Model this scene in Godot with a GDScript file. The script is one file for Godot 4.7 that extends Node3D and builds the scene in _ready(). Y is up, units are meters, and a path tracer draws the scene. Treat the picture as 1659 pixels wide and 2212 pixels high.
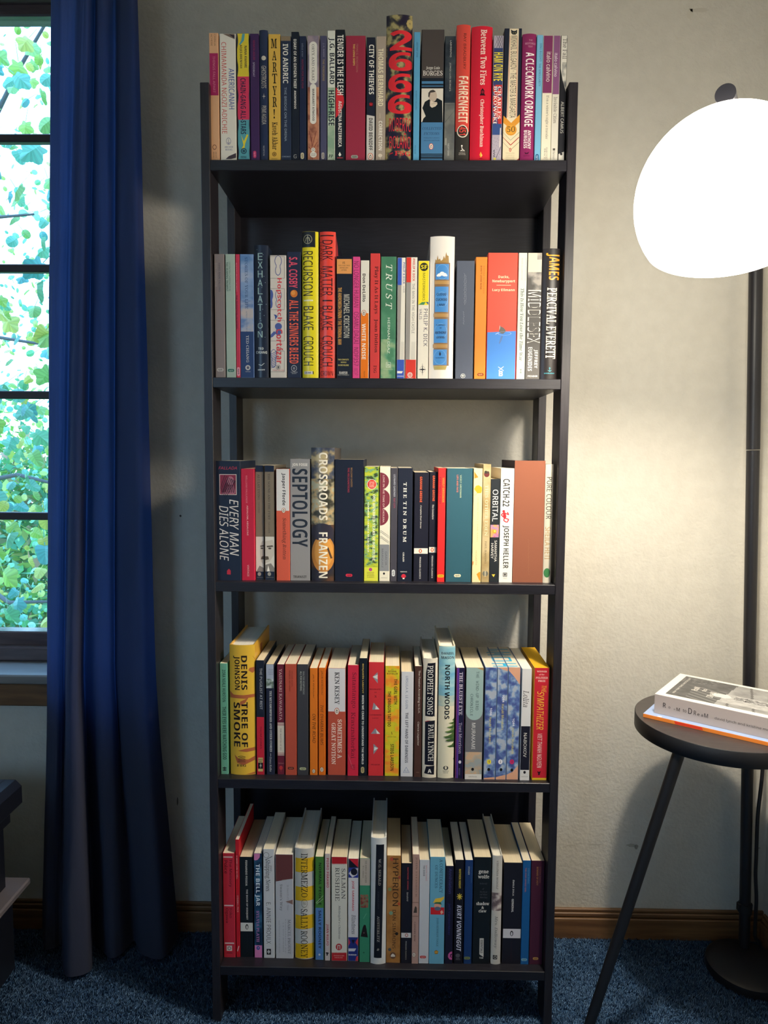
extends Node3D
# A bookcase against a pale wall, a curtained window, a floor lamp and a small round table.
# Books: [kind (p paperback, h rounded hardback, f flat hardback), x, thickness, height, spine z, cover, sides, page tone, label, print on the spine in millimetres]

const BOOKS_TOP := [
	["p",-0.2894,0.0154,0.2060,-0.0120,"e8b285","e8b285","","pale orange paperback with wide maroon band, first along the top shelf",[
		["b",107.5,174.3,"ad2a60"],
		["t","s",0.7,3.5,185.8,204.4,"8a5a3a","CHINUA"],
		["t","s",-4.8,-1.9,185.8,204.4,"8a5a3a","ACHEBE"],
		["t","s",-1.9,2,111.7,169.8,"dd8a98","THINGS FALL APART"],
		["g",-3.9,2.9,20.6,28.9,"7a4a34",0.25],
		["t","s",0.7,2.9,7.2,17.3,"7a4a34","ANCHOR"],
		["t","s",-3.3,-0.9,7.2,16.6,"7a4a34","BOOKS"]]],
	["p",-0.2664,0.0265,0.2048,-0.0120,"eae4d5","eae4d5","","cream paperback with long red and blue capitals, second along the top shelf",[
		["t","s",-10.3,-2.3,46.5,191.6,"cf4a42","CHIMAMANDA NGOZI ADICHIE"],
		["t","s",1.4,10.5,85.6,150.1,"2c4f9a","AMERICANAH"],
		["g",-3.9,4,28.6,39.9,"2c3f8a",0.12],
		["p",[-0.2,37.7,-0.3,30.5,0.3,30.5,0.4,37.7],"2c3f8a"],
		["p",[-2.4,32.1,-0.2,30,0.2,30.4,-2,32.6],"2c3f8a"],
		["p",[2,32.6,-0.2,30.4,0.2,30,2.5,32.1],"2c3f8a"],
		["h","s",-6.5,7.2,23.6,26.4,"3a4a8a","ANCHOR"],
		["h","s",-5.2,6.1,19.4,22.1,"3a4a8a","BOOKS"],
		["p",[-7.4,204.6,12,204.6,11.9,196.2,2.3,200.2],"7d6a5e"],
		["p",[2.3,204.6,12,202.3,12,196.8],"3a3038"],
		["p",[-5.1,5.6,0.2,10.3,12.7,15.4,12.6,7.8,4.1,5.6],"4a4048"]]],
	["p",-0.2408,0.0205,0.2053,-0.0120,"2a2f45","2a2f45","","wavy striped paperback in yellow, pink and teal, third along the top shelf",[
		["p",[-9.2,205.1,10.4,205.1,9.7,200.3,-8.4,200.3],"e6cf3c"],
		["p",[-8.4,200.3,9.7,200.3,9.3,195.4,-8,195.5],"e6cf3c"],
		["p",[-8,195.5,9.3,195.4,9.4,190.6,-8.2,190.6],"e6cf3c"],
		["p",[-8.2,190.6,9.4,190.6,9.9,185.8,-8.8,185.8],"e6cf3c"],
		["p",[-8.8,185.8,9.9,185.8,10.6,181,-9.7,181],"e6cf3c"],
		["p",[-9.7,181,10.6,181,11.1,176.1,-10.4,176.2],"e6cf3c"],
		["p",[-10.4,176.2,11.1,176.1,11.3,171.3,-10.6,171.3],"e6cf3c"],
		["p",[-10.6,171.3,11.3,171.3,11,166.5,-10.2,166.5],"e6cf3c"],
		["p",[-10.2,166.5,11,166.5,10.3,161.6,-9.4,161.7],"e6cf3c"],
		["p",[-9.4,161.7,10.3,161.6,9.6,156.8,-8.5,156.8],"e6cf3c"],
		["p",[-8.5,156.8,9.6,156.8,9.2,151.9,-8.1,152],"e6cf3c"],
		["p",[-8.1,152,9.2,151.9,9.2,147.1,-8.2,147.1],"e6cf3c"],
		["p",[-8.2,147.1,9.2,147.1,9.7,142.2,-8.8,142.3],"e6cf3c"],
		["p",[-8.8,142.3,9.7,142.2,10.4,137.4,-9.7,137.4],"e6cf3c"],
		["p",[-9.7,137.4,10.4,137.4,10.9,132.5,-10.4,132.5],"d83d60"],
		["p",[-10.4,132.5,10.9,132.5,11.2,127.6,-10.6,127.6],"d83d60"],
		["p",[-10.6,127.6,11.2,127.6,10.9,122.7,-10.3,122.7],"d83d60"],
		["p",[-10.3,122.7,10.9,122.7,10.3,117.8,-9.5,117.8],"d83d60"],
		["p",[-9.5,117.8,10.3,117.8,9.5,112.9,-8.6,112.9],"d83d60"],
		["p",[-8.6,112.9,9.5,112.9,9.1,108,-8.1,108],"d83d60"],
		["p",[-8.1,108,9.1,108,9.1,103.1,-8.2,103.1],"d83d60"],
		["p",[-8.2,103.1,9.1,103.1,9.5,98.2,-8.8,98.2],"d83d60"],
		["p",[-8.8,98.2,9.5,98.2,10.2,93.3,-9.7,93.3],"d83d60"],
		["p",[-9.7,93.3,10.2,93.3,10.8,88.4,-10.4,88.4],"d83d60"],
		["p",[-10.4,88.4,10.8,88.4,11,83.5,-10.7,83.5],"d83d60"],
		["p",[-10.7,83.5,11,83.5,10.8,78.5,-10.3,78.5],"d83d60"],
		["p",[-10.3,78.5,10.8,78.5,10.2,73.6,-9.6,73.6],"d83d60"],
		["p",[-9.6,73.6,10.2,73.6,9.4,68.7,-8.7,68.7],"d83d60"],
		["p",[-8.7,68.7,9.4,68.7,9,64.2,-8.2,64.2],"5ba4ae"],
		["p",[-8.2,64.2,9,64.2,8.9,59.7,-8.1,59.7],"5ba4ae"],
		["p",[-8.1,59.7,8.9,59.7,9.2,55.2,-8.6,55.2],"5ba4ae"],
		["p",[-8.6,55.2,9.2,55.2,9.7,50.7,-9.3,50.7],"5ba4ae"],
		["p",[-9.3,50.7,9.7,50.7,10.3,46.2,-10.1,46.2],"5ba4ae"],
		["p",[-10.1,46.2,10.3,46.2,10.8,41.7,-10.6,41.7],"5ba4ae"],
		["p",[-10.6,41.7,10.8,41.7,10.8,37.2,-10.7,37.2],"5ba4ae"],
		["p",[-10.7,37.2,10.8,37.2,10.5,32.7,-10.2,32.7],"5ba4ae"],
		["p",[-10.2,32.7,10.5,32.7,9.9,28.2,-9.5,28.2],"5ba4ae"],
		["p",[-9.5,28.2,9.9,28.2,9.3,23.7,-8.7,23.7],"5ba4ae"],
		["p",[-8.7,23.7,9.3,23.7,8.8,19.2,-8.2,19.1],"5ba4ae"],
		["p",[-8.2,19.1,8.8,19.2,8.7,14.6,-8.2,14.6],"5ba4ae"],
		["p",[-8.2,14.6,8.7,14.6,9,10.1,-8.6,10.1],"5ba4ae"],
		["p",[-8.6,10.1,9,10.1,9.6,5.6,-9.4,5.6],"5ba4ae"],
		["p",[-1,204.7,3.3,204.7,1.9,194.3,-4,187.6,-6.6,187.6,-2.7,194.3],"5ba4ae"],
		["t","S",2.3,6.4,151.3,185.7,"26263a","NANA KWAME"],
		["t","S",-6.1,-1.6,150.6,187.6,"26263a","ADJEI-BRENYAH"],
		["t","S",-4.9,3.9,45.7,134.7,"1f2340","CHAIN-GANG ALL-STARS"],
		["p",[-4.3,44.3,0,34.3,5.3,45.5,7.7,44.3,2.3,30.5,1,23,-3.6,22.3,-0.6,28],"ead53a"],
		["o",-5.1,4.8,13.8,23.3,"2a4a5a"],
		["g",-3.4,3.1,15.4,21.7,"5ba4ae",0.3],
		["h","S",-5.7,4.1,7.2,10.4,"26384a","VIKING"]]],
	["p",-0.2220,0.0145,0.2049,-0.0120,"3f2553","3f2553","","plain dark purple paperback, fourth along the top shelf",[
		["t","s",-2.2,1.1,163.6,194.3,"a02a50","RENATA ADLER"],
		["t","s",-2.7,0.4,137,159.9,"c4bacc","SPEEDBOAT"],
		["q",-3.3,2,7.2,18.9,"c03a6a"],
		["t","S",-2.5,0.9,9.6,16.6,"e8a0b8","nyrb"]]],
	["h",-0.2070,0.0140,0.2108,-0.0120,"22304f","22304f","","slim navy hardback with sun and star emblems, fifth along the top shelf",[
		["p",[0.3,170.3,1.2,169.2,2.6,169.6,2.6,168.2,4,167.8,3.2,166.6,4,165.5,2.6,165,2.5,163.6,1.2,164,0.2,162.9,-0.6,164,-2,163.6,-2.1,165,-3.4,165.5,-2.6,166.6,-3.4,167.8,-2.1,168.2,-2,169.6,-0.6,169.2],"cfc8b8"],
		["t","s",-3.6,4,119.1,154.3,"cfc8b8","GHOSTROOTS"],
		["p",[0.3,111.2,0.7,106.8,3.5,106,0.7,105.3,0.2,100.8,-0.2,105.3,-3,106,-0.2,106.8],"cfc8b8"],
		["t","s",-3.4,3.7,61.2,91.1,"cfc8b8","PEMI AGUDA"],
		["t","s",-1.7,0.9,11,26.8,"b8b8b8","NORTON"]]],
	["p",-0.1890,0.0194,0.2040,-0.0120,"e2b54f","e2b54f","","mustard yellow paperback with stacked black serif letters, sixth along the top shelf",[
		["h","F",-5.3,4.3,182,196.9,"191613","M"],
		["h","F",-3.5,3.6,162.9,177.7,"191613","A"],
		["h","F",-2.9,3.9,144.4,159.8,"191613","R"],
		["h","F",-3.7,4.5,126.5,141.9,"191613","T"],
		["h","F",-3.1,3.7,107.9,122.2,"191613","Y"],
		["h","F",-3.3,3.9,89,104.8,"191613","R"],
		["h","F",-1.8,0.5,70.6,85.5,"191613","!"],
		["t","F",-4.2,4.9,20.5,64.7,"191613","Kaveh Akbar"],
		["o",-4.5,2.8,10,17.1,"7a5c28"],
		["g",-3.2,1.5,11.3,15.8,"e2b54f",0.3],
		["h","s",-5.8,4.1,5.4,6.9,"5a4420","VINTAGE"]]],
	["p",-0.1700,0.0173,0.2010,-0.0120,"223049","223049","","navy paperback with a brown top band and pale capitals, seventh along the top shelf",[
		["b",193.6,201,"8c7b62"],
		["t","S",-4.8,3.8,126.5,188.8,"e8e4d8","IVO ANDRIC"],
		["t","s",-2.6,1.1,34.4,120.4,"a8b4c4","THE BRIDGE ON THE DRINA"],
		["h","si",-6.8,7.1,8.6,10.7,"a8b4c4","CHICAGO"]]],
	["p",-0.1545,0.0124,0.2077,-0.0120,"131a28","131a28","","narrow black paperback with bold white title, eighth along the top shelf",[
		["t","S",-2.4,2.1,118.5,196.1,"f0ebe0","DIARY OF AN OXYGEN THIEF"],
		["t","S",-1.8,1.5,86.2,115.3,"f0ebe0","ANONYMOUS"],
		["h","f",-2.9,2,6.9,13.2,"b8b8b0","G"]]],
	["p",-0.1420,0.0114,0.2009,-0.0120,"1a2540","1a2540","","narrow dark navy paperback with faint red title, ninth along the top shelf",[
		["t","s",-1.7,1.2,168.4,189.9,"98a0b0","OĞUZ ATAY"],
		["t","s",-1.8,1.2,118.5,164.7,"92304a","WAITING FOR THE FEAR"],
		["q",-3.7,1.8,5.7,16.1,"cfc4a0"],
		["t","S",-2.9,0.7,7.8,14,"3a3a38","nyrb"]]],
	["p",-0.1245,0.0196,0.2017,-0.0120,"9a8080","9a8080","","paperback of mauve and brown roots with white oval panels, tenth along the top shelf",[
		["n",-9.5,10.3,120.4,201.9,10,3,1.0,"7d7280 8d8290 a29098"],
		["n",-9.7,10.2,5.1,120.5,12,4,1.0,"8a5444 b87a5e c88a68"],
		["p",[-1.1,4.8,-2.4,40.6,-3.3,40.6,-2,4.8],"7a3a34"],
		["p",[-1.1,26.7,5.4,50.5,4.6,50.7,-2,26.9],"7a3a34"],
		["p",[-2.4,33.2,-6.3,50.7,-7.2,50.5,-3.3,33],"7a3a34"],
		["p",[-1.8,17.8,6.7,32.9,5.9,33.3,-2.6,18.2],"7a3a34"],
		["p",[-2.5,20.9,-7.7,25.9,-8.4,25.2,-3.2,20.2],"7a3a34"],
		["q",-6.6,6.4,125.9,192.4,"e9e4d8"],
		["q",-5.4,5,61.9,125.9,"e9e4d8"],
		["t","f",-2.3,1.9,130.2,188.1,"3a3836","ORYX AND CRAKE"],
		["t","S",-1.7,1.8,66.9,117.8,"3a3836","MARGARET ATWOOD"],
		["o",-3.6,3.2,17,24.1,"e9e4d8"],
		["o",-5.5,5.5,8,17.5,"e9e4d8"],
		["h","s",-3.9,3.9,13,14.9,"3a3836","ANCHOR"],
		["h","s",-3.5,3.4,10.5,12.3,"3a3836","BOOKS"],
		["g",-2.1,1.6,18.8,22.8,"5a4440",0.3]]],
	["p",-0.1077,0.0107,0.2015,-0.0120,"4b4a66","4b4a66","","narrow slate violet paperback with gold title, eleventh along the top shelf",[
		["t","s",-1.2,1.8,168.4,189.9,"9a94a8","J. A. BAKER"],
		["t","s",-1.4,1.8,130.2,164.7,"b29a5e","THE PEREGRINE"],
		["q",-3,1.6,5.5,16.5,"b8b0a8"],
		["t","S",-2.3,0.7,7.7,14.3,"3a3a38","nyrb"]]],
	["p",-0.0948,0.0124,0.2094,-0.0120,"dfe0d4","dfe0d4","","white to green paperback with bold black capitals, twelfth along the top shelf",[
		["n",-6.5,6.8,3.8,119.9,6,5,1.0,"8aa88e 9fb59a b4c4aa cdd6c4"],
		["t","S",-4.7,5.3,125.3,198.5,"1a2230","J.G. BALLARD"],
		["t","S",-4.3,5.4,59.4,115.4,"1a2230","HIGH-RISE"],
		["h","Si",-4.2,2.9,7.4,13,"2c4438","PP"]]],
	["p",-0.0801,0.0157,0.2110,-0.0120,"101725","101725","","black paperback with red blot and white capitals, thirteenth along the top shelf",[
		["p",[-7,120.3,-0.2,114.1,6,105.4,6.8,96.7,5,89.3,-0.1,79.3,-6.9,71.8],"d83038"],
		["t","S",-4.4,5.5,108,202.8,"f0ebe0","TENDER IS THE FLESH"],
		["t","S",-2.7,2.8,25.1,98.7,"f0ebe0","AGUSTINA BAZTERRICA"],
		["p",[-0.3,17.4,2.3,12.4,-0.3,9.9,-2.6,12.4],"f0ebe0"],
		["h","S",-4.6,5,6.8,8.7,"d04a50","SCRIBNER"]]],
	["p",-0.0545,0.0324,0.2014,-0.0120,"9a2c44","9a2c44","","thick plain crimson paperback with small gold title, fourteenth along the top shelf",[
		["t","s",0.9,4,144.4,188.6,"b4766a","FRANS G. BENGTSSON"],
		["t","S",-4.2,-1.1,154.6,188.6,"d8b45c","THE LONG SHIPS"],
		["q",-7.1,4.7,6.8,12.1,"9aa092"],
		["h","S",-4.7,2.3,7.3,11,"3a3a38","nyrb"]]],
	["p",-0.0292,0.0143,0.1989,-0.0120,"1c2030","1c2030","","black over white paperback with red star, fifteenth along the top shelf",[
		["p",[-9.5,76.6,8.7,74.3,9.1,3.7,-9.1,3.7],"cfcbc4"],
		["t","S",-3.1,5.2,109.2,187.4,"ece6d8","CITY OF THIEVES"],
		["p",[0.5,97,1.1,94,3.7,95,1.6,93,3.7,91,1.1,92,0.6,89,0,92,-2.6,91,-0.5,93,-2.6,95,0,94],"c8303c"],
		["t","S",-2.8,3.4,20,71.3,"242424","DAVID BENIOFF"],
		["o",-4.5,4.4,4.4,15.5,"c0482f"],
		["o",-3.6,3.5,5.3,14.6,"f0e4d4"],
		["p",[-1.6,7.2,-1.8,10.5,-0,13.3,2,10.5,1.8,7.2],"26242a"],
		["o",-0.8,1.2,7.5,11.3,"f0e4d4"]]],
	["p",-0.0127,0.0160,0.2004,-0.0120,"a8998a","a8998a","","taupe paperback with cream block capitals, sixteenth along the top shelf",[
		["t","S",-4.3,4.1,90.6,181.3,"efe3c2","THOMAS BERNHARD"],
		["t","S",-3,2.8,20.1,66.9,"efe9dc","CORRECTION"],
		["t","s",-2,-0,70.6,79.3,"d8ccb8","A NOVEL"],
		["o",-3.6,3.2,8.8,14.4,"d8ccb8"],
		["p",[-0.6,9.3,-0.6,5,0.2,5,0.2,9.4],"d8ccb8"]]],
	["h",0.0175,0.0430,0.2345,-0.0120,"2a2a38","2a2a38","","very thick tall hardback with four huge red numerals, seventeenth along the top shelf",[
		["n",-22.3,26.8,5.3,235.4,12,7,1.0,"1e1c30 23223a 2a2430 2b2b33 4a453c 6a6350 8f8455 a89a6a"],
		["o",18.6,23.3,218.1,223.5,"b8a468"],
		["o",17.6,22.2,215.1,220.5,"b8a468"],
		["o",15.1,19.7,213.9,219.2,"b8a468"],
		["o",12.5,17.2,215.1,220.5,"b8a468"],
		["o",11.5,16.1,218.1,223.5,"b8a468"],
		["o",12.5,17.1,221.1,226.5,"b8a468"],
		["o",15,19.6,222.4,227.7,"b8a468"],
		["o",17.5,22.2,221.1,226.5,"b8a468"],
		["h","S",-15.8,22.1,178.7,209.9,"e02c36","2"],
		["h","S",-17.1,22.9,146.1,175.9,"e02c36","6"],
		["h","S",-17.6,22.4,112.1,142.2,"e02c36","6"],
		["h","S",-18.1,22,78.1,108.9,"e02c36","6"],
		["h","s",-15.8,21.3,50.7,71.9,"cf2f3a","ROBERTO"],
		["h","s",-15.2,20.3,23.2,48.2,"cf2f3a","BOLAÑO"],
		["h","F",-6.3,20.1,11.6,18.8,"d8303c","FSG"],
		["p",[-14.8,13.6,-8.9,15.4,-9.5,17.1,-15.3,15.2],"b02a34"]]],
	["p",0.0467,0.0102,0.2070,-0.0120,"5a9fc4","5a9fc4","","narrow sky blue paperback, eighteenth along the top shelf",[
		["t","s",-1.1,1.5,167.6,190.9,"2f5f7c","DISTANT STAR"],
		["t","s",-1.5,1,84.3,114.7,"2f5f7c","ROBERTO BOLAÑO"],
		["t","s",-2.6,-0.4,14.4,27.6,"2f5f7c","PICADOR"]]],
	["p",0.0728,0.0372,0.2108,-0.0120,"0f1826","0f1826","","thick brown and blue paperback with portrait panel, nineteenth along the top shelf",[
		["b",135,210.8,"48423f"],
		["h","fi",-11.2,11.7,147.6,153.1,"f0ebe0","Jorge Luis"],
		["h","f",-15.9,16.3,138.9,146.3,"f0ebe0","BORGES"],
		["r",-17.7,17.8,125.8,129.8,"4a7ca4"],
		["r",-17.9,17.9,121.4,122.9,"4a7ca4"],
		["r",-17.9,17.9,65,118.4,"d8cfc0"],
		["p",[-16.3,64.9,-14.4,70.6,-10.6,74.4,-16.2,87.4,-12.2,97.3,-4.4,101.7,8.5,102.9,16.3,98.9,17.5,64.9],"14171e"],
		["o",-5.8,7.6,97,115.8,"c0ae9c"],
		["p",[-6.8,105.4,-6.5,111.6,-3.3,115.3,1.2,116.3,5.7,114,3.2,112.5,-3.3,111.6,-5,104.1],"3f3a36"],
		["p",[-3.8,97.9,-1.8,99.8,2.1,96.7,7.9,96.7,8.6,93.6,5.4,89.9,-0.4,87.8,-3.7,90.5],"d8c8b4"],
		["p",[-1.7,93.4,8.4,95.2,8.2,95.7,-1.8,93.8],"8a7868"],
		["r",-18,18.1,14.5,64.5,"4a7ca6"],
		["h","fi",-15.8,15.6,53,56.9,"1e3450","COLLECTED"],
		["h","fi",-13.5,12.5,44.7,48.8,"1e3450","FICTIONS"],
		["h","s",-13.2,12.3,38.9,40.7,"1e3450","PENGUIN CLASSICS"],
		["h","s",-13.1,12.3,34.7,36.7,"1e3450","DELUXE EDITION"],
		["o",-4.6,2.7,21.1,31.1,"c8403a"],
		["o",-3.8,2,21.9,30.3,"f0e4d4"],
		["p",[-2.2,23.6,-2.4,26.6,-0.9,29.1,0.7,26.6,0.6,23.6],"26242a"],
		["o",-1.5,0.1,23.8,27.4,"f0e4d4"],
		["r",-17.9,18.2,11.9,12.9,"4a7ca6"],
		["r",-18.1,18.2,9.2,10.1,"4a7ca6"],
		["r",-18.2,18,3.8,6.7,"4a7ca6"]]],
	["p",0.1017,0.0178,0.2006,-0.0120,"2a2f38","2a2f38","","charcoal and grey photographic paperback, twentieth along the top shelf",[
		["n",-10.9,12.5,95.7,200.8,10,9,1.0,"222a34 2c343c 3a4046"],
		["n",-9.9,14.1,4,95.6,10,10,1.0,"5f615f 6a6b68 74746e"],
		["p",[-9.9,92.1,9.3,92.1,9.2,92.6,-9.9,92.6],"3a3f40"],
		["p",[-7.3,64.2,9.6,83.5,9.1,83.9,-7.8,64.6],"444848"],
		["r",-7.1,-4.1,28.2,39.5,"94948c"],
		["t","s",-0.8,2,167.6,193.9,"c0c0b8","LABYRINTHS"],
		["t","s",-1.5,1.4,114.1,159,"c0c0b8","JORGE LUIS BORGES"],
		["t","s",-2.6,0.2,11.4,30.8,"c0c0b8","NDP1066"]]],
	["h",0.1232,0.0227,0.2188,-0.0120,"d64a3f","d64a3f","","tall red hardback with round black and white badge, twenty-first along the top shelf",[
		["b",3.8,45.7,"33302e"],
		["p",[-12.7,50.7,11.9,50.7,12,44.5,-12.6,44.5],"33302e"],
		["t","s",-0,4.4,148.6,204.9,"401f1c","RAY BRADBURY"],
		["t","S",-6.8,8.7,63.9,137.8,"f0dcc0","FAHRENHEIT"],
		["o",-8.8,9.8,40.3,60.7,"ece0cc"],
		["o",-7.3,8.3,41.8,59.2,"2f2b2a"],
		["t","S",-5.2,6.1,44.3,57.6,"d84a3e","451"],
		["o",-1.7,0.9,25.5,28.5,"f0ebe0"],
		["p",[-1.2,25,0.2,20.6,1.3,20.9,-0.1,25.3],"f0ebe0"],
		["p",[0.5,21.1,-2.7,19.3,-2.3,18.5,1,20.4],"f0ebe0"],
		["p",[0.4,21.7,3.7,18.9,4.3,19.6,1,22.3],"f0ebe0"],
		["p",[-3.1,18.6,4.7,18.6,4.6,19.2,-3.1,19.2],"f0ebe0"],
		["h","s",-5,5.3,15,16.6,"d0c8bc","SIMON &"],
		["h","s",-5.4,6,12.7,14.3,"d0c8bc","SCHUSTER"]]],
	["h",0.1538,0.0344,0.2164,-0.0120,"d41f35","d41f35","","thick scarlet hardback with hooded figure emblem, twenty-second along the top shelf",[
		["t","F",-2.4,8.3,124,211,"f4e2d0","Between Two Fires"],
		["p",[1.9,118.9,4.8,115.2,4.8,110.3,6.8,107.2,-2.8,107.2,-1,110.9,-0.9,115.2],"2a1218"],
		["o",0.2,3.8,110.3,115.2,"8a2030"],
		["t","F",-3.1,5.1,25.3,101.1,"f0dccc","Christopher Buehlman"],
		["p",[0.5,18,2.8,13,0.5,8.3,-1.4,12.7],"f0b040"],
		["p",[1.4,15.8,3.6,12,1.6,8.9],"f0d070"],
		["r",-2,3.5,6.5,7.3,"5a1018"]]],
	["p",0.1805,0.0162,0.2013,-0.0120,"b4aab6","b4aab6","","mauve and blue patterned paperback with yellow title, twenty-third along the top shelf",[
		["b",122.8,182,"35446e"],
		["b",44.7,62.2,"3a5288"],
		["p",[-7.2,182.2,2,200.9,1.4,201.2,-7.8,182.5],"3a3848"],
		["p",[-8.2,200.9,1.8,182.2,2.4,182.5,-7.6,201.2],"3a3848"],
		["p",[-2.8,182.2,5.3,200.9,4.8,201.2,-3.4,182.5],"3a3848"],
		["p",[-3.8,200.9,5.2,182.2,5.7,182.5,-3.2,201.2],"3a3848"],
		["p",[1.5,182.2,8.7,200.9,8.1,201.1,0.9,182.5],"3a3848"],
		["p",[0.5,200.9,8.5,182.2,9.1,182.5,1.1,201.1],"3a3848"],
		["p",[5.9,182.3,12,200.9,11.4,201.1,5.3,182.4],"3a3848"],
		["p",[4.9,200.9,11.8,182.2,12.4,182.4,5.5,201.1],"3a3848"],
		["n",-9.9,10.4,62.2,124.1,20,12,1.0,"3a4a78 c8382c d83e2f"],
		["t","S",-6.9,7.9,130.2,175.1,"e8d23a","HAM ON RYE"],
		["t","F",0.3,5.8,70.3,121.6,"f4ece4","CHARLES"],
		["t","F",-6.1,-0.8,62.2,122.3,"f4ece4","BUKOWSKI"],
		["r",-7.9,-6.9,40.5,41,"5a5068"],
		["r",-3,-1.9,32.9,33.4,"5a5068"],
		["r",2,3,25.3,25.8,"5a5068"],
		["r",-6,-5,17.6,18.1,"5a5068"],
		["r",-1.1,-0.1,10,10.5,"5a5068"],
		["r",3.2,4.2,36.1,36.6,"5a5068"],
		["r",-4.8,-3.8,28.5,29,"5a5068"],
		["r",0.1,1.1,20.9,21.4,"5a5068"],
		["r",5.1,6.1,13.2,13.8,"5a5068"],
		["r",-3.6,-2.6,39.4,39.9,"5a5068"],
		["r",1.3,2.4,31.8,32.2,"5a5068"],
		["r",-6.7,-5.7,24.1,24.6,"5a5068"],
		["r",-1.7,-0.7,16.5,17,"5a5068"],
		["r",3.2,4.2,8.9,9.4,"5a5068"],
		["r",-5.5,-4.4,35,35.5,"5a5068"],
		["r",-0.5,0.5,27.4,27.9,"5a5068"],
		["r",4.4,5.4,19.8,20.3,"5a5068"],
		["r",-3.6,-2.6,12.1,12.6,"5a5068"],
		["r",0.7,1.7,38.2,38.7,"5a5068"],
		["r",-7.3,-6.3,30.6,31.1,"5a5068"],
		["r",-2.4,-1.4,23,23.5,"5a5068"],
		["r",2.6,3.6,15.4,15.9,"5a5068"],
		["r",-5.5,-4.4,7.7,8.2,"5a5068"],
		["r",-1.2,-0.2,33.9,34.4,"5a5068"],
		["p",[5.2,56,4.6,24.8,6.1,24.7,6.8,55.9],"e8dcd0"],
		["p",[-0.4,7.1,7.6,25.9,6.9,26.2,-1.1,7.4],"4a4458"],
		["o",-5,-1.4,17.4,20.9,"2a2838"],
		["o",-3.7,-1.1,17.7,20.5,"b4aab6"],
		["o",-5,-1.3,13.2,16.7,"2a2838"],
		["o",-3.7,-1.1,13.6,16.4,"b4aab6"],
		["o",-4.9,-1.2,9.2,12.7,"2a2838"],
		["o",-3.6,-1,9.6,12.4,"b4aab6"],
		["o",-5,-0.4,4.5,8.2,"e8d85a"]]],
	["p",0.2043,0.0283,0.2125,-0.0120,"1c2030","1c2030","","black and cream deluxe paperback with orange chevron medal, twenty-fourth along the top shelf",[
		["p",[-6,212.5,9,212.4,9,69.6,-0.5,62.8,-8.2,68.4],"ead9b8"],
		["p",[-5.5,200.7,-6.9,72.7,-6.2,72.7,-4.9,200.6],"c8503c"],
		["p",[6.8,200.6,7.3,73.1,8,73.1,7.4,200.6],"c8503c"],
		["p",[-4,211,-0.5,208.6,3.3,208.6,6.1,210.7,6,204.9,3.5,202.7,-1,203,-3.2,204.9],"20242e"],
		["o",-0.8,0.5,204.9,206.1,"d8c878"],
		["o",2.5,3.8,204.9,206.1,"d8c878"],
		["t","s",-3.4,6.2,71.8,200.9,"2c2624","MIKHAIL BULGAKOV · THE MASTER & MARGARITA"],
		["p",[-13.8,68.4,-0.4,55.9,13.8,68.4,14.1,4.5,-15.2,4.5],"e8d8b4"],
		["p",[-13.4,75.4,-0.5,63.7,14.7,77.3,14.6,65.3,-0.3,52.8,-13.6,64],"e0983a"],
		["o",-9.9,8.8,43.6,62,"e8a63e"],
		["g",-9.1,8,44.4,61.3,"c87a2a",0.08],
		["h","f",-6.8,5.8,49.1,58.2,"2a2422","50"],
		["p",[-15.1,40.5,-1.1,27.8,-0.2,28.7,-14.2,41.4],"b02f2c"],
		["p",[-0.2,27.8,13.7,40.6,12.8,41.5,-1.1,28.7],"b02f2c"],
		["p",[-15,48.5,-1,35.8,-0.6,36.2,-14.6,48.9],"7f8a70"],
		["p",[-0.6,35.8,13.3,48.5,12.9,49,-1,36.2],"7f8a70"],
		["p",[-14.7,33,-0.7,20.3,-0.3,20.7,-14.3,33.5],"8a7a58"],
		["p",[-0.3,20.3,13.7,33,13.2,33.5,-0.7,20.8],"8a7a58"],
		["g",-3,0.9,17.8,23.8,"c0392f",0.4],
		["h","s",-8.2,5.7,14.8,16.3,"a08a64","PENGUIN"],
		["h","s",-8.1,5.8,11.5,13,"a08a64","CLASSICS"],
		["h","s",-8,5.9,8.3,9.8,"a08a64","DELUXE"],
		["h","s",-7.9,5.9,5,6.5,"a08a64","EDITION"],
		["p",[-15.2,6.6,-11.6,4.5,-15.2,4.5],"a8302c"],
		["p",[14.1,7.3,14.1,4.5,10.2,4.5],"a8302c"]]],
	["h",0.2314,0.0227,0.2045,-0.0120,"8c2a5c","8c2a5c","","plum hardback with playful white capitals, twenty-fifth along the top shelf",[
		["h","s",-1.4,4.8,192.9,195.4,"d8a8b8","THE"],
		["h","s",-6.9,10,187.6,190.5,"d8a8b8","RESTORED"],
		["h","s",-2.4,5.4,182.9,185.6,"d8a8b8","TEXT"],
		["t","S",-5.6,8.2,58.1,175.2,"f6eee8","A CLOCKWORK ORANGE"],
		["g",-2.9,4.8,145.9,153.8,"8c2a5c",0.3],
		["t","S",0.2,5.7,22.3,52.2,"f6eee8","ANTHONY"],
		["t","S",-6,-0.7,23.6,52.2,"f6eee8","BURGESS"],
		["p",[-4.5,17.3,-1,15.8,3.6,17.9,1.4,14.2,-3.2,14.2],"3a1428"],
		["h","s",-5.7,4,10.4,12.3,"3a1428","NORTON"]]],
	["p",0.2484,0.0100,0.2022,-0.0120,"7ab4d4","7ab4d4","","narrow light blue paperback, twenty-sixth along the top shelf",[
		["t","s",0,3.1,160.9,189,"2c5f80","DINO BUZZATI"],
		["t","s",-0.9,2.3,121.6,157.8,"2c5f80","THE SINGULARITY"],
		["q",-3.1,2.3,1.7,14.2,"2f5f8a"],
		["t","S",-2.3,1.2,4.2,11.7,"c8dcec","nyrb"]]],
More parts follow.
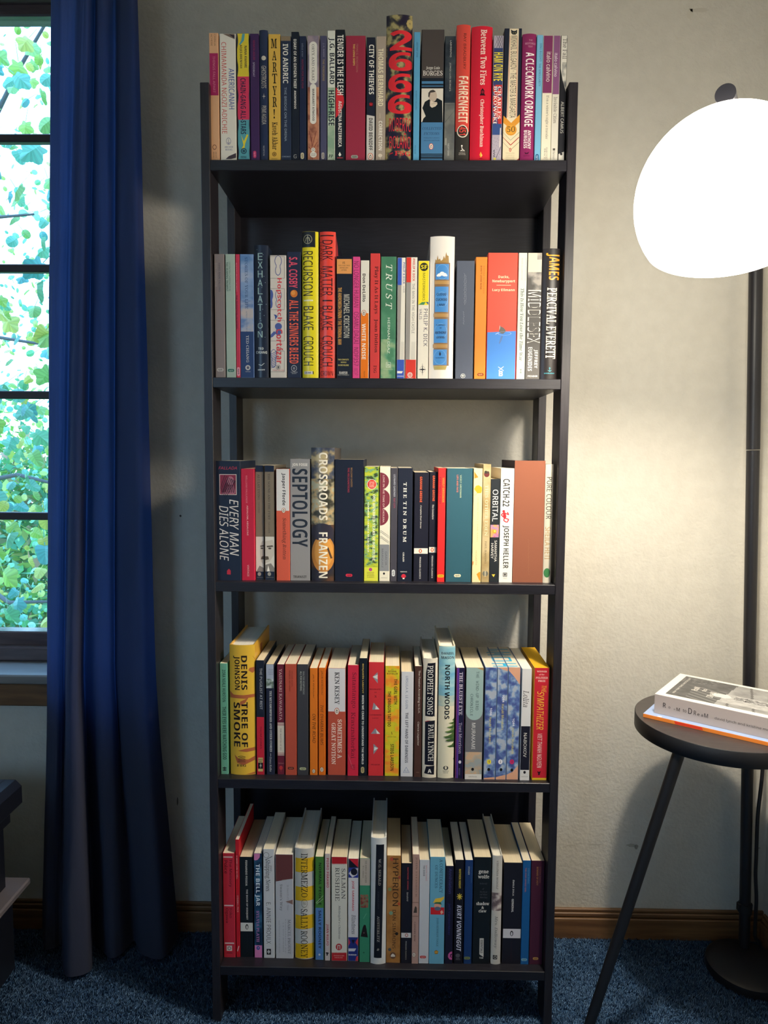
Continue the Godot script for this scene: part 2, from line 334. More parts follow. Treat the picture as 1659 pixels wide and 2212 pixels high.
	["p",0.2620,0.0159,0.2014,-0.0120,"e8dec6","e8dec6","","ivory paperback with a deep purple upper half, twenty-seventh along the top shelf",[
		["b",111.1,201.4,"7d3560"],
		["t","s",-2.1,5.3,129.2,175.6,"f0e4dc","italo calvino"],
		["t","f",-2,3.3,38,107.5,"4a443c","If on a winter's night a traveler"],
		["t","f",0.3,3.1,5.4,24.8,"6a6458","HARCOURT"],
		["t","f",-2.7,-0.1,6.1,23,"6a6458","BRACE"]]],
	["p",0.2763,0.0115,0.2014,-0.0120,"dad3c3","dad3c3","","narrow cream paperback with a dusty mauve upper half, twenty-eighth along the top shelf",[
		["b",109.2,201.4,"84527a"],
		["t","s",-3.4,1.8,137,173.7,"eadee0","italo calvino"],
		["t","f",-3,2.7,63.5,104.9,"4a463e","Invisible Cities"],
		["t","f",-2.4,1.1,5.5,18.6,"4a463e","Harcourt"],
		["r",-2.6,1.3,19.8,23.3,"55504a"]]],
	["p",0.2880,0.0105,0.2014,-0.0120,"1e2025","1e2025","","narrow paperback split diagonally, pale above and black below, twenty-ninth along the top shelf",[
		["p",[-7.3,201.4,7.4,201.4,6.4,100.6,-6,130.2],"d8d3c6"],
		["n",-2.4,7.3,117.9,159.6,12,21,1.0,"8a8a86 b4b0a6 d8d3c6"],
		["p",[-7,142.5,-6.4,130.2,5.8,100,7.3,100,7,112.9],"1e2025"],
		["p",[-7.2,149.8,5.8,100.6,-5.8,100],"1e2025"],
		["t","f",-2,5.2,164.5,196.9,"38362f","The Fall"],
		["t","s",-2.5,2.4,47.3,97.5,"d8d4c8","ALBERT CAMUS"],
		["p",[-5.6,14.2,5.3,18,5.3,4.2,-5.6,4.2],"d4cfc4"],
		["o",-2.1,1.7,12.1,16.3,"1e2025"]]],
]
const BOOKS_SECOND := [
	["p",-0.2846,0.0172,0.2073,-0.0120,"8d7f7c","8d7f7c","","taupe grey paperback with pale lozenge logo, first along the second shelf",[
		["t","s",-1.2,1.7,145,192.2,"4a4858","HARD RAIN FALLING"],
		["t","s",-7.1,-3.8,153.4,192.2,"b0a29c","DON CARPENTER"],
		["q",-6,5.7,11.2,16.8,"c8c0b8"],
		["h","S",-3.7,3.3,11.8,15.7,"3a3a38","nyrb"]]],
	["p",-0.2660,0.0161,0.2073,-0.0120,"a9bcae","a9bcae","","pale sage paperback with dark green lozenge, second along the second shelf",[
		["t","s",-2.5,0.5,146.4,194,"4a6a60","LEONORA CARRINGTON"],
		["t","S",-6.8,-3.8,145.7,194,"2c5048","THE HEARING TRUMPET"],
		["q",-5.9,5.2,10.4,15.6,"2a6a5c"],
		["h","S",-3.7,3,10.9,14.5,"a9bcae","nyrb"]]],
	["p",-0.2535,0.0067,0.2071,-0.0120,"cc3350","cc3350","","very thin rose red paperback, third along the second shelf",[
		["t","s",-3.3,-0.6,145.1,193,"e88a98","ADOLFO BIOY CASARES"],
		["t","S",-3.3,-0.4,82.5,139.3,"5a1f3a","THE INVENTION OF MOREL"],
		["q",-2.6,2.6,3.5,18.7,"e8a0b0"],
		["t","S",-1.8,1.6,6.5,15.6,"3a3a38","nyrb"]]],
	["p",-0.2380,0.0228,0.2072,-0.0120,"5a7ab0","5a7ab0","","blue paperback with clouded sky picture, fourth along the second shelf",[
		["n",-10.1,13.4,130.9,207.3,6,31,0.5,"5f86b8 7f9cc4 8aa4cc a8b4cc"],
		["n",-10.7,12.9,78.7,130.9,8,32,0.5,"6a86b4 9aa8c4 b8b4b8 c4b8b4"],
		["b",1.6,78.6,"2c4470"],
		["t","f",-3,1.7,116.6,202.1,"24406c","STORIES OF YOUR LIFE"],
		["t","f",-1.8,0.6,78.6,113.3,"6a7a9a","AND OTHERS"],
		["t","f",-1.7,2.6,26.7,72.1,"e0dcd8","TED CHIANG"],
		["o",-3.6,5.2,13.5,22.2,"c8c4c0"],
		["o",-1.3,3,15.5,20.2,"5a5a70"],
		["h","s",-3.7,5.2,10.2,12,"c8c4c0","VINTAGE"]]],
	["h",-0.2135,0.0235,0.2224,-0.0120,"1d2a3c","1d2a3c","","tall ink blue hardback with letters stacked downwards, fifth along the second shelf",[
		["h","s",-5.5,2.7,197.6,209.2,"a4c0bc","E"],
		["h","s",-5.6,2.6,184,195,"a4c0bc","X"],
		["h","s",-5.7,2.5,168.8,180.2,"a4c0bc","H"],
		["h","s",-5.9,2.4,154.3,165.3,"a4c0bc","A"],
		["h","s",-6,2.3,141.1,152,"a4c0bc","L"],
		["h","s",-6.1,2.2,127.3,138.7,"a4c0bc","A"],
		["h","s",-6.2,2.1,113.3,124.7,"a4c0bc","T"],
		["h","s",-2.8,-1.5,99.6,110.1,"a4c0bc","I"],
		["h","s",-6.4,1.9,84,93.1,"a4c0bc","O"],
		["h","s",-6.5,1.8,68.9,79.4,"a4c0bc","N"],
		["h","S",-5.8,3.4,48.3,52.1,"cfd4d0","TED"],
		["h","S",-9.7,9.1,41.7,45.9,"cfd4d0","CHIANG"],
		["p",[-5.7,23.1,-0.4,21.1,-0,22,-5.4,23.9],"cfd4d0"],
		["p",[0.1,21.2,4.8,25.2,4.2,25.9,-0.5,21.9],"cfd4d0"],
		["h","S",-6.7,5.4,13,15.6,"cfd4d0","KNOPF"],
		["o",-7.2,-6.3,214.5,215.4,"c8d8e0"],
		["o",-0.4,0.5,187.3,188.2,"c8d8e0"],
		["o",6.4,7.4,160.1,161,"c8d8e0"],
		["o",-2.7,-1.7,132.7,133.6,"c8d8e0"],
		["o",4.2,5.1,105.2,106.1,"c8d8e0"],
		["o",-4.9,-4,77.6,78.5,"c8d8e0"],
		["o",3,4,206,206.9,"c8d8e0"],
		["o",-6,-5.1,178.8,179.7,"c8d8e0"],
		["o",0.8,1.7,151.5,152.4,"c8d8e0"],
		["o",7.7,8.6,124.1,125,"c8d8e0"],
		["o",-1.5,-0.5,96.6,97.5,"c8d8e0"],
		["o",5.4,6.4,69,69.9,"c8d8e0"],
		["o",-2.6,-1.6,197.5,198.4,"c8d8e0"],
		["o",4.3,5.2,170.3,171.2,"c8d8e0"],
		["o",-4.8,-3.9,142.9,143.8,"c8d8e0"],
		["o",2,2.9,115.5,116.4,"c8d8e0"]]],
	["p",-0.1846,0.0275,0.2054,-0.0120,"dbd2c8","dbd2c8","","off-white paperback with blue shoe soles and red title, sixth along the second shelf",[
		["p",[-13.9,203.2,10.9,203.2,10.9,203.8,-13.9,203.7],"5a5858"],
		["p",[-14.1,167.3,10.7,167.4,10.7,167.9,-14.1,167.8],"5a5858"],
		["p",[10.5,203.5,10.3,167.6,10.9,167.6,11,203.5],"5a5858"],
		["p",[-14.2,150.2,10.7,150.3,10.7,150.8,-14.2,150.7],"5a5858"],
		["p",[-14.4,115.1,10.5,115.2,10.5,115.7,-14.4,115.6],"5a5858"],
		["p",[10.3,150.5,10.1,115.5,10.6,115.5,10.8,150.5],"5a5858"],
		["p",[-14.5,97.5,10.4,97.6,10.4,98.1,-14.5,98],"5a5858"],
		["p",[-14.7,62.8,10.3,62.9,10.3,63.4,-14.7,63.3],"5a5858"],
		["p",[10,97.9,9.9,63.2,10.4,63.2,10.6,97.9],"5a5858"],
		["p",[-14.8,45.7,10.2,45.8,10.2,46.4,-14.8,46.2],"5a5858"],
		["p",[-15.1,10.8,10,10.9,10,11.4,-15,11.3],"5a5858"],
		["p",[9.8,46.1,9.6,11.2,10.2,11.2,10.3,46.1],"5a5858"],
		["o",-5.8,6.4,187,205.1,"3f5596"],
		["o",-5,4.8,172.1,188.7,"3f5596"],
		["r",-3.4,3.9,182,193.6,"3f5596"],
		["o",-4.8,5.4,188,204.2,"dbd2c8"],
		["o",-4,3.8,173.3,187.5,"dbd2c8"],
		["r",-2.5,3,180.4,194.4,"dbd2c8"],
		["o",-16,-8.5,131.4,148.5,"4f60a4"],
		["o",-15.6,-9.6,117.3,132.9,"4f60a4"],
		["r",-14.5,-10.1,126.7,137.6,"4f60a4"],
		["o",-5.2,6,131.5,147.5,"3f5596"],
		["o",-4.4,4.5,118.4,133,"3f5596"],
		["r",-3,3.7,127.2,137.4,"3f5596"],
		["o",-4.3,5.1,132.4,146.7,"dbd2c8"],
		["o",-3.5,3.6,119.4,132,"dbd2c8"],
		["r",-2.2,2.9,125.7,138.1,"dbd2c8"],
		["o",-5.9,6.1,81.7,93.2,"5262a2"],
		["o",-5,4.6,72.3,82.8,"5262a2"],
		["r",-3.5,3.7,78.6,85.9,"5262a2"],
		["p",[-14.7,73.6,-7.3,79.5,-3.3,76.2,-10,69.6,-14.7,68.6],"5262a2"],
		["o",-13.3,-3.1,32,49,"3f5596"],
		["o",-12.6,-4.5,18,33.5,"3f5596"],
		["r",-11.3,-5.2,27.3,38.2,"3f5596"],
		["o",-12.4,-3.9,32.9,48.1,"dbd2c8"],
		["o",-11.8,-5.3,19,32.4,"dbd2c8"],
		["r",-10.5,-5.9,25.7,39,"dbd2c8"],
		["p",[-12.4,40.3,-3.2,45,-3.7,45.8,-12.8,41.1],"3f5596"],
		["p",[-12.4,37.4,-3.3,42.1,-3.7,42.9,-12.8,38.2],"3f5596"],
		["p",[-12.4,34.5,-3.3,39.2,-3.7,40,-12.8,35.3],"3f5596"],
		["p",[-12.4,31.6,-3.3,36.3,-3.7,37.1,-12.9,32.4],"3f5596"],
		["p",[-12.4,28.7,-3.3,33.4,-3.7,34.2,-12.9,29.6],"3f5596"],
		["p",[-12.5,25.8,-3.3,30.5,-3.8,31.3,-12.9,26.6],"3f5596"],
		["p",[-12.5,22.9,-3.3,27.6,-3.8,28.4,-12.9,23.7],"3f5596"],
		["p",[-12.5,20,-3.4,24.7,-3.8,25.5,-12.9,20.8],"3f5596"],
		["p",[-12.5,17.1,-3.4,21.8,-3.8,22.6,-12.9,17.9],"3f5596"],
		["p",[-7.8,107.6,-3.8,106.9,-1.1,104.3,-5.2,98.4,-5.8,104.3],"3f5596"],
		["t","S",-3.7,6.6,95.3,168.1,"d84a50","Hopscotch"],
		["t","S",-3.4,7.6,25.1,82.9,"d84a50","Cortázar"],
		["o",-4,3.5,14.8,22.7,"dbd2c8"],
		["g",-4,3.5,14.8,22.7,"4a4a4a",0.12],
		["r",-1.9,1.5,16.4,21,"6a6a6a"],
		["h","s",-9.7,9.1,12.3,14.7,"c04a4c","PANTHEON"]]],
	["p",-0.1578,0.0229,0.2113,-0.0120,"1f2740","1f2740","","navy paperback with pink and orange block capitals, seventh along the second shelf",[
		["t","S",-8.4,6,151.7,202.6,"e0506a","S.A. COSBY"],
		["o",-6,6.2,136,148.4,"d87a30"],
		["o",-4.6,2.3,139.8,147.1,"e89a48"],
		["t","S",-7.8,7.3,25.3,131.6,"e8624a","ALL THE SINNERS BLEED"],
		["g",-5.1,4.5,11.9,22.5,"c8c8c8",0.14],
		["p",[-0.3,20.5,1.7,17.2,-0.3,13.9,-2.3,17.2],"8a8a90"],
		["h","s",-5.7,5.5,9.8,11.4,"c8c8c8","FLATIRON"],
		["h","s",-3.7,3.7,7.7,9,"c8c8c8","BOOKS"]]],
	["h",-0.1302,0.0272,0.2449,-0.0120,"e9d822","e9d822","","tall bright yellow hardback with black cap, eighth along the second shelf",[
		["p",[-18.6,245.9,8.7,246,8.7,219.1,-18.6,219],"1e242e"],
		["g",-11.5,3.3,224.7,239.5,"d8d0a8",0.08],
		["p",[-4.5,238.3,-4.5,226.1,-3.7,226.1,-3.7,238.3],"d8d0a8"],
		["p",[-7.7,228.5,-6.1,234.3,-6.8,234.5,-8.4,228.7],"d8d0a8"],
		["p",[-6.4,234,-1.7,234,-1.7,234.8,-6.4,234.8],"d8d0a8"],
		["p",[-2.1,234.3,-0.5,228.6,0.3,228.8,-1.3,234.5],"d8d0a8"],
		["t","s",-11.9,4.4,138.9,212.5,"1e1a10","RECURSION"],
		["r",-11.6,5,129.9,132.3,"f4f0c0"],
		["t","s",-11.4,5.4,81.7,121.5,"1e1a10","BLAKE"],
		["t","s",-11.5,5.3,22,71.3,"1e1a10","CROUCH"],
		["r",-10.5,5.2,7.3,12.3,"f0ebe0"],
		["h","S",-9.2,1.6,8.1,11.4,"1e1a10","CROWN"],
		["r",4.2,5.7,7.4,12.4,"1e1a10"]]],
	["h",-0.1006,0.0268,0.2450,-0.0120,"ef4b3d","1b1c28","","tall coral red hardback with black condensed capitals, ninth along the second shelf",[
		["r",-12.6,9.8,237.3,239.2,"1f1418"],
		["t","s",-8.7,8.1,197.9,230.7,"1f1418","DARK"],
		["t","s",-13.6,-9.4,195.3,228.1,"8a2420","DARK"],
		["t","s",-8.7,8.1,139.2,187.7,"1f1418","MATTER"],
		["t","s",-13.6,-9.4,136.6,185.1,"8a2420","MATTER"],
		["t","s",-8.7,8.2,81.9,122.3,"1f1418","BLAKE"],
		["t","s",-13.6,-9.4,79.2,119.7,"8a2420","BLAKE"],
		["t","s",-8.7,8.3,20.9,72.1,"1f1418","CROUCH"],
		["t","s",-13.6,-9.4,18.2,69.4,"8a2420","CROUCH"],
		["r",-8.7,7.9,129.8,132,"1f1418"],
		["h","s",-11.8,9.1,5,12.9,"1f1418","CROWN"]]],
	["p",-0.0723,0.0265,0.2044,-0.0120,"141a28","141a28","","black paperback with tan label at its top, tenth along the second shelf",[
		["b",199.9,204.4,"10141e"],
		["r",-13.4,12.9,175.5,199.7,"e8a05a"],
		["h","F",-3,1.2,191.6,195.4,"2a2018","#1"],
		["h","f",-9.8,9.3,188.1,189.9,"2a2018","NEW YORK TIMES"],
		["h","f",-7.7,6.6,184.2,186.4,"2a2018","BESTSELLING"],
		["h","f",-5.1,3.9,180.4,182.6,"2a2018","AUTHOR"],
		["t","S",-0.8,8.9,69,141.3,"bab6aa","MICHAEL CRICHTON"],
		["t","S",-10.5,-4.4,57.5,152.6,"d8a050","THE ANDROMEDA STRAIN / THE TERMINAL MAN"],
		["h","S",-10.6,7.8,31.1,33.5,"d8c870","TWO COMPLETE"],
		["h","S",-5.5,3.8,26.6,28.9,"d8c870","NOVELS"],
		["h","S",-10.2,7.8,21.6,24.2,"d8c870","IN ONE VOLUME"],
		["h","F",-8.5,5.9,9.1,12.1,"f0ebe0","HARPER"],
		["r",-8.4,5.9,7.9,8.3,"f0ebe0"],
		["h","s",-10.9,8.6,5.4,7.1,"b8b8b0","TRADE PAPERBACK"]]],
	["p",-0.0520,0.0120,0.2036,-0.0120,"e04a8c","e04a8c","","narrow hot pink paperback, eleventh along the second shelf",[
		["t","s",-4,4,120,196,"7a2a4a","NO LONGER HUMAN"],
		["t","s",-3.8,4.3,58.6,112.1,"7a2a4a","OSAMU DAZAI"],
		["t","s",-3.6,3.9,21.7,52.6,"7a2a4a","NDP357"],
		["t","si",-3.8,3.6,5.9,17.8,"b03a6c","NDP"]]],
	["p",-0.0375,0.0143,0.1975,-0.0120,"e8e2d4","e8e2d4","","white over orange paperback with oval bird badge, twelfth along the second shelf",[
		["b",-1.3,110.2,"ef7c1c"],
		["t","S",-3.8,1.5,129.1,175.6,"26241f","Don DeLillo"],
		["t","S",-4.5,1.9,32.7,92.6,"f6ead8","WHITE NOISE"],
		["o",-5.4,2.6,104.7,115.6,"b85a30"],
		["o",-4.6,1.8,105.6,114.8,"f0e4d4"],
		["p",[-2.8,107.4,-3,110.7,-1.4,113.4,0.4,110.7,0.2,107.4],"26242a"],
		["o",-2.1,-0.3,107.7,111.5,"f0e4d4"],
		["t","s",-1.3,1.1,2.7,13.2,"7a3a10","PENGUIN INK"]]],
	["p",-0.0202,0.0163,0.2091,-0.0120,"d8423e","d8423e","","brick red paperback with dark slab serif title, thirteenth along the second shelf",[
		["t","F",-2.1,5.6,109.1,188,"4e1a1a","Play It As It Lays"],
		["t","F",-1.6,5.4,44.3,100.5,"4e1a1a","Joan Didion"],
		["t","F",-1.8,3.5,10,22.6,"4e1a1a","FSG"]]],
	["p",0.0026,0.0258,0.2038,-0.0120,"4f8a6a","4f8a6a","","mottled green paperback with white italic capitals, fourteenth along the second shelf",[
		["n",-14.1,14.7,67,204.1,6,41,1.0,"447a5c 4a8464 558e6c"],
		["n",-13.4,13.6,-2.3,66.7,8,42,1.0,"4c8664 5f9878 88aa80 9ab48a"],
		["t","fi",-4.4,6.3,116.9,190.6,"dfe8d8","T R U S T"],
		["t","s",-1.1,3,43.1,102.6,"dfe8d8","HERNAN DIAZ"],
		["p",[-3.1,27.7,4.5,27.7,4.5,28.2,-3.1,28.2],"dfe8d8"],
		["p",[-3,19.4,4.6,19.4,4.6,19.9,-3,19.9],"dfe8d8"],
		["p",[-3.3,27.9,-3.3,19.6,-2.7,19.6,-2.8,27.9],"dfe8d8"],
		["p",[4.3,28,4.3,19.7,4.9,19.7,4.8,28],"dfe8d8"],
		["t","fi",-1.7,3.4,20.7,26.6,"dfe8d8","R"],
		["h","s",-7.3,8.8,15.2,16.8,"b8ccb0","RIVERHEAD BOOKS"]]],
	["p",0.0242,0.0134,0.2022,-0.0120,"e9e3d5","e9e3d5","","narrow white paperback with blue and grey stripe, fifteenth along the second shelf",[
		["r",-9.9,0.6,157.1,202.2,"3a5ab8"],
		["p",[-7.8,157.1,0.2,157.1,-1.4,32.6,-9.4,32.6],"9a9690"],
		["p",[-10,32.6,8.6,32.7,9,-1.6,-9.7,-1.7],"3f5cb8"],
		["t","S",2.9,6.3,159.1,194.5,"3a4a9a","PHILIP K DICK"],
		["t","s",3.1,6.2,144.2,155.2,"8a8a90","UBIK"],
		["p",[0.6,62.8,0.5,33.3,0.8,33.3,0.9,62.8],"b0aca2"],
		["p",[1.8,62.8,1.7,33.3,2,33.3,2.1,62.8],"b0aca2"],
		["p",[3,62.8,2.9,33.3,3.2,33.3,3.3,62.8],"b0aca2"],
		["p",[4.2,62.8,4.1,33.3,4.4,33.3,4.5,62.8],"b0aca2"],
		["p",[5.4,62.8,5.3,33.3,5.6,33.3,5.7,62.8],"b0aca2"],
		["p",[-5.6,13.5,4.2,13.2,2.2,9.6,-5.6,9.6],"f0ece4"],
		["h","S",-5.5,5.2,3.9,5.7,"e0e0ec","MARINER"]]],
	["p",0.0416,0.0187,0.2029,-0.0120,"e9e3d5","e9e3d5","","white paperback with red and grey stripe, sixteenth along the second shelf",[
		["p",[-9.3,202.8,-0.9,202.9,-1,161.7,-9.6,161.6],"d8382e"],
		["p",[-9.6,161.6,-1,161.7,-2.1,32.7,-11.4,32.7],"9a9690"],
		["b",-1.5,32.7,"d83c2f"],
		["t","S",1.7,5.4,163.6,200.6,"c8382e","PHILIP K DICK"],
		["t","s",1,5.4,76.8,159.9,"6a6a66","THE MAN IN THE HIGH CASTLE"],
		["p",[0.8,62.9,0.4,33.4,0.8,33.4,1.1,62.9],"b0aca2"],
		["p",[2,62.9,1.6,33.4,2,33.4,2.3,62.9],"b0aca2"],
		["p",[3.2,62.9,2.8,33.4,3.2,33.4,3.5,62.9],"b0aca2"],
		["p",[4.4,62.9,4,33.4,4.4,33.4,4.7,62.9],"b0aca2"],
		["p",[5.6,62.9,5.2,33.4,5.6,33.4,5.9,62.9],"b0aca2"],
		["p",[6.8,62.9,6.4,33.4,6.8,33.4,7.1,62.9],"b0aca2"],
		["g",-5.4,3.1,2.6,11.5,"f0e4dc",0.2],
		["p",[-1.2,12.3,-0.6,8.5,2.4,10.8,0.3,7.7,3.9,7.1,0.3,6.5,2.5,3.4,-0.5,5.6,-1.1,1.8,-1.7,5.6,-4.7,3.3,-2.5,6.5,-6.2,7,-2.5,7.7,-4.8,10.8,-1.7,8.5],"f0e4dc"],
		["o",-2.5,0.2,5.7,8.4,"d83c2f"],
		["h","S",-6,4.3,0.7,2.1,"f0e4dc","MARINER"]]],
	["p",0.0620,0.0184,0.1971,-0.0120,"e9e1d1","e9e1d1","","cream paperback with yellow top and black disc, seventeenth along the second shelf",[
		["b",124.2,197.1,"efdb2c"],
		["o",-6.5,7.2,180.2,194.1,"2a2a1e"],
		["h","S",-4.7,5.6,183.7,190.3,"efdb2c","SF"],
		["t","s",-1.7,2.4,131.4,177.3,"3a3a1a","MASTERWORKS"],
		["p",[-8.5,124.4,-2.3,129.1,3.7,129.2,1.1,124.5],"4a8a5a"],
		["p",[3.7,129.2,10.3,129.2,10.3,124.5,8.4,124.5],"3a5a7a"],
		["t","s",0.6,7.5,55.2,117.8,"3a3450","PHILIP K. DICK"],
		["t","s",-6.7,-2.3,100.2,117.7,"4a445c","VALIS"],
		["p",[-0.4,27.6,0.4,17.7,6.3,16.4,0.5,15.1,-0.2,5.2,-1.1,15.1,-7,16.4,-1.1,17.7],"2a2a2c"],
		["g",-4.8,4.2,11.1,21.7,"2a2a2c",0.06]]],
	["h",0.0933,0.0411,0.2378,-0.0120,"e9e2d8","e9e2d8","","thick tall white hardback with blue panelled book column, eighteenth along the second shelf",[
		["p",[-12.6,193.4,-11.7,200.4,-9.8,197.9,-8.2,206.8,-6.8,199.2,-4.2,201.1,-2.8,197.2,0.4,199.2,2.3,205.6,4.1,200.5,6.2,212,7.6,206.3,10.2,205.6,11.3,193.4],"a8854f"],
		["r",-12.9,13.1,23,194.3,"8a6844"],
		["p",[-13.1,22.7,10.2,22.8,7.7,16,-11.7,15.9],"b4a05c"],
		["r",-11.4,11.3,166.4,192.1,"4b8ccd"],
		["g",-10.6,10.5,167,191.5,"8ab8e0",0.04],
		["r",-11.9,10.9,112.7,154.8,"4b8ccd"],
		["g",-11.1,10.1,121.4,146,"8ab8e0",0.04],
		["r",-12.8,10,61.2,101,"4b8ccd"],
		["g",-12,9.2,68.7,93.5,"8ab8e0",0.04],
		["r",-13.4,9.5,24.1,50.1,"4b8ccd"],
		["g",-12.6,8.7,24.6,49.5,"8ab8e0",0.04],
		["r",-12.9,12.2,158.9,164.7,"b48c54"],
		["r",-13.8,11.4,104.5,110.3,"b48c54"],
		["r",-14.4,10.8,52.9,59,"b48c54"],
		["o",-8.3,-1.5,171.3,176.6,"f4f4f2"],
		["o",-4.5,3.9,172.7,179.3,"f4f4f2"],
		["o",-0,7.4,171.5,177.3,"f4f4f2"],
		["o",4.2,8.4,171.6,174.9,"f4f4f2"],
		["o",-9.6,-5.4,171.3,174.6,"f4f4f2"],
		["h","S",-9.1,7.2,139.9,144,"22304a","CLOUD"],
		["h","S",-10.5,8.6,131.2,135.4,"22304a","CUCKOO"],
		["h","S",-7.5,5.2,122.8,126.5,"22304a","LAND"],
		["h","S",-11.1,8.1,76.2,80.4,"22304a","ANTHONY"],
		["h","S",-8.1,5.2,68.6,72,"22304a","DOERR"],
		["h","S",-9.3,6.2,90,92.1,"22304a","A NOVEL"],
		["h","S",-3,0.4,85.1,86.9,"22304a","BY"],
		["p",[-2.1,46.8,-0.3,42.2,-2,38.9,-3.8,42.2],"22304a"],
		["h","s",-9.5,5.4,35.4,36.9,"22304a","SCRIBNER"]]],
	["p",0.1325,0.0301,0.1974,-0.0120,"565d6c","565d6c","","slate blue paperback with dotted white lettering, nineteenth along the second shelf",[
		["r",-2.6,-2.1,176.2,176.8,"b8bcc4"],
		["r",-1.7,-1.1,174.6,175.3,"b8bcc4"],
		["r",-1.9,-1.4,173.1,173.7,"b8bcc4"],
		["r",-2.1,-1.6,171.5,172.2,"b8bcc4"],
		["r",-2.4,-1.9,170,170.6,"b8bcc4"],
		["r",-1.4,-0.9,168.4,169.1,"b8bcc4"],
		["r",-1.7,-1.1,166.9,167.5,"b8bcc4"],
		["r",-1.9,-1.4,165.3,166,"b8bcc4"],
		["r",-2.1,-1.6,163.8,164.4,"b8bcc4"],
		["r",-2.4,-1.9,162.2,162.9,"b8bcc4"],
		["r",-1.4,-0.9,160.7,161.3,"b8bcc4"],
		["r",-1.7,-1.1,159.2,159.8,"b8bcc4"],
		["r",-1.9,-1.4,157.6,158.3,"b8bcc4"],
		["r",-2.2,-1.6,156.1,156.7,"b8bcc4"],
		["r",-1.2,-0.7,154.5,155.2,"b8bcc4"],
		["r",-1.4,-0.9,153,153.6,"b8bcc4"],
		["r",-1.7,-1.2,151.4,152.1,"b8bcc4"],
		["r",-1.9,-1.4,149.9,150.5,"b8bcc4"],
		["r",-2.2,-1.6,148.3,149,"b8bcc4"],
		["r",-1.2,-0.7,146.8,147.4,"b8bcc4"],
		["r",-1.4,-0.9,145.2,145.9,"b8bcc4"],
		["r",-1.7,-1.2,143.7,144.3,"b8bcc4"],
		["r",-1.9,-1.4,142.1,142.8,"b8bcc4"],
		["r",-1,-0.4,140.6,141.2,"b8bcc4"],
		["r",-1.2,-0.7,139,139.7,"b8bcc4"],
		["r",-1.4,-0.9,137.5,138.1,"b8bcc4"],
		["r",-1.7,-1.2,135.9,136.5,"b8bcc4"],
		["r",-1.9,-1.4,134.3,135,"b8bcc4"],
		["r",-1,-0.4,132.8,133.4,"b8bcc4"],
		["r",-1.2,-0.7,131.2,131.9,"b8bcc4"],
		["r",-1.5,-0.9,129.7,130.3,"b8bcc4"],
		["r",-1.7,-1.2,128.1,128.8,"b8bcc4"],
		["r",-0.7,-0.2,126.6,127.2,"b8bcc4"],
		["r",-1,-0.5,125,125.7,"b8bcc4"],
		["r",-0.2,0.3,172.9,173.6,"b8bcc4"],
		["r",0.5,1,171.4,172.1,"b8bcc4"],
		["r",-0,0.5,169.9,170.5,"b8bcc4"],
		["r",0.7,1.2,168.3,169,"b8bcc4"],
		["r",0.2,0.7,166.8,167.4,"b8bcc4"],
		["r",0.9,1.4,165.2,165.9,"b8bcc4"],
		["r",0.4,0.9,163.7,164.3,"b8bcc4"],
		["r",1,1.6,162.1,162.8,"b8bcc4"],
		["r",0.5,1.1,160.6,161.2,"b8bcc4"],
		["r",0,0.6,159,159.7,"b8bcc4"],
		["r",0.7,1.3,157.5,158.1,"b8bcc4"],
		["r",0.2,0.8,155.9,156.6,"b8bcc4"],
		["r",0.9,1.4,154.4,155,"b8bcc4"],
		["r",0.4,0.9,152.8,153.5,"b8bcc4"],
		["r",1.1,1.6,151.3,151.9,"b8bcc4"],
		["r",0.6,1.1,149.7,150.4,"b8bcc4"],
		["r",1.3,1.8,148.2,148.8,"b8bcc4"],
		["r",0.8,1.3,146.6,147.3,"b8bcc4"],
		["r",0.3,0.8,145.1,145.7,"b8bcc4"],
		["r",1,1.5,143.5,144.2,"b8bcc4"],
		["r",0.5,1,142,142.6,"b8bcc4"],
		["r",1.1,1.7,140.4,141.1,"b8bcc4"],
		["r",0.6,1.2,138.9,139.5,"b8bcc4"],
		["r",1.3,1.9,137.3,138,"b8bcc4"],
		["r",0.8,1.4,135.8,136.4,"b8bcc4"],
		["r",1.5,2,134.2,134.9,"b8bcc4"],
		["r",1,1.5,132.7,133.3,"b8bcc4"],
		["r",0.5,1,131.1,131.8,"b8bcc4"],
		["r",1.2,1.7,129.6,130.2,"b8bcc4"],
		["r",0.7,1.2,128,128.7,"b8bcc4"],
		["r",-3.2,-2.6,112.8,113.5,"b8bcc4"],
		["r",-2.2,-1.7,111.3,111.9,"b8bcc4"],
		["r",-2.8,-2.3,109.7,110.4,"b8bcc4"],
		["r",-1.9,-1.4,108.1,108.8,"b8bcc4"],
		["r",-2.5,-2,106.6,107.2,"b8bcc4"],
		["r",-1.6,-1,105,105.7,"b8bcc4"],
		["r",-2.2,-1.7,103.5,104.1,"b8bcc4"],
		["r",-2.8,-2.3,101.9,102.6,"b8bcc4"],
		["r",-1.9,-1.4,100.4,101,"b8bcc4"],
		["r",-2.5,-2,98.8,99.4,"b8bcc4"],
		["r",-1.6,-1.1,97.2,97.9,"b8bcc4"],
		["r",-2.2,-1.7,95.7,96.3,"b8bcc4"],
		["r",-2.9,-2.3,94.1,94.8,"b8bcc4"],
		["r",-1.9,-1.4,92.5,93.2,"b8bcc4"],
		["g",-5.7,2.3,1.9,9.8,"d8d8d4",0.2],
		["p",[-1.7,8.7,-1,6.8,1.1,6.8,-0.6,5.5,0.1,3.5,-1.7,4.7,-3.4,3.5,-2.8,5.5,-4.5,6.7,-2.4,6.8],"d8d8d4"]]],
	["p",0.1592,0.0192,0.2036,-0.0120,"ef882b","ef882b","","orange paperback with dark red lozenge, twentieth along the second shelf",[
		["t","s",2.9,5.5,143.4,189.4,"b8681e","DAPHNE DU MAURIER"],
		["t","S",-1.8,0.9,150.2,189.4,"8a4414","DON'T LOOK NOW"],
		["q",-4.1,6.8,6,10.7,"8a3a1a"],
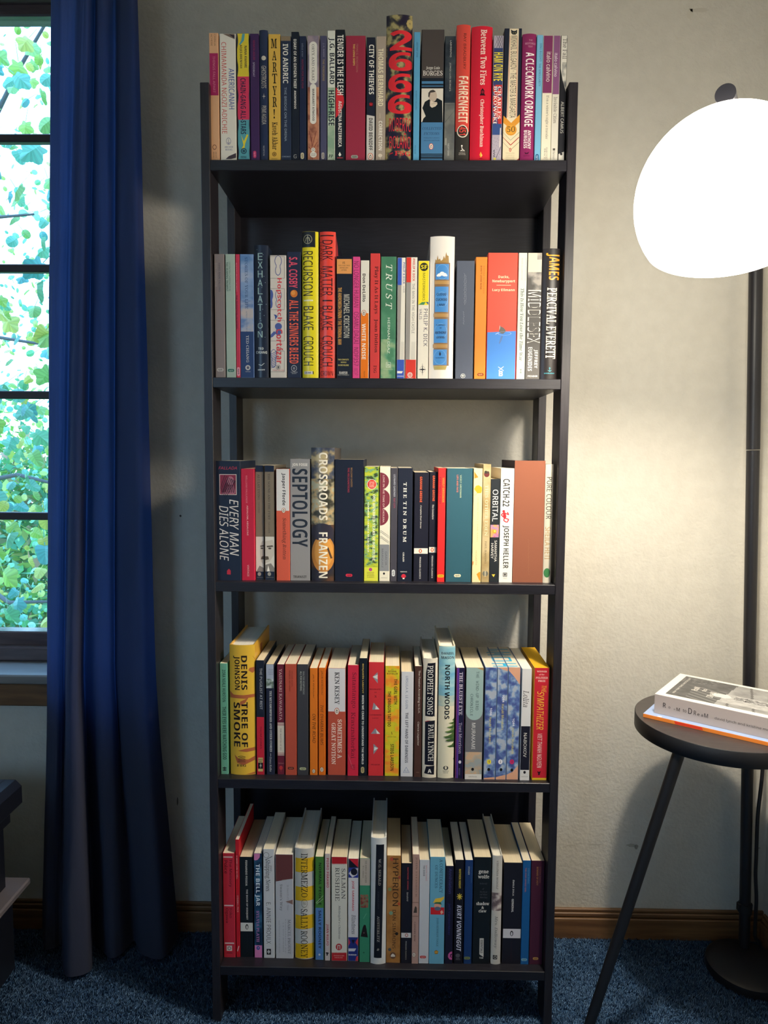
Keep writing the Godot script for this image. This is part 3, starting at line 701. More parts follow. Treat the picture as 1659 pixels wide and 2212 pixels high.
		["h","S",-1.9,4.6,6.5,9.8,"f0b070","nyrb"]]],
	["p",0.1951,0.0497,0.2107,-0.0120,"f1503c","f1503c","","very thick red over blue paperback with diving duck, twenty-first along the second shelf",[
		["p",[-26.8,79.2,28.8,81.6,30.6,-1.1,-27.9,-1.5],"4a8ad8"],
		["h","S",-7.2,11,168.4,173.6,"f6dcb4","Ducks,"],
		["h","S",-17.2,21,160.7,166.7,"f6dcb4","Newburyport"],
		["r",-10.1,14.2,157.1,157.8,"f6dcb4"],
		["h","S",-16.9,20.7,146.4,151.9,"f6dcb4","Lucy Ellmann"],
		["p",[-3.4,91.3,-1.5,89,2.9,87.1,6.5,83.2,6.8,80.4,2.7,76.7,-1.6,77.3,-4.5,80.6],"6a6460"],
		["p",[-3.4,91.3,-2.4,87.7,-4,81.9],"d8ccc0"],
		["g",-6.2,16.3,74.2,80.5,"b8d0f0",0.06],
		["p",[-10,75.7,-5.4,78.3,-5.7,78.9,-10.3,76.3],"e8e8f0"],
		["p",[-0.8,72.8,2.5,73.4,0,64.9,-3.2,59.7,-4.2,61.6],"5a7ab0"],
		["h","S",-3.1,3.5,5.7,14.5,"f0f0f0","B"],
		["p",[-4.7,21.1,4.5,14.5,5,15.3,-4.1,21.8],"f0f0f0"],
		["p",[4.3,22.4,-4,15.2,-3.4,14.5,4.9,21.7],"f0f0f0"]]],
	["p",0.2286,0.0140,0.2107,-0.0120,"d9decd","d9decd","","pale mint paperback with flowing italic title, twenty-second along the second shelf",[
		["t","f",3.6,6,165,202.8,"a8b4a8","AMAL EL-MOHTAR"],
		["t","f",-2.4,-0,165.6,202.2,"b09a94","MAX GLADSTONE"],
		["t","Fi",-2.7,3.1,31.3,152.3,"5a6460","This Is How You Lose the Time War"],
		["p",[-2,18.2,2.6,18.2,1,14.7,2.8,10.7,-1.9,10.7,0,14.7],"8a938a"]]],
	["p",0.2487,0.0243,0.2109,-0.0120,"55524f","55524f","","grey paperback with smoky top and outlined white title, twenty-third along the second shelf",[
		["p",[-11.4,210.9,15.4,211,15.1,171.5,-11.3,179.1],"dccdb6"],
		["n",-12.3,16.6,147.6,179.2,8,51,1.0,"55524f 6a6764 7d7974 a8a097"],
		["n",3.8,15.5,199.7,210.9,10,52,1.0,"8a8580 c8bca8"],
		["t","s",-10,11.5,61.4,149.7,"e8e2d6","MIDDLESEX"],
		["t","s",-7.6,9.6,62.7,147.8,"55524f","MIDDLESEX"],
		["t","S",1.6,8.4,19.4,50.9,"ece6da","JEFFREY"],
		["t","S",-7.9,-0.9,14.8,54.7,"ece6da","EUGENIDES"],
		["h","S",-7.6,9,4.7,7.5,"ece6da","PICADOR"]]],
	["h",0.2768,0.0292,0.2183,-0.0120,"23211f","23211f","","glossy black hardback with orange name and white capitals, twenty-fourth along the second shelf",[
		["t","S",-9.2,13.8,166.4,210.7,"f0a42c","JAMES"],
		["t","F",-6.1,10.5,35.5,153.7,"f4e8d4","PERCIVAL EVERETT"],
		["p",[0.8,21.5,1,14.3,1.8,14.3,1.6,21.5],"4aa8b8"],
		["p",[-1.9,15.9,1.2,13.7,1.6,14.3,-1.5,16.5],"4aa8b8"],
		["p",[4,16.6,1.2,14.3,1.7,13.7,4.5,16],"4aa8b8"],
		["p",[-0.5,19.2,3,19.2,3,19.9,-0.5,19.8],"4aa8b8"],
		["h","S",-7.8,9.7,10.1,11.9,"4aa8b8","DOUBLEDAY"]]],
]
const BOOKS_THIRD := [
	["p",-0.2749,0.0435,0.2100,-0.0163,"1a2438","1a2438","","thick midnight blue paperback with red postage stamp, first along the third shelf",[
		["h","si",-15.9,16.2,195.1,200.2,"c03a50","FALLADA"],
		["r",-14.9,15.2,150.8,186.9,"d8c8c0"],
		["r",-13.8,14.1,151.9,185.8,"8a2f48"],
		["o",-2.2,10.9,167.5,183.3,"b87484"],
		["p",[-4.1,154.2,-1.3,165.1,9.7,167.9,13,159.8,13,154.3],"a05a6c"],
		["r",-11,11.6,152.8,154.9,"b87484"],
		["p",[-13.2,160.8,-4.7,185.4,-5.5,185.6,-14,161.1],"14182a"],
		["p",[-11.9,157.8,-1.8,183.8,-2.5,184,-12.7,158.1],"14182a"],
		["p",[-10.6,154.8,1.2,182.1,0.5,182.4,-11.3,155.1],"14182a"],
		["p",[-9.2,151.8,4.2,180.5,3.5,180.8,-10,152.1],"14182a"],
		["p",[-7.9,148.8,7.2,178.9,6.5,179.2,-8.6,149.1],"14182a"],
		["p",[-6.6,145.8,10.2,177.3,9.5,177.6,-7.3,146.1],"14182a"],
		["p",[-5.3,142.8,13.2,175.7,12.4,176,-6,143.2],"14182a"],
		["p",[-9.2,154,1.4,181.3,0.6,181.6,-10,154.3],"14182a"],
		["p",[-5.4,154,3.8,180.3,3,180.5,-6.1,154.3],"14182a"],
		["p",[-1.5,154.1,6.3,179.2,5.5,179.4,-2.3,154.3],"14182a"],
		["p",[2.3,154.1,8.7,178.2,7.9,178.4,1.5,154.3],"14182a"],
		["p",[6.1,154.2,11.2,177.1,10.4,177.3,5.3,154.3],"14182a"],
		["p",[10,154.2,13.6,176.1,12.8,176.2,9.2,154.3],"14182a"],
		["t","si",2.3,17.9,43.7,142.8,"e4dcd4","EVERY MAN"],
		["t","si",-15.6,-0.1,34.6,131.7,"e4dcd4","DIES ALONE"],
		["p",[-3.3,10.6,-3.2,17.1,0.2,20.6,3.3,17.2,3.2,10.2],"c03040"]]],
	["p",-0.2410,0.0228,0.1964,-0.0182,"c4203e","c4203e","","crimson paperback with thin pink lettering, second along the third shelf",[
		["t","s",-3.2,-0.3,136.6,185.1,"e08a94","WILLIAM FAULKNER"],
		["t","s",-2.3,0.9,79.6,132.5,"f0c8c4","ABSALOM, ABSALOM!"],
		["t","s",-1.7,1.5,6.7,27.6,"f0c8c4","VINTAGE"]]],
	["p",-0.2216,0.0150,0.2028,-0.0254,"7d715f","7d715f","","narrow taupe paperback with half a moustached portrait, third along the third shelf",[
		["b",191.2,203.5,"1a2438"],
		["b",14.7,76.8,"d6d2c6"],
		["b",-1.4,14.7,"1a2438"],
		["t","f",-3.1,0.5,141.8,187.1,"26262a","AS I LAY DYING"],
		["t","f",-2.4,0.2,119,138.3,"3f3a34","FAULKNER"],
		["o",-4.3,1.9,6.6,13.6,"9a968c"],
		["h","s",-5.7,5.4,3.1,4.9,"8a8678","VINTAGE"],
		["o",0.2,11.8,28.1,69.9,"c0b8aa"],
		["p",[0.6,60.8,7.8,62.2,7.8,59.5,1,58.4],"5a544a"],
		["o",1.2,6.2,54.8,57.6,"4a453e"],
		["p",[1.5,36.4,2.9,41.3,7.6,42.7,7.6,36.5],"5a5248"],
		["p",[-6.3,14.8,-0.7,25.2,7.5,21.1,7.4,14.9],"85807a"]]],
	["p",-0.2035,0.0173,0.2025,-0.0225,"7d715f","7d715f","","taupe paperback with other half of moustached portrait, fourth along the third shelf",[
		["b",191.4,203.2,"1a2438"],
		["b",15.4,77.3,"d6d2c6"],
		["b",-0.7,15.4,"1a2438"],
		["t","f",-2.6,1,107.1,188.7,"26262a","THE SOUND AND THE FURY"],
		["t","f",-2.2,0.4,83.5,103.5,"3f3a34","FAULKNER"],
		["o",-4.1,2,7.3,14.3,"9a968c"],
		["h","s",-6.6,6.6,3.8,5.6,"8a8678","VINTAGE"],
		["p",[-8.1,68.9,4.9,71.8,7.9,60.7,6.8,44,-0.8,32.8,-8.3,29.9],"c6bfb2"],
		["p",[-5.5,60.9,4.9,62.1,6.2,59.3,-4.8,58.4],"5a544a"],
		["o",-2.8,2.8,54.9,58,"4a453e"],
		["p",[-8.2,42.5,-2.8,42.3,-1.5,37,-8.3,35.5],"5a5248"],
		["p",[-8.4,15.4,-7.8,27.2,1.9,30,8.5,21.7,8.5,15.6],"85807a"],
		["p",[-5.1,15.5,-2.9,26.5,-0.2,15.5],"f0ece4"]]],
	["p",-0.1796,0.0235,0.1968,-0.0199,"d05a44","d05a44","","light grey over terracotta paperback with italic script, fifth along the third shelf",[
		["b",123.5,197.5,"d8d6d4"],
		["t","S",-2.7,5,132.9,189.6,"26262a","Jasper Fforde"],
		["o",-2.4,5,119.1,128.7,"9a4030"],
		["o",-1.7,4.2,119.9,128,"f0e4d4"],
		["p",[-0,121.5,-0.2,124.4,1.3,126.8,2.9,124.4,2.7,121.5],"26242a"],
		["o",0.6,2.3,121.8,125.1,"f0e4d4"],
		["t","fi",-2.3,6,37.7,111,"2e2420","Something Rotten"]]],
	["p",-0.1496,0.0352,0.2142,-0.0216,"8f8e8e","8f8e8e","","thick plain grey paperback with giant navy capitals, sixth along the third shelf",[
		["h","S",-13.8,13.2,200.6,206.8,"e8e4dc","JON FOSSE"],
		["t","S",-13.8,13.1,59.5,197.3,"262c38","SEPTOLOGY"],
		["h","S",-12.4,11.1,4.5,8.7,"2a2a2a","TRANSIT"]]],
	["h",-0.1094,0.0407,0.2341,-0.0161,"5a5048","5a5048","","tall hardback with guitar photograph and cream capitals, seventh along the third shelf",[
		["n",-20.7,22,180.1,234.2,9,61,1.0,"3a4050 4a5060 6a6660 9a8a68 b8a880"],
		["n",-20.8,22.1,99.6,180.1,11,62,1.0,"3a3830 5a5548 8f8a70 b89868 a8a890"],
		["n",-21,22.3,-0.5,99.6,8,63,1.0,"2f2e38 3a3230 5a3f30"],
		["o",-19.6,21.6,15.4,81.7,"c8853c"],
		["o",-14.8,18.1,25.1,77.5,"d89848"],
		["o",-21.6,19.5,72,102.2,"33303c"],
		["p",[7,59.1,13.9,39.8,17,40.9,10.1,60.2],"5a4030"],
		["t","S",-6.5,8.5,107.9,225.6,"ece4d0","CROSSROADS"],
		["t","S",-6.6,8.5,5.7,86.5,"f0e8d4","FRANZEN"]]],
	["p",-0.0634,0.0501,0.2139,-0.0185,"141c2e","141c2e","","very thick black paperback with red lozenge, eighth along the third shelf",[
		["t","s",2.7,5.6,166,200,"a88050","WILLIAM GADDIS"],
		["t","s",-2.6,0.4,156.5,199.6,"b83848","THE RECOGNITIONS"],
		["q",-5.6,6.1,8.1,13.2,"d02f48"],
		["h","S",-3.2,3.8,8.6,12.2,"3a1018","nyrb"]]],
	["p",-0.0247,0.0249,0.2015,-0.0222,"a0b83a","a0b83a","","leafy green paperback with round red sticker, ninth along the third shelf",[
		["n",-13.4,16.5,25.4,202.1,30,65,0.5,"3a4a34 86a038 6aa89a 9ab43a a0b83a b0c040 c4c83c"],
		["b",-1,24.8,"dcdc4a"],
		["o",-7.8,9.1,162,179.8,"e0e8e0"],
		["o",-7,8.3,162.9,179,"d8402f"],
		["h","S",-3.7,5.2,173.9,175.5,"f0d8c8","WINNER"],
		["h","S",-3.7,5.2,171.2,172.8,"f0d8c8","OF THE"],
		["h","S",-3.7,5.2,168.5,170.1,"f0d8c8","NOBEL"],
		["h","S",-3.7,5.2,165.7,167.4,"f0d8c8","PRIZE"],
		["t","F",2.5,6.7,36.2,153.4,"f4f4e4","ONE HUNDRED YEARS OF SOLITUDE"],
		["t","F",-7.1,-3.3,51.3,139.3,"f4f4e4","GABRIEL GARCÍA MÁRQUEZ"],
		["o",-3.8,2.2,17.6,23.7,"b04a8a"],
		["h","S",-7,5.4,14.4,16.2,"7a7a34","HARPER"],
		["h","S",-7,5.5,11.6,13.4,"7a7a34","PERENNIAL"],
		["h","S",-7,5.5,8.8,10.6,"7a7a34","MODERN"],
		["h","S",-6.9,5.5,6,7.8,"7a7a34","CLASSICS"]]],
	["p",-0.0011,0.0182,0.2017,-0.0234,"e5dfca","e5dfca","","cream paperback with three maroon scallops and grey block, tenth along the third shelf",[
		["p",[-8.7,191.7,-8.7,191.7,-5.2,191.3,-1.9,190.2,1.1,188.4,3.6,186,5.5,183.2,6.6,179.9,7.1,176.5,6.7,173.1,5.6,169.9,3.7,167,1.2,164.5,-1.7,162.7,-5,161.5,-8.5,161.1],"7d3440"],
		["p",[-8.5,163.4,-8.5,163.4,-4.5,163,-0.7,161.7,2.7,159.7,5.6,156.9,7.8,153.5,9.1,149.8,9.6,145.8,9.2,141.8,7.9,138,5.8,134.6,2.9,131.8,-0.5,129.6,-4.3,128.3,-8.3,127.8],"7d3440"],
		["p",[-8.3,129.5,-8.3,129.5,-5,129.1,-1.9,128,0.9,126.2,3.3,123.8,5.1,120.9,6.2,117.6,6.6,114.2,6.2,110.8,5.2,107.5,3.4,104.5,1.1,102.1,-1.7,100.2,-4.8,99,-8.1,98.6],"7d3440"],
		["t","s",-3.6,-0.8,103.9,186.8,"f0dcd0","LOVE IN THE TIME OF CHOLERA"],
		["p",[-8.4,87.6,-6.1,89.5,-6.4,89.9,-8.8,88.1],"3a3838"],
		["p",[-6.4,89.4,9.2,78.8,9.5,79.3,-6.1,89.9],"3a3838"],
		["p",[-8.4,84.9,-6.1,86.7,-6.4,87.1,-8.7,85.3],"3a3838"],
		["p",[-6.4,86.7,9.2,76,9.5,76.5,-6.1,87.1],"3a3838"],
		["p",[-8.4,78,-6,79.8,-6.4,80.2,-8.7,78.4],"3a3838"],
		["p",[-6.4,79.8,9.3,69.1,9.6,69.6,-6.1,80.2],"3a3838"],
		["p",[-8.3,75.2,-6,77,-6.4,77.5,-8.7,75.6],"3a3838"],
		["p",[-6.3,77,9.3,66.4,9.6,66.8,-6,77.5],"3a3838"],
		["b",17.9,65.1,"85888c"],
		["t","s",1.2,4.4,28.3,52.7,"55585e","GARCIA"],
		["t","s",-5.7,-2.2,24.1,57.5,"55585e","MARQUEZ"],
		["o",-2.4,1.1,11.3,15.5,"1f1f20"],
		["h","s",-5.7,4.9,5,6.7,"8a8678","VINTAGE"]]],
	["p",0.0149,0.0115,0.1997,-0.0243,"45444c","45444c","","narrow charcoal paperback with pale lozenge, eleventh along the third shelf",[
		["t","s",-0.8,2.2,149.3,188.5,"c8ccd4","LEONARD GARDNER"],
		["t","s",-0.9,2.1,129.3,146.5,"c04a6a","FAT CITY"],
		["q",-2.8,2.7,8.4,20.4,"d8dcdc"],
		["t","S",-2,1.6,10.8,18,"3a3a38","nyrb"]]],
	["p",0.0343,0.0255,0.1999,-0.0238,"161e30","161e30","","black paperback with spaced white serif capitals and red drum, twelfth along the third shelf",[
		["t","F",-2.9,2.6,69.7,174.9,"ece8dc","T H E  T I N  D R U M"],
		["t","F",-3.2,-0.5,34.8,51.5,"ece8dc","GRASS"],
		["h","F",-7.4,4.7,16,17.8,"ece8dc","VINTAGE"],
		["o",-5.3,2.5,5.3,12.8,"d02f40"],
		["p",[-6.2,8.7,3.4,8.8,3.4,9.5,-6.2,9.4],"d02f40"],
		["r",-2.9,0.2,3.9,5.9,"ece8dc"]]],
	["p",0.0630,0.0253,0.1922,-0.0254,"161c2a","161c2a","","black paperback with orange name above white band, thirteenth along the third shelf",[
		["t","S",-2.9,1,140,184.9,"e0643c","GRAHAM GREENE"],
		["t","si",-2.6,0.7,93.8,134.5,"ece6da","Complete Short Stories"],
		["b",49.1,58.8,"ece4d4"],
		["o",-3.6,1.9,50.3,57.5,"d0602f"],
		["o",-2.1,0.4,51.7,56.1,"ece4d4"],
		["t","S",-2.3,0.2,4.2,43.2,"d8d4cc","PENGUIN CLASSICS"]]],
	["p",0.0838,0.0138,0.1931,-0.0265,"161c2a","161c2a","","narrow black paperback with orange name above white band, fourteenth along the third shelf",[
		["t","S",-1.4,2.4,142.1,186.9,"e0643c","GRAHAM GREENE"],
		["t","si",-1.8,1.3,109.8,135.9,"ece6da","The Comedians"],
		["b",51.2,60.9,"ece4d4"],
		["o",-3.7,1.8,52.4,59.6,"d0602f"],
		["o",-2.2,0.3,53.8,58.3,"ece4d4"],
		["t","S",-1.7,0.8,5.6,45.4,"d8d4cc","PENGUIN CLASSICS"]]],
	["p",0.0980,0.0131,0.2004,-0.0211,"e72c2d","e72c2d","","narrow bright red paperback with yellow lozenge, fifteenth along the third shelf",[
		["t","S",1.1,4.7,140.6,183.5,"f09a38","VASILY GROSSMAN"],
		["t","S",-4.3,-1.3,137.8,184.2,"5a1f2f","EVERYTHING FLOWS"],
		["q",-5.7,6,7.8,13.2,"e8b02a"],
		["h","S",-3.4,3.6,8.3,12.1,"a06a10","nyrb"]]],
	["p",0.1291,0.0447,0.1999,-0.0228,"2f5a68","2f5a68","","thick teal paperback with cream lozenge, sixteenth along the third shelf",[
		["t","s",0.6,3.5,148.9,188.4,"c8d4a8","VASILY GROSSMAN"],
		["t","S",-5.2,-2.2,158.1,188.4,"d0705c","LIFE AND FATE"],
		["q",-7.4,4.7,8.4,13.9,"e4dcb8"],
		["h","S",-5,2.3,8.9,12.8,"3a3a38","nyrb"]]],
	["p",0.1608,0.0155,0.2002,-0.0215,"ecd8a2","ecd8a2","","pale yellow paperback with orange ginkgo leaves, seventeenth along the third shelf",[
		["p",[-6.7,194.7,0.6,184.6,-6.2,182.4],"e8842c"],
		["p",[-6.4,164.1,-3.5,169.6,1.2,171,7.1,167.3,7.8,160.9,5.6,157.2,-0.5,156.7],"f0a42c"],
		["p",[-1.4,157.3,-5.4,152.3,-5,152,-1,156.9],"c89a50"],
		["p",[-8.4,36.3,-5.3,37,-5.4,32.2,-8.3,29.1],"e8843c"],
		["p",[0.4,14.2,4.7,18.1,7.7,18.4,7.4,3.1,5.7,2.8],"ee962c"],
		["t","s",-1.1,1.9,71.8,149.3,"c2a670","HUMAN ACTS | HAN KANG"],
		["t","s",-2.3,0.7,30.9,55.8,"c2a670","HOGARTH"]]],
	["p",0.1764,0.0135,0.2075,-0.0223,"b39d70","b39d70","","narrow golden brown paperback with dark red fruit, eighteenth along the third shelf",[
		["n",-9.3,9.8,-0.4,208.2,6,71,0.4,"a48c5e b39d70 c2ae84"],
		["o",-5.3,4.4,185,195.3,"6a3030"],
		["o",-4.6,0.3,190.8,196.2,"3a3a2c"],
		["o",-0.5,3.8,191,195.3,"4a3a34"],
		["t","f",-2.3,2.7,82.2,171.2,"e8dcb8","THIS OTHER EDEN"],
		["t","f",-1.4,1.6,33,72.4,"4a4030","PAUL HARDING"],
		["o",-4.8,5.1,10.6,20,"6a6a60"],
		["t","S",-1.2,1.5,10,19.8,"e8dcb8","NORTON"]]],
	["p",0.1917,0.0159,0.1820,-0.0231,"25272e","25272e","","short black paperback with sunrise picture square, nineteenth along the third shelf",[
		["t","s",-4.5,4.8,107.6,163.3,"f0ebe0","ORBITAL"],
		["n",-9.3,7.8,79.6,101.6,15,72,1.0,"e86a7a 9a8ab0 d88a8a e8a05a"],
		["o",-3.7,3.4,86.2,93.9,"ee9a2c"],
		["o",-1.5,2,88.7,92.6,"f4d060"],
		["t","s",0.3,4.4,36.5,74.1,"f0ebe0","SAMANTHA"],
		["t","s",-5.6,-1.4,42,68.9,"f0ebe0","HARVEY"],
		["p",[-3.7,14.2,-1,13.5,2.5,14.5,0.9,11.4,-0.2,8.9,-2.1,11.4],"e8c84a"]]],
	["p",0.2121,0.0232,0.2006,-0.0220,"efe9dc","efe9dc","","white paperback with red running man figure, twentieth along the third shelf",[
		["t","S",-7.4,4.2,133.9,182,"2e2c2a","CATCH-22"],
		["o",-7.8,-2.9,123.4,127.8,"e03038"],
		["p",[-6.7,124.2,-2.6,123.6,-0.4,116.7,-2.3,111.9,-6.5,114.6],"e03038"],
		["p",[-2.9,121.3,3.3,118.6,4,120.4,-2.2,123.1],"e03038"],
		["p",[4.5,120,1.6,124.8,0,123.8,2.8,119],"e03038"],
		["p",[-7.3,122.9,-10.2,120.1,-8.9,118.7,-6,121.5],"e03038"],
		["p",[-10.3,118.8,-7.2,115.4,-5.8,116.6,-8.9,120],"e03038"],
		["p",[-2,112.4,3.5,110.4,4.1,112.2,-1.4,114.2],"e03038"],
		["p",[3,111.8,-0.3,106.6,1.3,105.5,4.6,110.8],"e03038"],
		["p",[-5.3,113.4,-5.9,109.3,-4,109,-3.4,113.1],"e03038"],
		["p",[-5.4,108.3,-0.6,105.6,0.3,107.3,-4.5,110],"e03038"],
		["t","S",-7,4.6,24.7,101,"2e2c2a","JOSEPH HELLER"],
		["r",-4.6,2.9,10.2,17.4,"5a5a5c"],
		["r",-3.3,1.5,11.5,16,"efe9dc"],
		["p",[-1,16.3,-0.3,14.5,1.3,13.8,-0.3,13.1,-0.9,11.3,-1.5,13,-3.1,13.7,-1.6,14.5],"3a3a3c"],
		["h","s",-4.2,2.9,6.3,8.8,"8a8a86","S&S"]]],
	["f",0.2508,0.0529,0.2144,-0.0218,"8d5844","4a4246","","very thick plain brown clothbound hardback, twenty-first along the third shelf",[
		["r",-0.7,-0.1,75.9,77.2,"9a6a4a"],
		["r",0.4,0.9,73.4,74.8,"9a6a4a"],
		["r",-0.1,0.4,70.9,72.3,"9a6a4a"],
		["r",0.9,1.4,68.4,69.8,"9a6a4a"],
		["r",0.4,0.9,66,67.3,"9a6a4a"],
		["r",-0.1,0.5,63.5,64.8,"9a6a4a"],
		["r",0.9,1.5,61,62.4,"9a6a4a"],
		["r",0.4,1,58.5,59.9,"9a6a4a"],
		["r",-0.1,0.5,56,57.4,"9a6a4a"],
		["r",1,1.5,53.5,54.9,"9a6a4a"],
		["r",0.5,1,51,52.4,"9a6a4a"],
		["r",-0,0.5,48.6,49.9,"9a6a4a"],
		["r",1,1.6,46.1,47.5,"9a6a4a"],
		["r",0.5,1.1,43.6,45,"9a6a4a"],
		["r",1.5,2.1,41.1,42.5,"9a6a4a"],
		["r",1,1.6,38.6,40,"9a6a4a"],
		["r",0.6,1.1,36.1,37.5,"9a6a4a"],
		["r",1.6,2.1,33.6,35,"9a6a4a"],
		["r",1.1,1.6,31.1,32.5,"9a6a4a"],
		["r",0.6,1.1,28.6,30,"9a6a4a"],
		["r",1.6,2.2,26.1,27.5,"9a6a4a"],
		["r",1.1,1.7,23.6,25,"9a6a4a"],
		["r",0.6,1.2,21.1,22.5,"9a6a4a"],
		["r",1.7,2.2,18.6,20,"9a6a4a"],
		["r",1.2,1.7,16.1,17.5,"9a6a4a"],
		["r",2.2,2.7,13.6,15,"9a6a4a"]]],
	["h",0.2846,0.0136,0.2083,-0.0206,"d0c7b3","d0c7b3","","narrow beige hardback with green disc, twenty-second along the third shelf",[
		["t","s",-4.3,4.6,112.8,185.9,"2f2c28","PURE COLOUR"],
		["t","s",-4.9,4,41.9,99,"b08c54","SHEILA HETI"],
		["o",-5.8,5.6,9.6,26.2,"3f7a4a"]]],
]
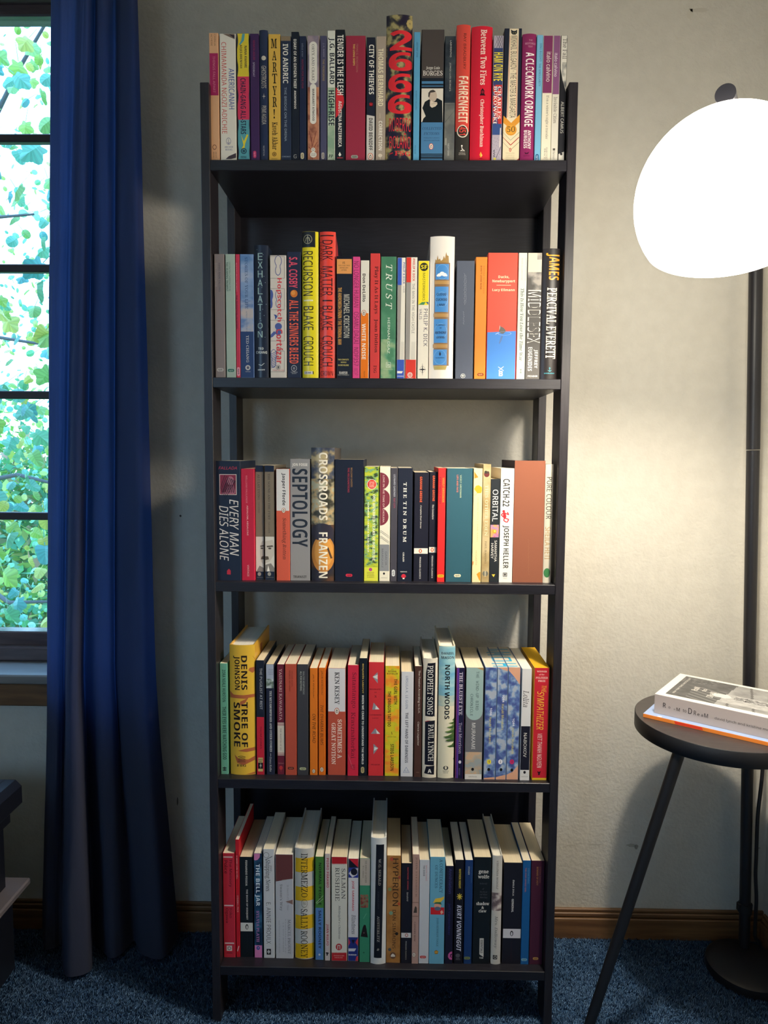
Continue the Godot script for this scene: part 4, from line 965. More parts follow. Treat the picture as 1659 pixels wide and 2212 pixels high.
const BOOKS_FOURTH := [
	["p",-0.2874,0.0133,0.2047,-0.0199,"6fb096","6fb096","","narrow mint green paperback with dark green capitals, first along the fourth shelf",[
		["t","S",-2.4,3.2,134.1,193.1,"24483c","ZORA NEALE HURSTON"],
		["t","S",-2.9,3.8,27.2,125.4,"1f4034","THEIR EYES WERE WATCHING GOD"],
		["r",-3.6,3.2,10.4,12.5,"1f2a2c"],
		["r",-3.7,3.1,6.6,8.6,"1f2a2c"],
		["p",[-0.9,13.7,-0.9,6.2,0.5,6.3,0.6,13.7],"1f2a2c"]]],
	["h",-0.2540,0.0451,0.2388,-0.0174,"e8b93e","dca83a","","thick yellow hardback with red flames and black capitals, second along the fourth shelf",[
		["p",[11.6,192.9,13.7,197.3,23,198.9,22.9,191.6,18.6,187.9],"b8653e"],
		["p",[-22.3,154.7,-15.9,148.2,2.6,147.7,22.6,149.5,22.5,143.6,11.1,142.7,5.3,133.2,-4.7,128.7,-3.2,136,8.3,141.2,-21.7,142.3],"b8653e"],
		["p",[-8.4,44.8,4.6,48.7,22.5,51.1,22.5,45.2,7.4,42.8],"b8653e"],
		["p",[-15,37.3,-7.1,30,10.1,28.8,22.4,34.9,22.3,27.5,1.4,18.3,-10.1,22.6],"b8653e"],
		["p",[18.2,219.1,23.8,214.1,23.8,211.9],"b8653e"],
		["p",[5.6,1.3,21.4,4.9,21.4,1],"b8653e"],
		["t","S",-1,9.5,157.3,219.7,"241c18","DENIS"],
		["t","S",-15.5,-3.8,157.1,219.1,"241c18","JOHNSON"],
		["t","S",-1.2,9.7,51.7,135,"241c18","TREE OF"],
		["t","S",-15.5,-3.9,52.3,134.3,"241c18","SMOKE"],
		["h","F",-10.4,6.4,15.6,19.7,"241c18","FSG"],
		["p",[-8.4,33.4,-2.7,35.4,-2.8,36,-8.6,34],"3a2418"],
		["p",[-2.8,35.4,5.1,33.6,5.2,34.2,-2.7,36],"3a2418"],
		["p",[-8.6,33.4,5.1,32.1,5.2,32.7,-8.5,34],"3a2418"],
		["p",[-8.5,29.3,-2.7,31.3,-2.9,31.8,-8.6,29.8],"3a2418"],
		["p",[-2.9,31.3,5,29.5,5.2,30,-2.7,31.9],"3a2418"],
		["p",[-8.6,29.3,5.1,28,5.1,28.6,-8.5,29.9],"3a2418"],
		["p",[-8.5,25.1,-2.7,27.1,-2.9,27.7,-8.7,25.7],"3a2418"],
		["p",[-2.9,27.1,5,25.3,5.1,25.9,-2.8,27.7],"3a2418"],
		["p",[-8.6,25.1,5,23.8,5.1,24.4,-8.6,25.7],"3a2418"]]],
	["p",-0.2218,0.0144,0.2112,-0.0193,"191f30","191f30","","narrow black over crimson paperback, third along the fourth shelf",[
		["b",-1.5,107.2,"c8283c"],
		["t","s",-0.6,3.7,121.2,197,"d0d0d0","THE PUGILIST AT REST"],
		["t","s",-1.5,2.2,48.3,90.3,"4a1420","THOM JONES"],
		["r",-4.6,4.1,22.6,31.9,"d0b878"],
		["r",-4.6,4,11.2,22.6,"1c1c20"],
		["r",-4.7,4,6.2,11.2,"d0b878"],
		["p",[-0.1,22.3,0.3,18.2,1.9,17.1,0.3,16,-0.2,11.9,-0.6,16,-2.2,17.1,-0.6,18.2],"d8d4cc"],
		["h","S",-3.8,3.4,27,29.7,"3a2c14","BACK"],
		["h","S",-3.1,2.6,23.5,26.2,"3a2c14","BAY"]]],
	["p",-0.2044,0.0144,0.2038,-0.0205,"1d2438","1d2438","","narrow navy paperback with grey picture top, fourth along the fourth shelf",[
		["b",176.4,204.6,"a8b0c0"],
		["n",-6.8,9.6,160.1,177.2,20,81,1.0,"5a6a60 7a8a80 9aa8a0 c0c8cc"],
		["t","F",-0.8,2.9,42.3,155.5,"d8d8d4","THE METAMORPHOSIS AND OTHER STORIES"],
		["r",-0.1,1.1,33.9,39.8,"a8a8ac"],
		["t","fi",-1.3,2.1,5.7,33.2,"d8d8d4","Franz Kafka"],
		["h","s",-2.8,5.8,193.6,195.1,"4a5468","THE"],
		["h","s",-2.8,5.7,190.7,192.1,"4a5468","SCHOCKEN"],
		["h","s",-2.8,5.7,187.8,189.2,"4a5468","KAFKA"],
		["h","s",-2.8,5.7,184.9,186.3,"4a5468","LIBRARY"]]],
	["p",-0.1853,0.0133,0.2035,-0.0220,"6a2034","6a2034","","narrow wine red paperback with cream label panel, fifth along the fourth shelf",[
		["t","f",-2.7,2,100.9,195.2,"e4c8c0","YASUNARI KAWABATA"],
		["b",35.3,96.3,"d8cdbc"],
		["b",93.2,94.4,"9a3a48"],
		["b",91.2,92,"9a3a48"],
		["b",39.3,40.2,"9a3a48"],
		["b",36.4,37.6,"9a3a48"],
		["t","f",-1.7,0.9,45.4,86,"4a3a38","THE MASTER OF GO"],
		["o",-3.4,2.9,8.6,16.1,"c03a38"],
		["p",[-0.6,8.2,-0.6,5.2,0.1,5.2,0.1,8.2],"c03a38"],
		["h","f",-5.1,5,19.8,21.6,"c8a098","VINTAGE"]]],
	["p",-0.1671,0.0202,0.2049,-0.0200,"b8503c","b8503c","","rust paperback with dark lozenge, sixth along the fourth shelf",[
		["t","s",1.2,4.1,162.5,193.1,"7a2c1e","YASHAR KEMAL"],
		["t","s",-3.3,-0.5,154.4,193,"6a2418","MEMED, MY HAWK"],
		["q",-5.9,5.4,10.1,15,"4a2420"],
		["h","S",-3.6,3.1,10.6,14,"c87a60","nyrb"]]],
	["p",-0.1458,0.0197,0.2044,-0.0207,"3d3c42","3d3c42","","dark grey paperback with pale olive lozenge, seventh along the fourth shelf",[
		["t","s",0.5,3.3,149.4,191.7,"a8b0a8","WALTER KEMPOWSKI"],
		["t","s",-4.5,-1.5,155.9,191.6,"c8d0c0","ALL FOR NOTHING"],
		["q",-5.9,6,9.1,14.1,"b8bc90"],
		["h","S",-3.6,3.6,9.6,13.1,"3a3a38","nyrb"]]],
	["p",-0.1263,0.0137,0.1975,-0.0213,"df781e","df781e","","narrow orange paperback with handwritten title, wider of two, eighth along the fourth shelf",[
		["t","si",-1.6,1.2,141.4,186.6,"4a2408","JACK KEROUAC"],
		["t","si",-2.1,3.5,59.8,113.6,"33190a","ON THE ROAD"],
		["o",-2.9,3.1,3,11.3,"6a3410"],
		["o",-2.3,2.5,3.6,10.6,"f0e4d4"],
		["p",[-1,5,-1.1,7.5,0.1,9.6,1.4,7.6,1.3,5.1],"26242a"],
		["o",-0.4,0.9,5.3,8.2,"f0e4d4"]]],
	["p",-0.1112,0.0122,0.1982,-0.0217,"dd6f1c","dd6f1c","","narrow orange paperback with handwritten title, slimmer of two, ninth along the fourth shelf",[
		["t","si",-1.9,1.4,147.3,193.2,"4a2408","JACK KEROUAC"],
		["t","si",-2.9,2.2,55.4,129.8,"33190a","THE DHARMA BUMS"],
		["o",-3.8,3.1,5.4,14.9,"8a3a20"],
		["o",-3.1,2.4,6.1,14.1,"f0e4d4"],
		["p",[-1.6,7.7,-1.7,10.6,-0.4,13,1.2,10.6,1,7.8],"26242a"],
		["o",-0.9,0.6,8,11.3,"f0e4d4"]]],
	["p",-0.0848,0.0317,0.1976,-0.0225,"b8503c","b8503c","","light grey over rust paperback with oval bird badge, tenth along the fourth shelf",[
		["b",118,198.7,"d8d6d8"],
		["t","F",-3.5,4.5,131.3,190.4,"2a2a2c","KEN KESEY"],
		["o",-4.3,4.8,111.7,124.9,"a8402f"],
		["o",-3.4,3.9,112.7,123.8,"f0e4d4"],
		["p",[-1.4,115,-1.6,118.9,0.2,122.3,2.3,119,2.1,115],"26242a"],
		["o",-0.5,1.5,115.3,119.9,"f0e4d4"],
		["t","F",1.6,9.2,31.1,103.5,"f0dccc","SOMETIMES A"],
		["t","F",-9.1,-2,19.8,96.7,"f0dccc","GREAT NOTION"]]],
	["p",-0.0555,0.0194,0.2040,-0.0205,"cc2844","cc2844","","cherry red paperback with large maroon serif title, eleventh along the fourth shelf",[
		["t","f",-3.5,5.9,125.8,190.6,"5a1828","Satantango"],
		["t","f",-3.2,4.4,32.3,117.8,"5a1828","Krasznahorkai"],
		["p",[-9.4,40.1,0,12.8,0.6,13,-8.8,40.3],"e08a94"],
		["t","si",-4,3.9,11.4,21.1,"7a2030","NDP"]]],
	["p",-0.0372,0.0138,0.2166,-0.0211,"141824","141824","","narrow black paperback with yellow and white capitals, twelfth along the fourth shelf",[
		["t","S",-2.4,1.3,152.4,206.6,"d8b860","BENJAMÍN LABATUT"],
		["t","S",-2.3,1.2,21.4,149.4,"e8e8e0","WHEN WE CEASE TO UNDERSTAND THE WORLD"],
		["q",-3.6,2.4,4.8,16.6,"b8a878"],
		["t","S",-2.7,1.2,7.1,14.3,"3a3a38","nyrb"]]],
	["p",-0.0141,0.0270,0.2095,-0.0218,"cf3238","cf3238","","red paperback with four silver triangles, thirteenth along the fourth shelf",[
		["p",[-6.5,182.6,2.2,191.4,2.7,170.7],"8a8e96"],
		["p",[-6.5,182.6,2.5,187,2.3,178.3],"dcdcd8"],
		["p",[-4.5,135.6,6.2,123.2,-7,122.4],"8a8e96"],
		["p",[-0.2,130.1,6.2,123.2,-1.6,123.1],"dcdcd8"],
		["p",[-1.4,88.3,7.5,78.1,-9.2,77.9],"8a8e96"],
		["p",[0,86.1,7.5,78.1,1.5,78],"dcdcd8"],
		["p",[-4.4,59.5,4.3,51.5,-4.3,39.6],"8a8e96"],
		["p",[-2.6,53.6,4.3,51.5,-3.3,46.2],"dcdcd8"],
		["h","F",-11.8,9.5,158.9,161.1,"5a1418","BIOGRAPHY"],
		["h","F",-3.2,1,153.2,155.3,"5a1418","OF"],
		["h","F",-3.2,1.1,144.8,148.7,"5a1418","X"],
		["h","F",-11.5,9.6,111.8,114,"5a1418","CATHERINE"],
		["h","F",-6.7,4.6,106,107.9,"5a1418","LACEY"],
		["h","F",-8.6,7.3,19.6,21.7,"5a1418","PICADOR"]]],
	["p",0.0147,0.0254,0.2030,-0.0217,"e2b02c","e2b02c","","yellow and orange swirled paperback with black capitals, fourteenth along the fourth shelf",[
		["n",-14.6,15.4,-0.1,203.7,9,91,0.6,"ec8c30 e8a030 e8b428 c8c430 d8c82c"],
		["h","f",-1.8,1.8,195.8,197.8,"2a2410","#1"],
		["h","S",-7.9,7.5,191.7,194.6,"5a2a10","NATIONAL"],
		["h","S",-9.8,9.8,187.4,190.3,"5a2a10","BESTSELLER"],
		["t","S",3.1,8.9,132.8,179.5,"2a2410","THE GIRL WITH"],
		["t","S",-8,-2.2,91.7,156.8,"2a2410","THE DRAGON TATTOO"],
		["t","S",-2.4,3.5,9.7,59.3,"2a2410","STIEG LARSSON"],
		["h","s",-7.9,7.8,71.8,73.6,"5a3a10","VINTAGE CRIME"],
		["p",[-1.3,82,-0.2,76.9,0.6,77.1,-0.4,82.2],"3a2410"]]],
	["p",0.0416,0.0218,0.1932,-0.0203,"d3d4d8","d3d4d8","","pale grey paperback with blue grey capitals, fifteenth along the fourth shelf",[
		["t","s",-3.2,1.2,125.6,185.3,"5a7090","URSULA K. LE GUIN"],
		["t","S",-3.1,2,25.6,118.4,"3a3f4c","THE LEFT HAND OF DARKNESS"],
		["p",[-5.8,7.2,-0.4,17.2,-1.1,17.5,-6.4,7.5],"7a8cb0"],
		["p",[-1.1,17.2,4.5,7.3,5.1,7.7,-0.4,17.5],"7a8cb0"],
		["p",[-6.1,7,4.8,7.1,4.8,7.9,-6.1,7.7],"7a8cb0"],
		["h","s",-3.8,2.5,8.6,12.2,"7a8cb0","ACE"]]],
	["p",0.0610,0.0129,0.2039,-0.0190,"4a3028","4a3028","","narrow dark brown paperback with small white title, sixteenth along the fourth shelf",[
		["t","s",-0.7,3.4,117.6,196.1,"ece4d8","The Passion According to G.H."],
		["t","s",-1.3,2.4,58.1,102.2,"ece4d8","Clarice Lispector"],
		["r",-2.2,3.1,8.2,8.9,"8a7468"]]],
	["h",0.0822,0.0254,0.2188,-0.0159,"e2d8c5","e2d8c5","","cream hardback with jagged black title panels, seventeenth along the fourth shelf",[
		["p",[-5,210.2,8.8,211.2,8.4,112.9,-8.4,114.2,-7.9,192.8],"161a26"],
		["p",[-8.5,105,9,105.9,8.4,23,-8.4,24.3],"161a26"],
		["p",[-8.3,105.4,1.7,106.1,-8.2,103.1],"b83a40"],
		["p",[6.8,114.1,-8.7,105.9,-7.8,104.1,7.7,112.3],"e2d8c5"],
		["t","f",-5,4.9,116.9,206.3,"f0ece2","PROPHET SONG"],
		["t","f",-2.5,6.9,31.1,98.9,"f0ece2","PAUL LYNCH"],
		["p",[-5.8,21.3,9.1,22.6,8.6,5.7,-9.2,8],"161a26"],
		["h","S",-2.9,4,9.2,16.3,"f0ece2","A"]]],
	["h",0.1115,0.0285,0.2416,-0.0152,"e4dcc0","e4dcc0","","tall hardback with blue sky and green conifer, eighteenth along the fourth shelf",[
		["n",-17.6,17.6,151.7,241.8,7,101,0.4,"6aa8c8 86bcd0 8ac0cc a8d0d4"],
		["n",-16.9,18.5,132.7,151.6,8,102,0.4,"6aa8c8 a8c4c0 c8d0bc"],
		["p",[14.9,116.1,14.5,105.5,12,105.2,6.3,107.7,14.7,109.9],"6f8a4a"],
		["p",[15,111,14.8,104.5,10.5,106.6],"3f5a34"],
		["p",[15,110.3,14.6,99.7,9.9,99.3,4.2,101.9,12.7,104],"6f8a4a"],
		["p",[15.1,105.2,14.9,98.6,8.5,100.7],"3f5a34"],
		["p",[15.1,103,14.7,92.4,6.5,92,0.8,94.5,9.3,96.7],"6f8a4a"],
		["p",[15.2,97.9,15,91.3,5,93.4],"3f5a34"],
		["p",[15.2,95,14.8,84.3,3.1,83.9,-2.6,86.4,5.8,88.6],"6f8a4a"],
		["p",[15.3,89.9,15.1,83.3,1.6,85.3],"3f5a34"],
		["p",[15.4,85.5,15,74.8,0.4,74.3,-5.4,76.9,3.1,79],"4f6a34"],
		["p",[15.5,80.4,15.3,73.8,-1.1,75.8],"3f5a34"],
		["p",[15.5,79.6,15.1,69,4,68.5,-1.7,71.1,6.8,73.2],"4f6a34"],
		["p",[15.5,74.5,15.4,67.9,2.6,70],"3f5a34"],
		["p",[15.6,67.9,15.2,57.2,7,56.8,1.3,59.4,9.8,61.6],"4f6a34"],
		["p",[15.7,62.8,15.5,56.2,5.6,58.3],"3f5a34"],
		["p",[16,44.5,15.6,33.7,14.5,33.4,8.7,36,17.2,38.1],"4f6a34"],
		["p",[16.1,39.3,15.9,32.7,13,34.9],"3f5a34"],
		["h","S",-10.3,12.2,226.6,230.9,"2a3440","DANIEL"],
		["h","S",-10.2,12.3,218.7,223.4,"2a3440","MASON"],
		["t","S",-3.4,5.2,109.6,208,"26282c","NORTH WOODS"],
		["o",-4.4,4.7,15.4,23,"3a3a38"],
		["o",-1.8,2.1,16.7,22.6,"e4dcc0"],
		["h","s",-4.9,5.5,12.3,14.3,"5a564c","RANDOM"],
		["h","s",-4,4.6,9.3,11.4,"5a564c","HOUSE"]]],
	["p",0.1355,0.0150,0.2029,-0.0159,"1a1838","1a1838","","narrow dark indigo paperback with violet stripe, nineteenth along the fourth shelf",[
		["p",[-5.8,202.8,-2.2,202.9,-1.8,-0,-4.6,-0.1],"5a3a94"],
		["p",[-6.7,202.8,-6.7,-0.1,-6,-0.1,-6,202.8],"b04a8a"],
		["p",[6.8,203,6.7,0.1,7.4,0.1,7.5,203],"b04a8a"],
		["t","F",-1.8,4,116.8,195.1,"d8ccd8","THE BLUEST EYE"],
		["t","f",-1.2,3.9,45.8,102.9,"c8bcd0","Toni Morrison"],
		["o",-1.1,3.7,27.3,33.2,"dcd4dc"],
		["t","s",-0.3,1.7,5.9,19.2,"8a7aa0","VINTAGE"]]],
	["p",0.1606,0.0308,0.2044,-0.0121,"6a6a6e","6a6a6e","","grey paperback with rounded teal panel and tan picture, twentieth along the fourth shelf",[
		["b",124.3,205.4,"9ab4b0"],
		["o",-14.8,14.5,109.2,139.4,"9ab4b0"],
		["p",[3.2,204.4,16.1,204.6,16.2,199.6],"b8945a"],
		["t","m",2.2,7.2,127.4,198.1,"3f4f50","THE WIND-UP BIRD"],
		["t","m",-7.2,-2.6,117,156.8,"3f4f50","CHRONICLE"],
		["t","s",-4.1,2.4,55.9,104,"dcdcd8","MURAKAMI"],
		["n",-16.6,16.3,10,50.7,8,104,1.0,"98a0a0 b8a084 a8a89c c8a888"],
		["o",-3.7,1.2,16,21.6,"1c1c20"],
		["b",-1.5,10,"d8d4cc"],
		["h","s",-8.5,6.5,4.1,6.2,"6a6660","VINTAGE"]]],
	["p",0.1894,0.0206,0.2050,-0.0129,"7a90b4","7a90b4","d9d0bc","moon-patterned blue paperback with yellow numbered disc, twenty-first along the fourth shelf",[
		["n",-13.1,13.9,-0.7,206.2,11,110,1.0,"44528a 4a5a94 5a70a4 6a86b0 8aa0c0 a8b0bc"],
		["p",[-10.4,2.8,10.9,4.6,11,-1.3,-10.3,-1.6],"d8a284"],
		["t","S",-1.5,2.7,117.8,131.6,"e4e4ec","1Q84"],
		["t","s",-2,2.1,67.3,114.7,"dccf5c","Haruki Murakami"],
		["o",-4.7,2.9,28.3,37.1,"e8d23c"],
		["h","S",-1.8,0.1,30.6,35,"4a3a40","1"],
		["o",-3.7,1.4,15.5,21.3,"15161c"],
		["o",-1.6,-0.5,13.1,14.3,"15161c"]]],
	["p",0.2097,0.0185,0.2052,-0.0129,"7a90b4","7a90b4","d9d0bc","moon-patterned blue paperback with white numbered disc, twenty-second along the fourth shelf",[
		["n",-12.1,12.7,-0.4,206.4,11,111,1.0,"44528a 4a5a94 5a70a4 6a86b0 8aa0c0 a8b0bc"],
		["p",[-10.6,205.6,9.1,205.8,9.2,198.4],"d8a284"],
		["p",[-9.3,4.6,9.7,9.3,10,-1,-9.2,-1.3],"d8a284"],
		["t","S",-0.5,3.8,142,156.2,"e4e4ec","1Q84"],
		["t","s",-0.7,3.7,91.7,138.9,"dccf5c","Haruki Murakami"],
		["o",-4.8,2.9,28.5,37.4,"e8e4e8"],
		["h","S",-1.8,0,30.9,35.3,"4a3a40","2"],
		["o",-2.1,3,15.5,21.4,"15161c"],
		["o",0,1.1,13.1,14.3,"15161c"]]],
	["p",0.2304,0.0213,0.2053,-0.0135,"7a90b4","7a90b4","d9d0bc","moon-patterned blue paperback with magenta numbered disc, twenty-third along the fourth shelf",[
		["n",-13.7,14,-0.4,206.4,11,112,1.0,"44528a 4a5a94 5a70a4 6a86b0 8aa0c0 a8b0bc"],
		["p",[-12.2,205.6,10.6,205.9,10.2,174.2,0.1,188.2,-10,199.6],"d8a284"],
		["p",[-11.6,9,1.1,15,11,27,11.4,-1,-12,-1.4],"d8a284"],
		["t","S",-2.2,2,98.5,113,"e4e4ec","1Q84"],
		["t","s",-2.3,2.2,47.8,95.3,"dccf5c","Haruki Murakami"],
		["o",-4.8,2.8,28.6,37.4,"c82a64"],
		["h","S",-1.9,-0,30.9,35.3,"4a3a40","3"],
		["o",-3.2,1.9,14.7,20.6,"15161c"],
		["o",-1.1,0,12.4,13.6,"15161c"]]],
	["p",0.2521,0.0170,0.2037,-0.0117,"d9d7d6","d9d7d6","","white paperback with black lower band and script title, twenty-fourth along the fourth shelf",[
		["b",19.1,99.5,"181c2a"],
		["t","fi",-5.6,4.5,134.3,164.6,"4a4a4a","Lolita"],
		["t","s",-3.1,2.4,42.6,87.1,"e0dcd4","NABOKOV"],
		["o",-2.3,2.2,12.1,17.4,"1c1c20"],
		["h","s",-5.8,5.9,5.9,7.7,"8a8680","VINTAGE"]]],
	["p",0.2788,0.0265,0.2054,-0.0131,"c42434","d8a02c","d9a92c","red paperback with yellow title and yellow page edges, twenty-fifth along the fourth shelf",[
		["b",-1.8,4.1,"e0b82c"],
		["h","F",-9,8.5,197.3,200.1,"f0d8c8","WINNER"],
		["h","fi",-5.1,4,191.8,194.7,"f0d8c8","of the"],
		["h","F",-10.8,10.5,185.6,188.9,"f0d8c8","PULITZER"],
		["h","F",-6.5,6.4,180,183.2,"f0d8c8","PRIZE"],
		["t","si",0.1,8.2,160.9,173.2,"e8b83c","THE"],
		["t","si",-7.4,4.7,92.8,162.4,"e8b83c","SYMPATHIZER"],
		["t","si",-4.8,3.1,22.6,85.5,"f0dcd0","VIET THANH NGUYEN"],
		["p",[-4.2,16.6,-0.9,15.2,2.5,16.7,0.9,12.2,0.7,9.3,-2.6,9.2,-2.2,12.2],"2a1418"]]],
]
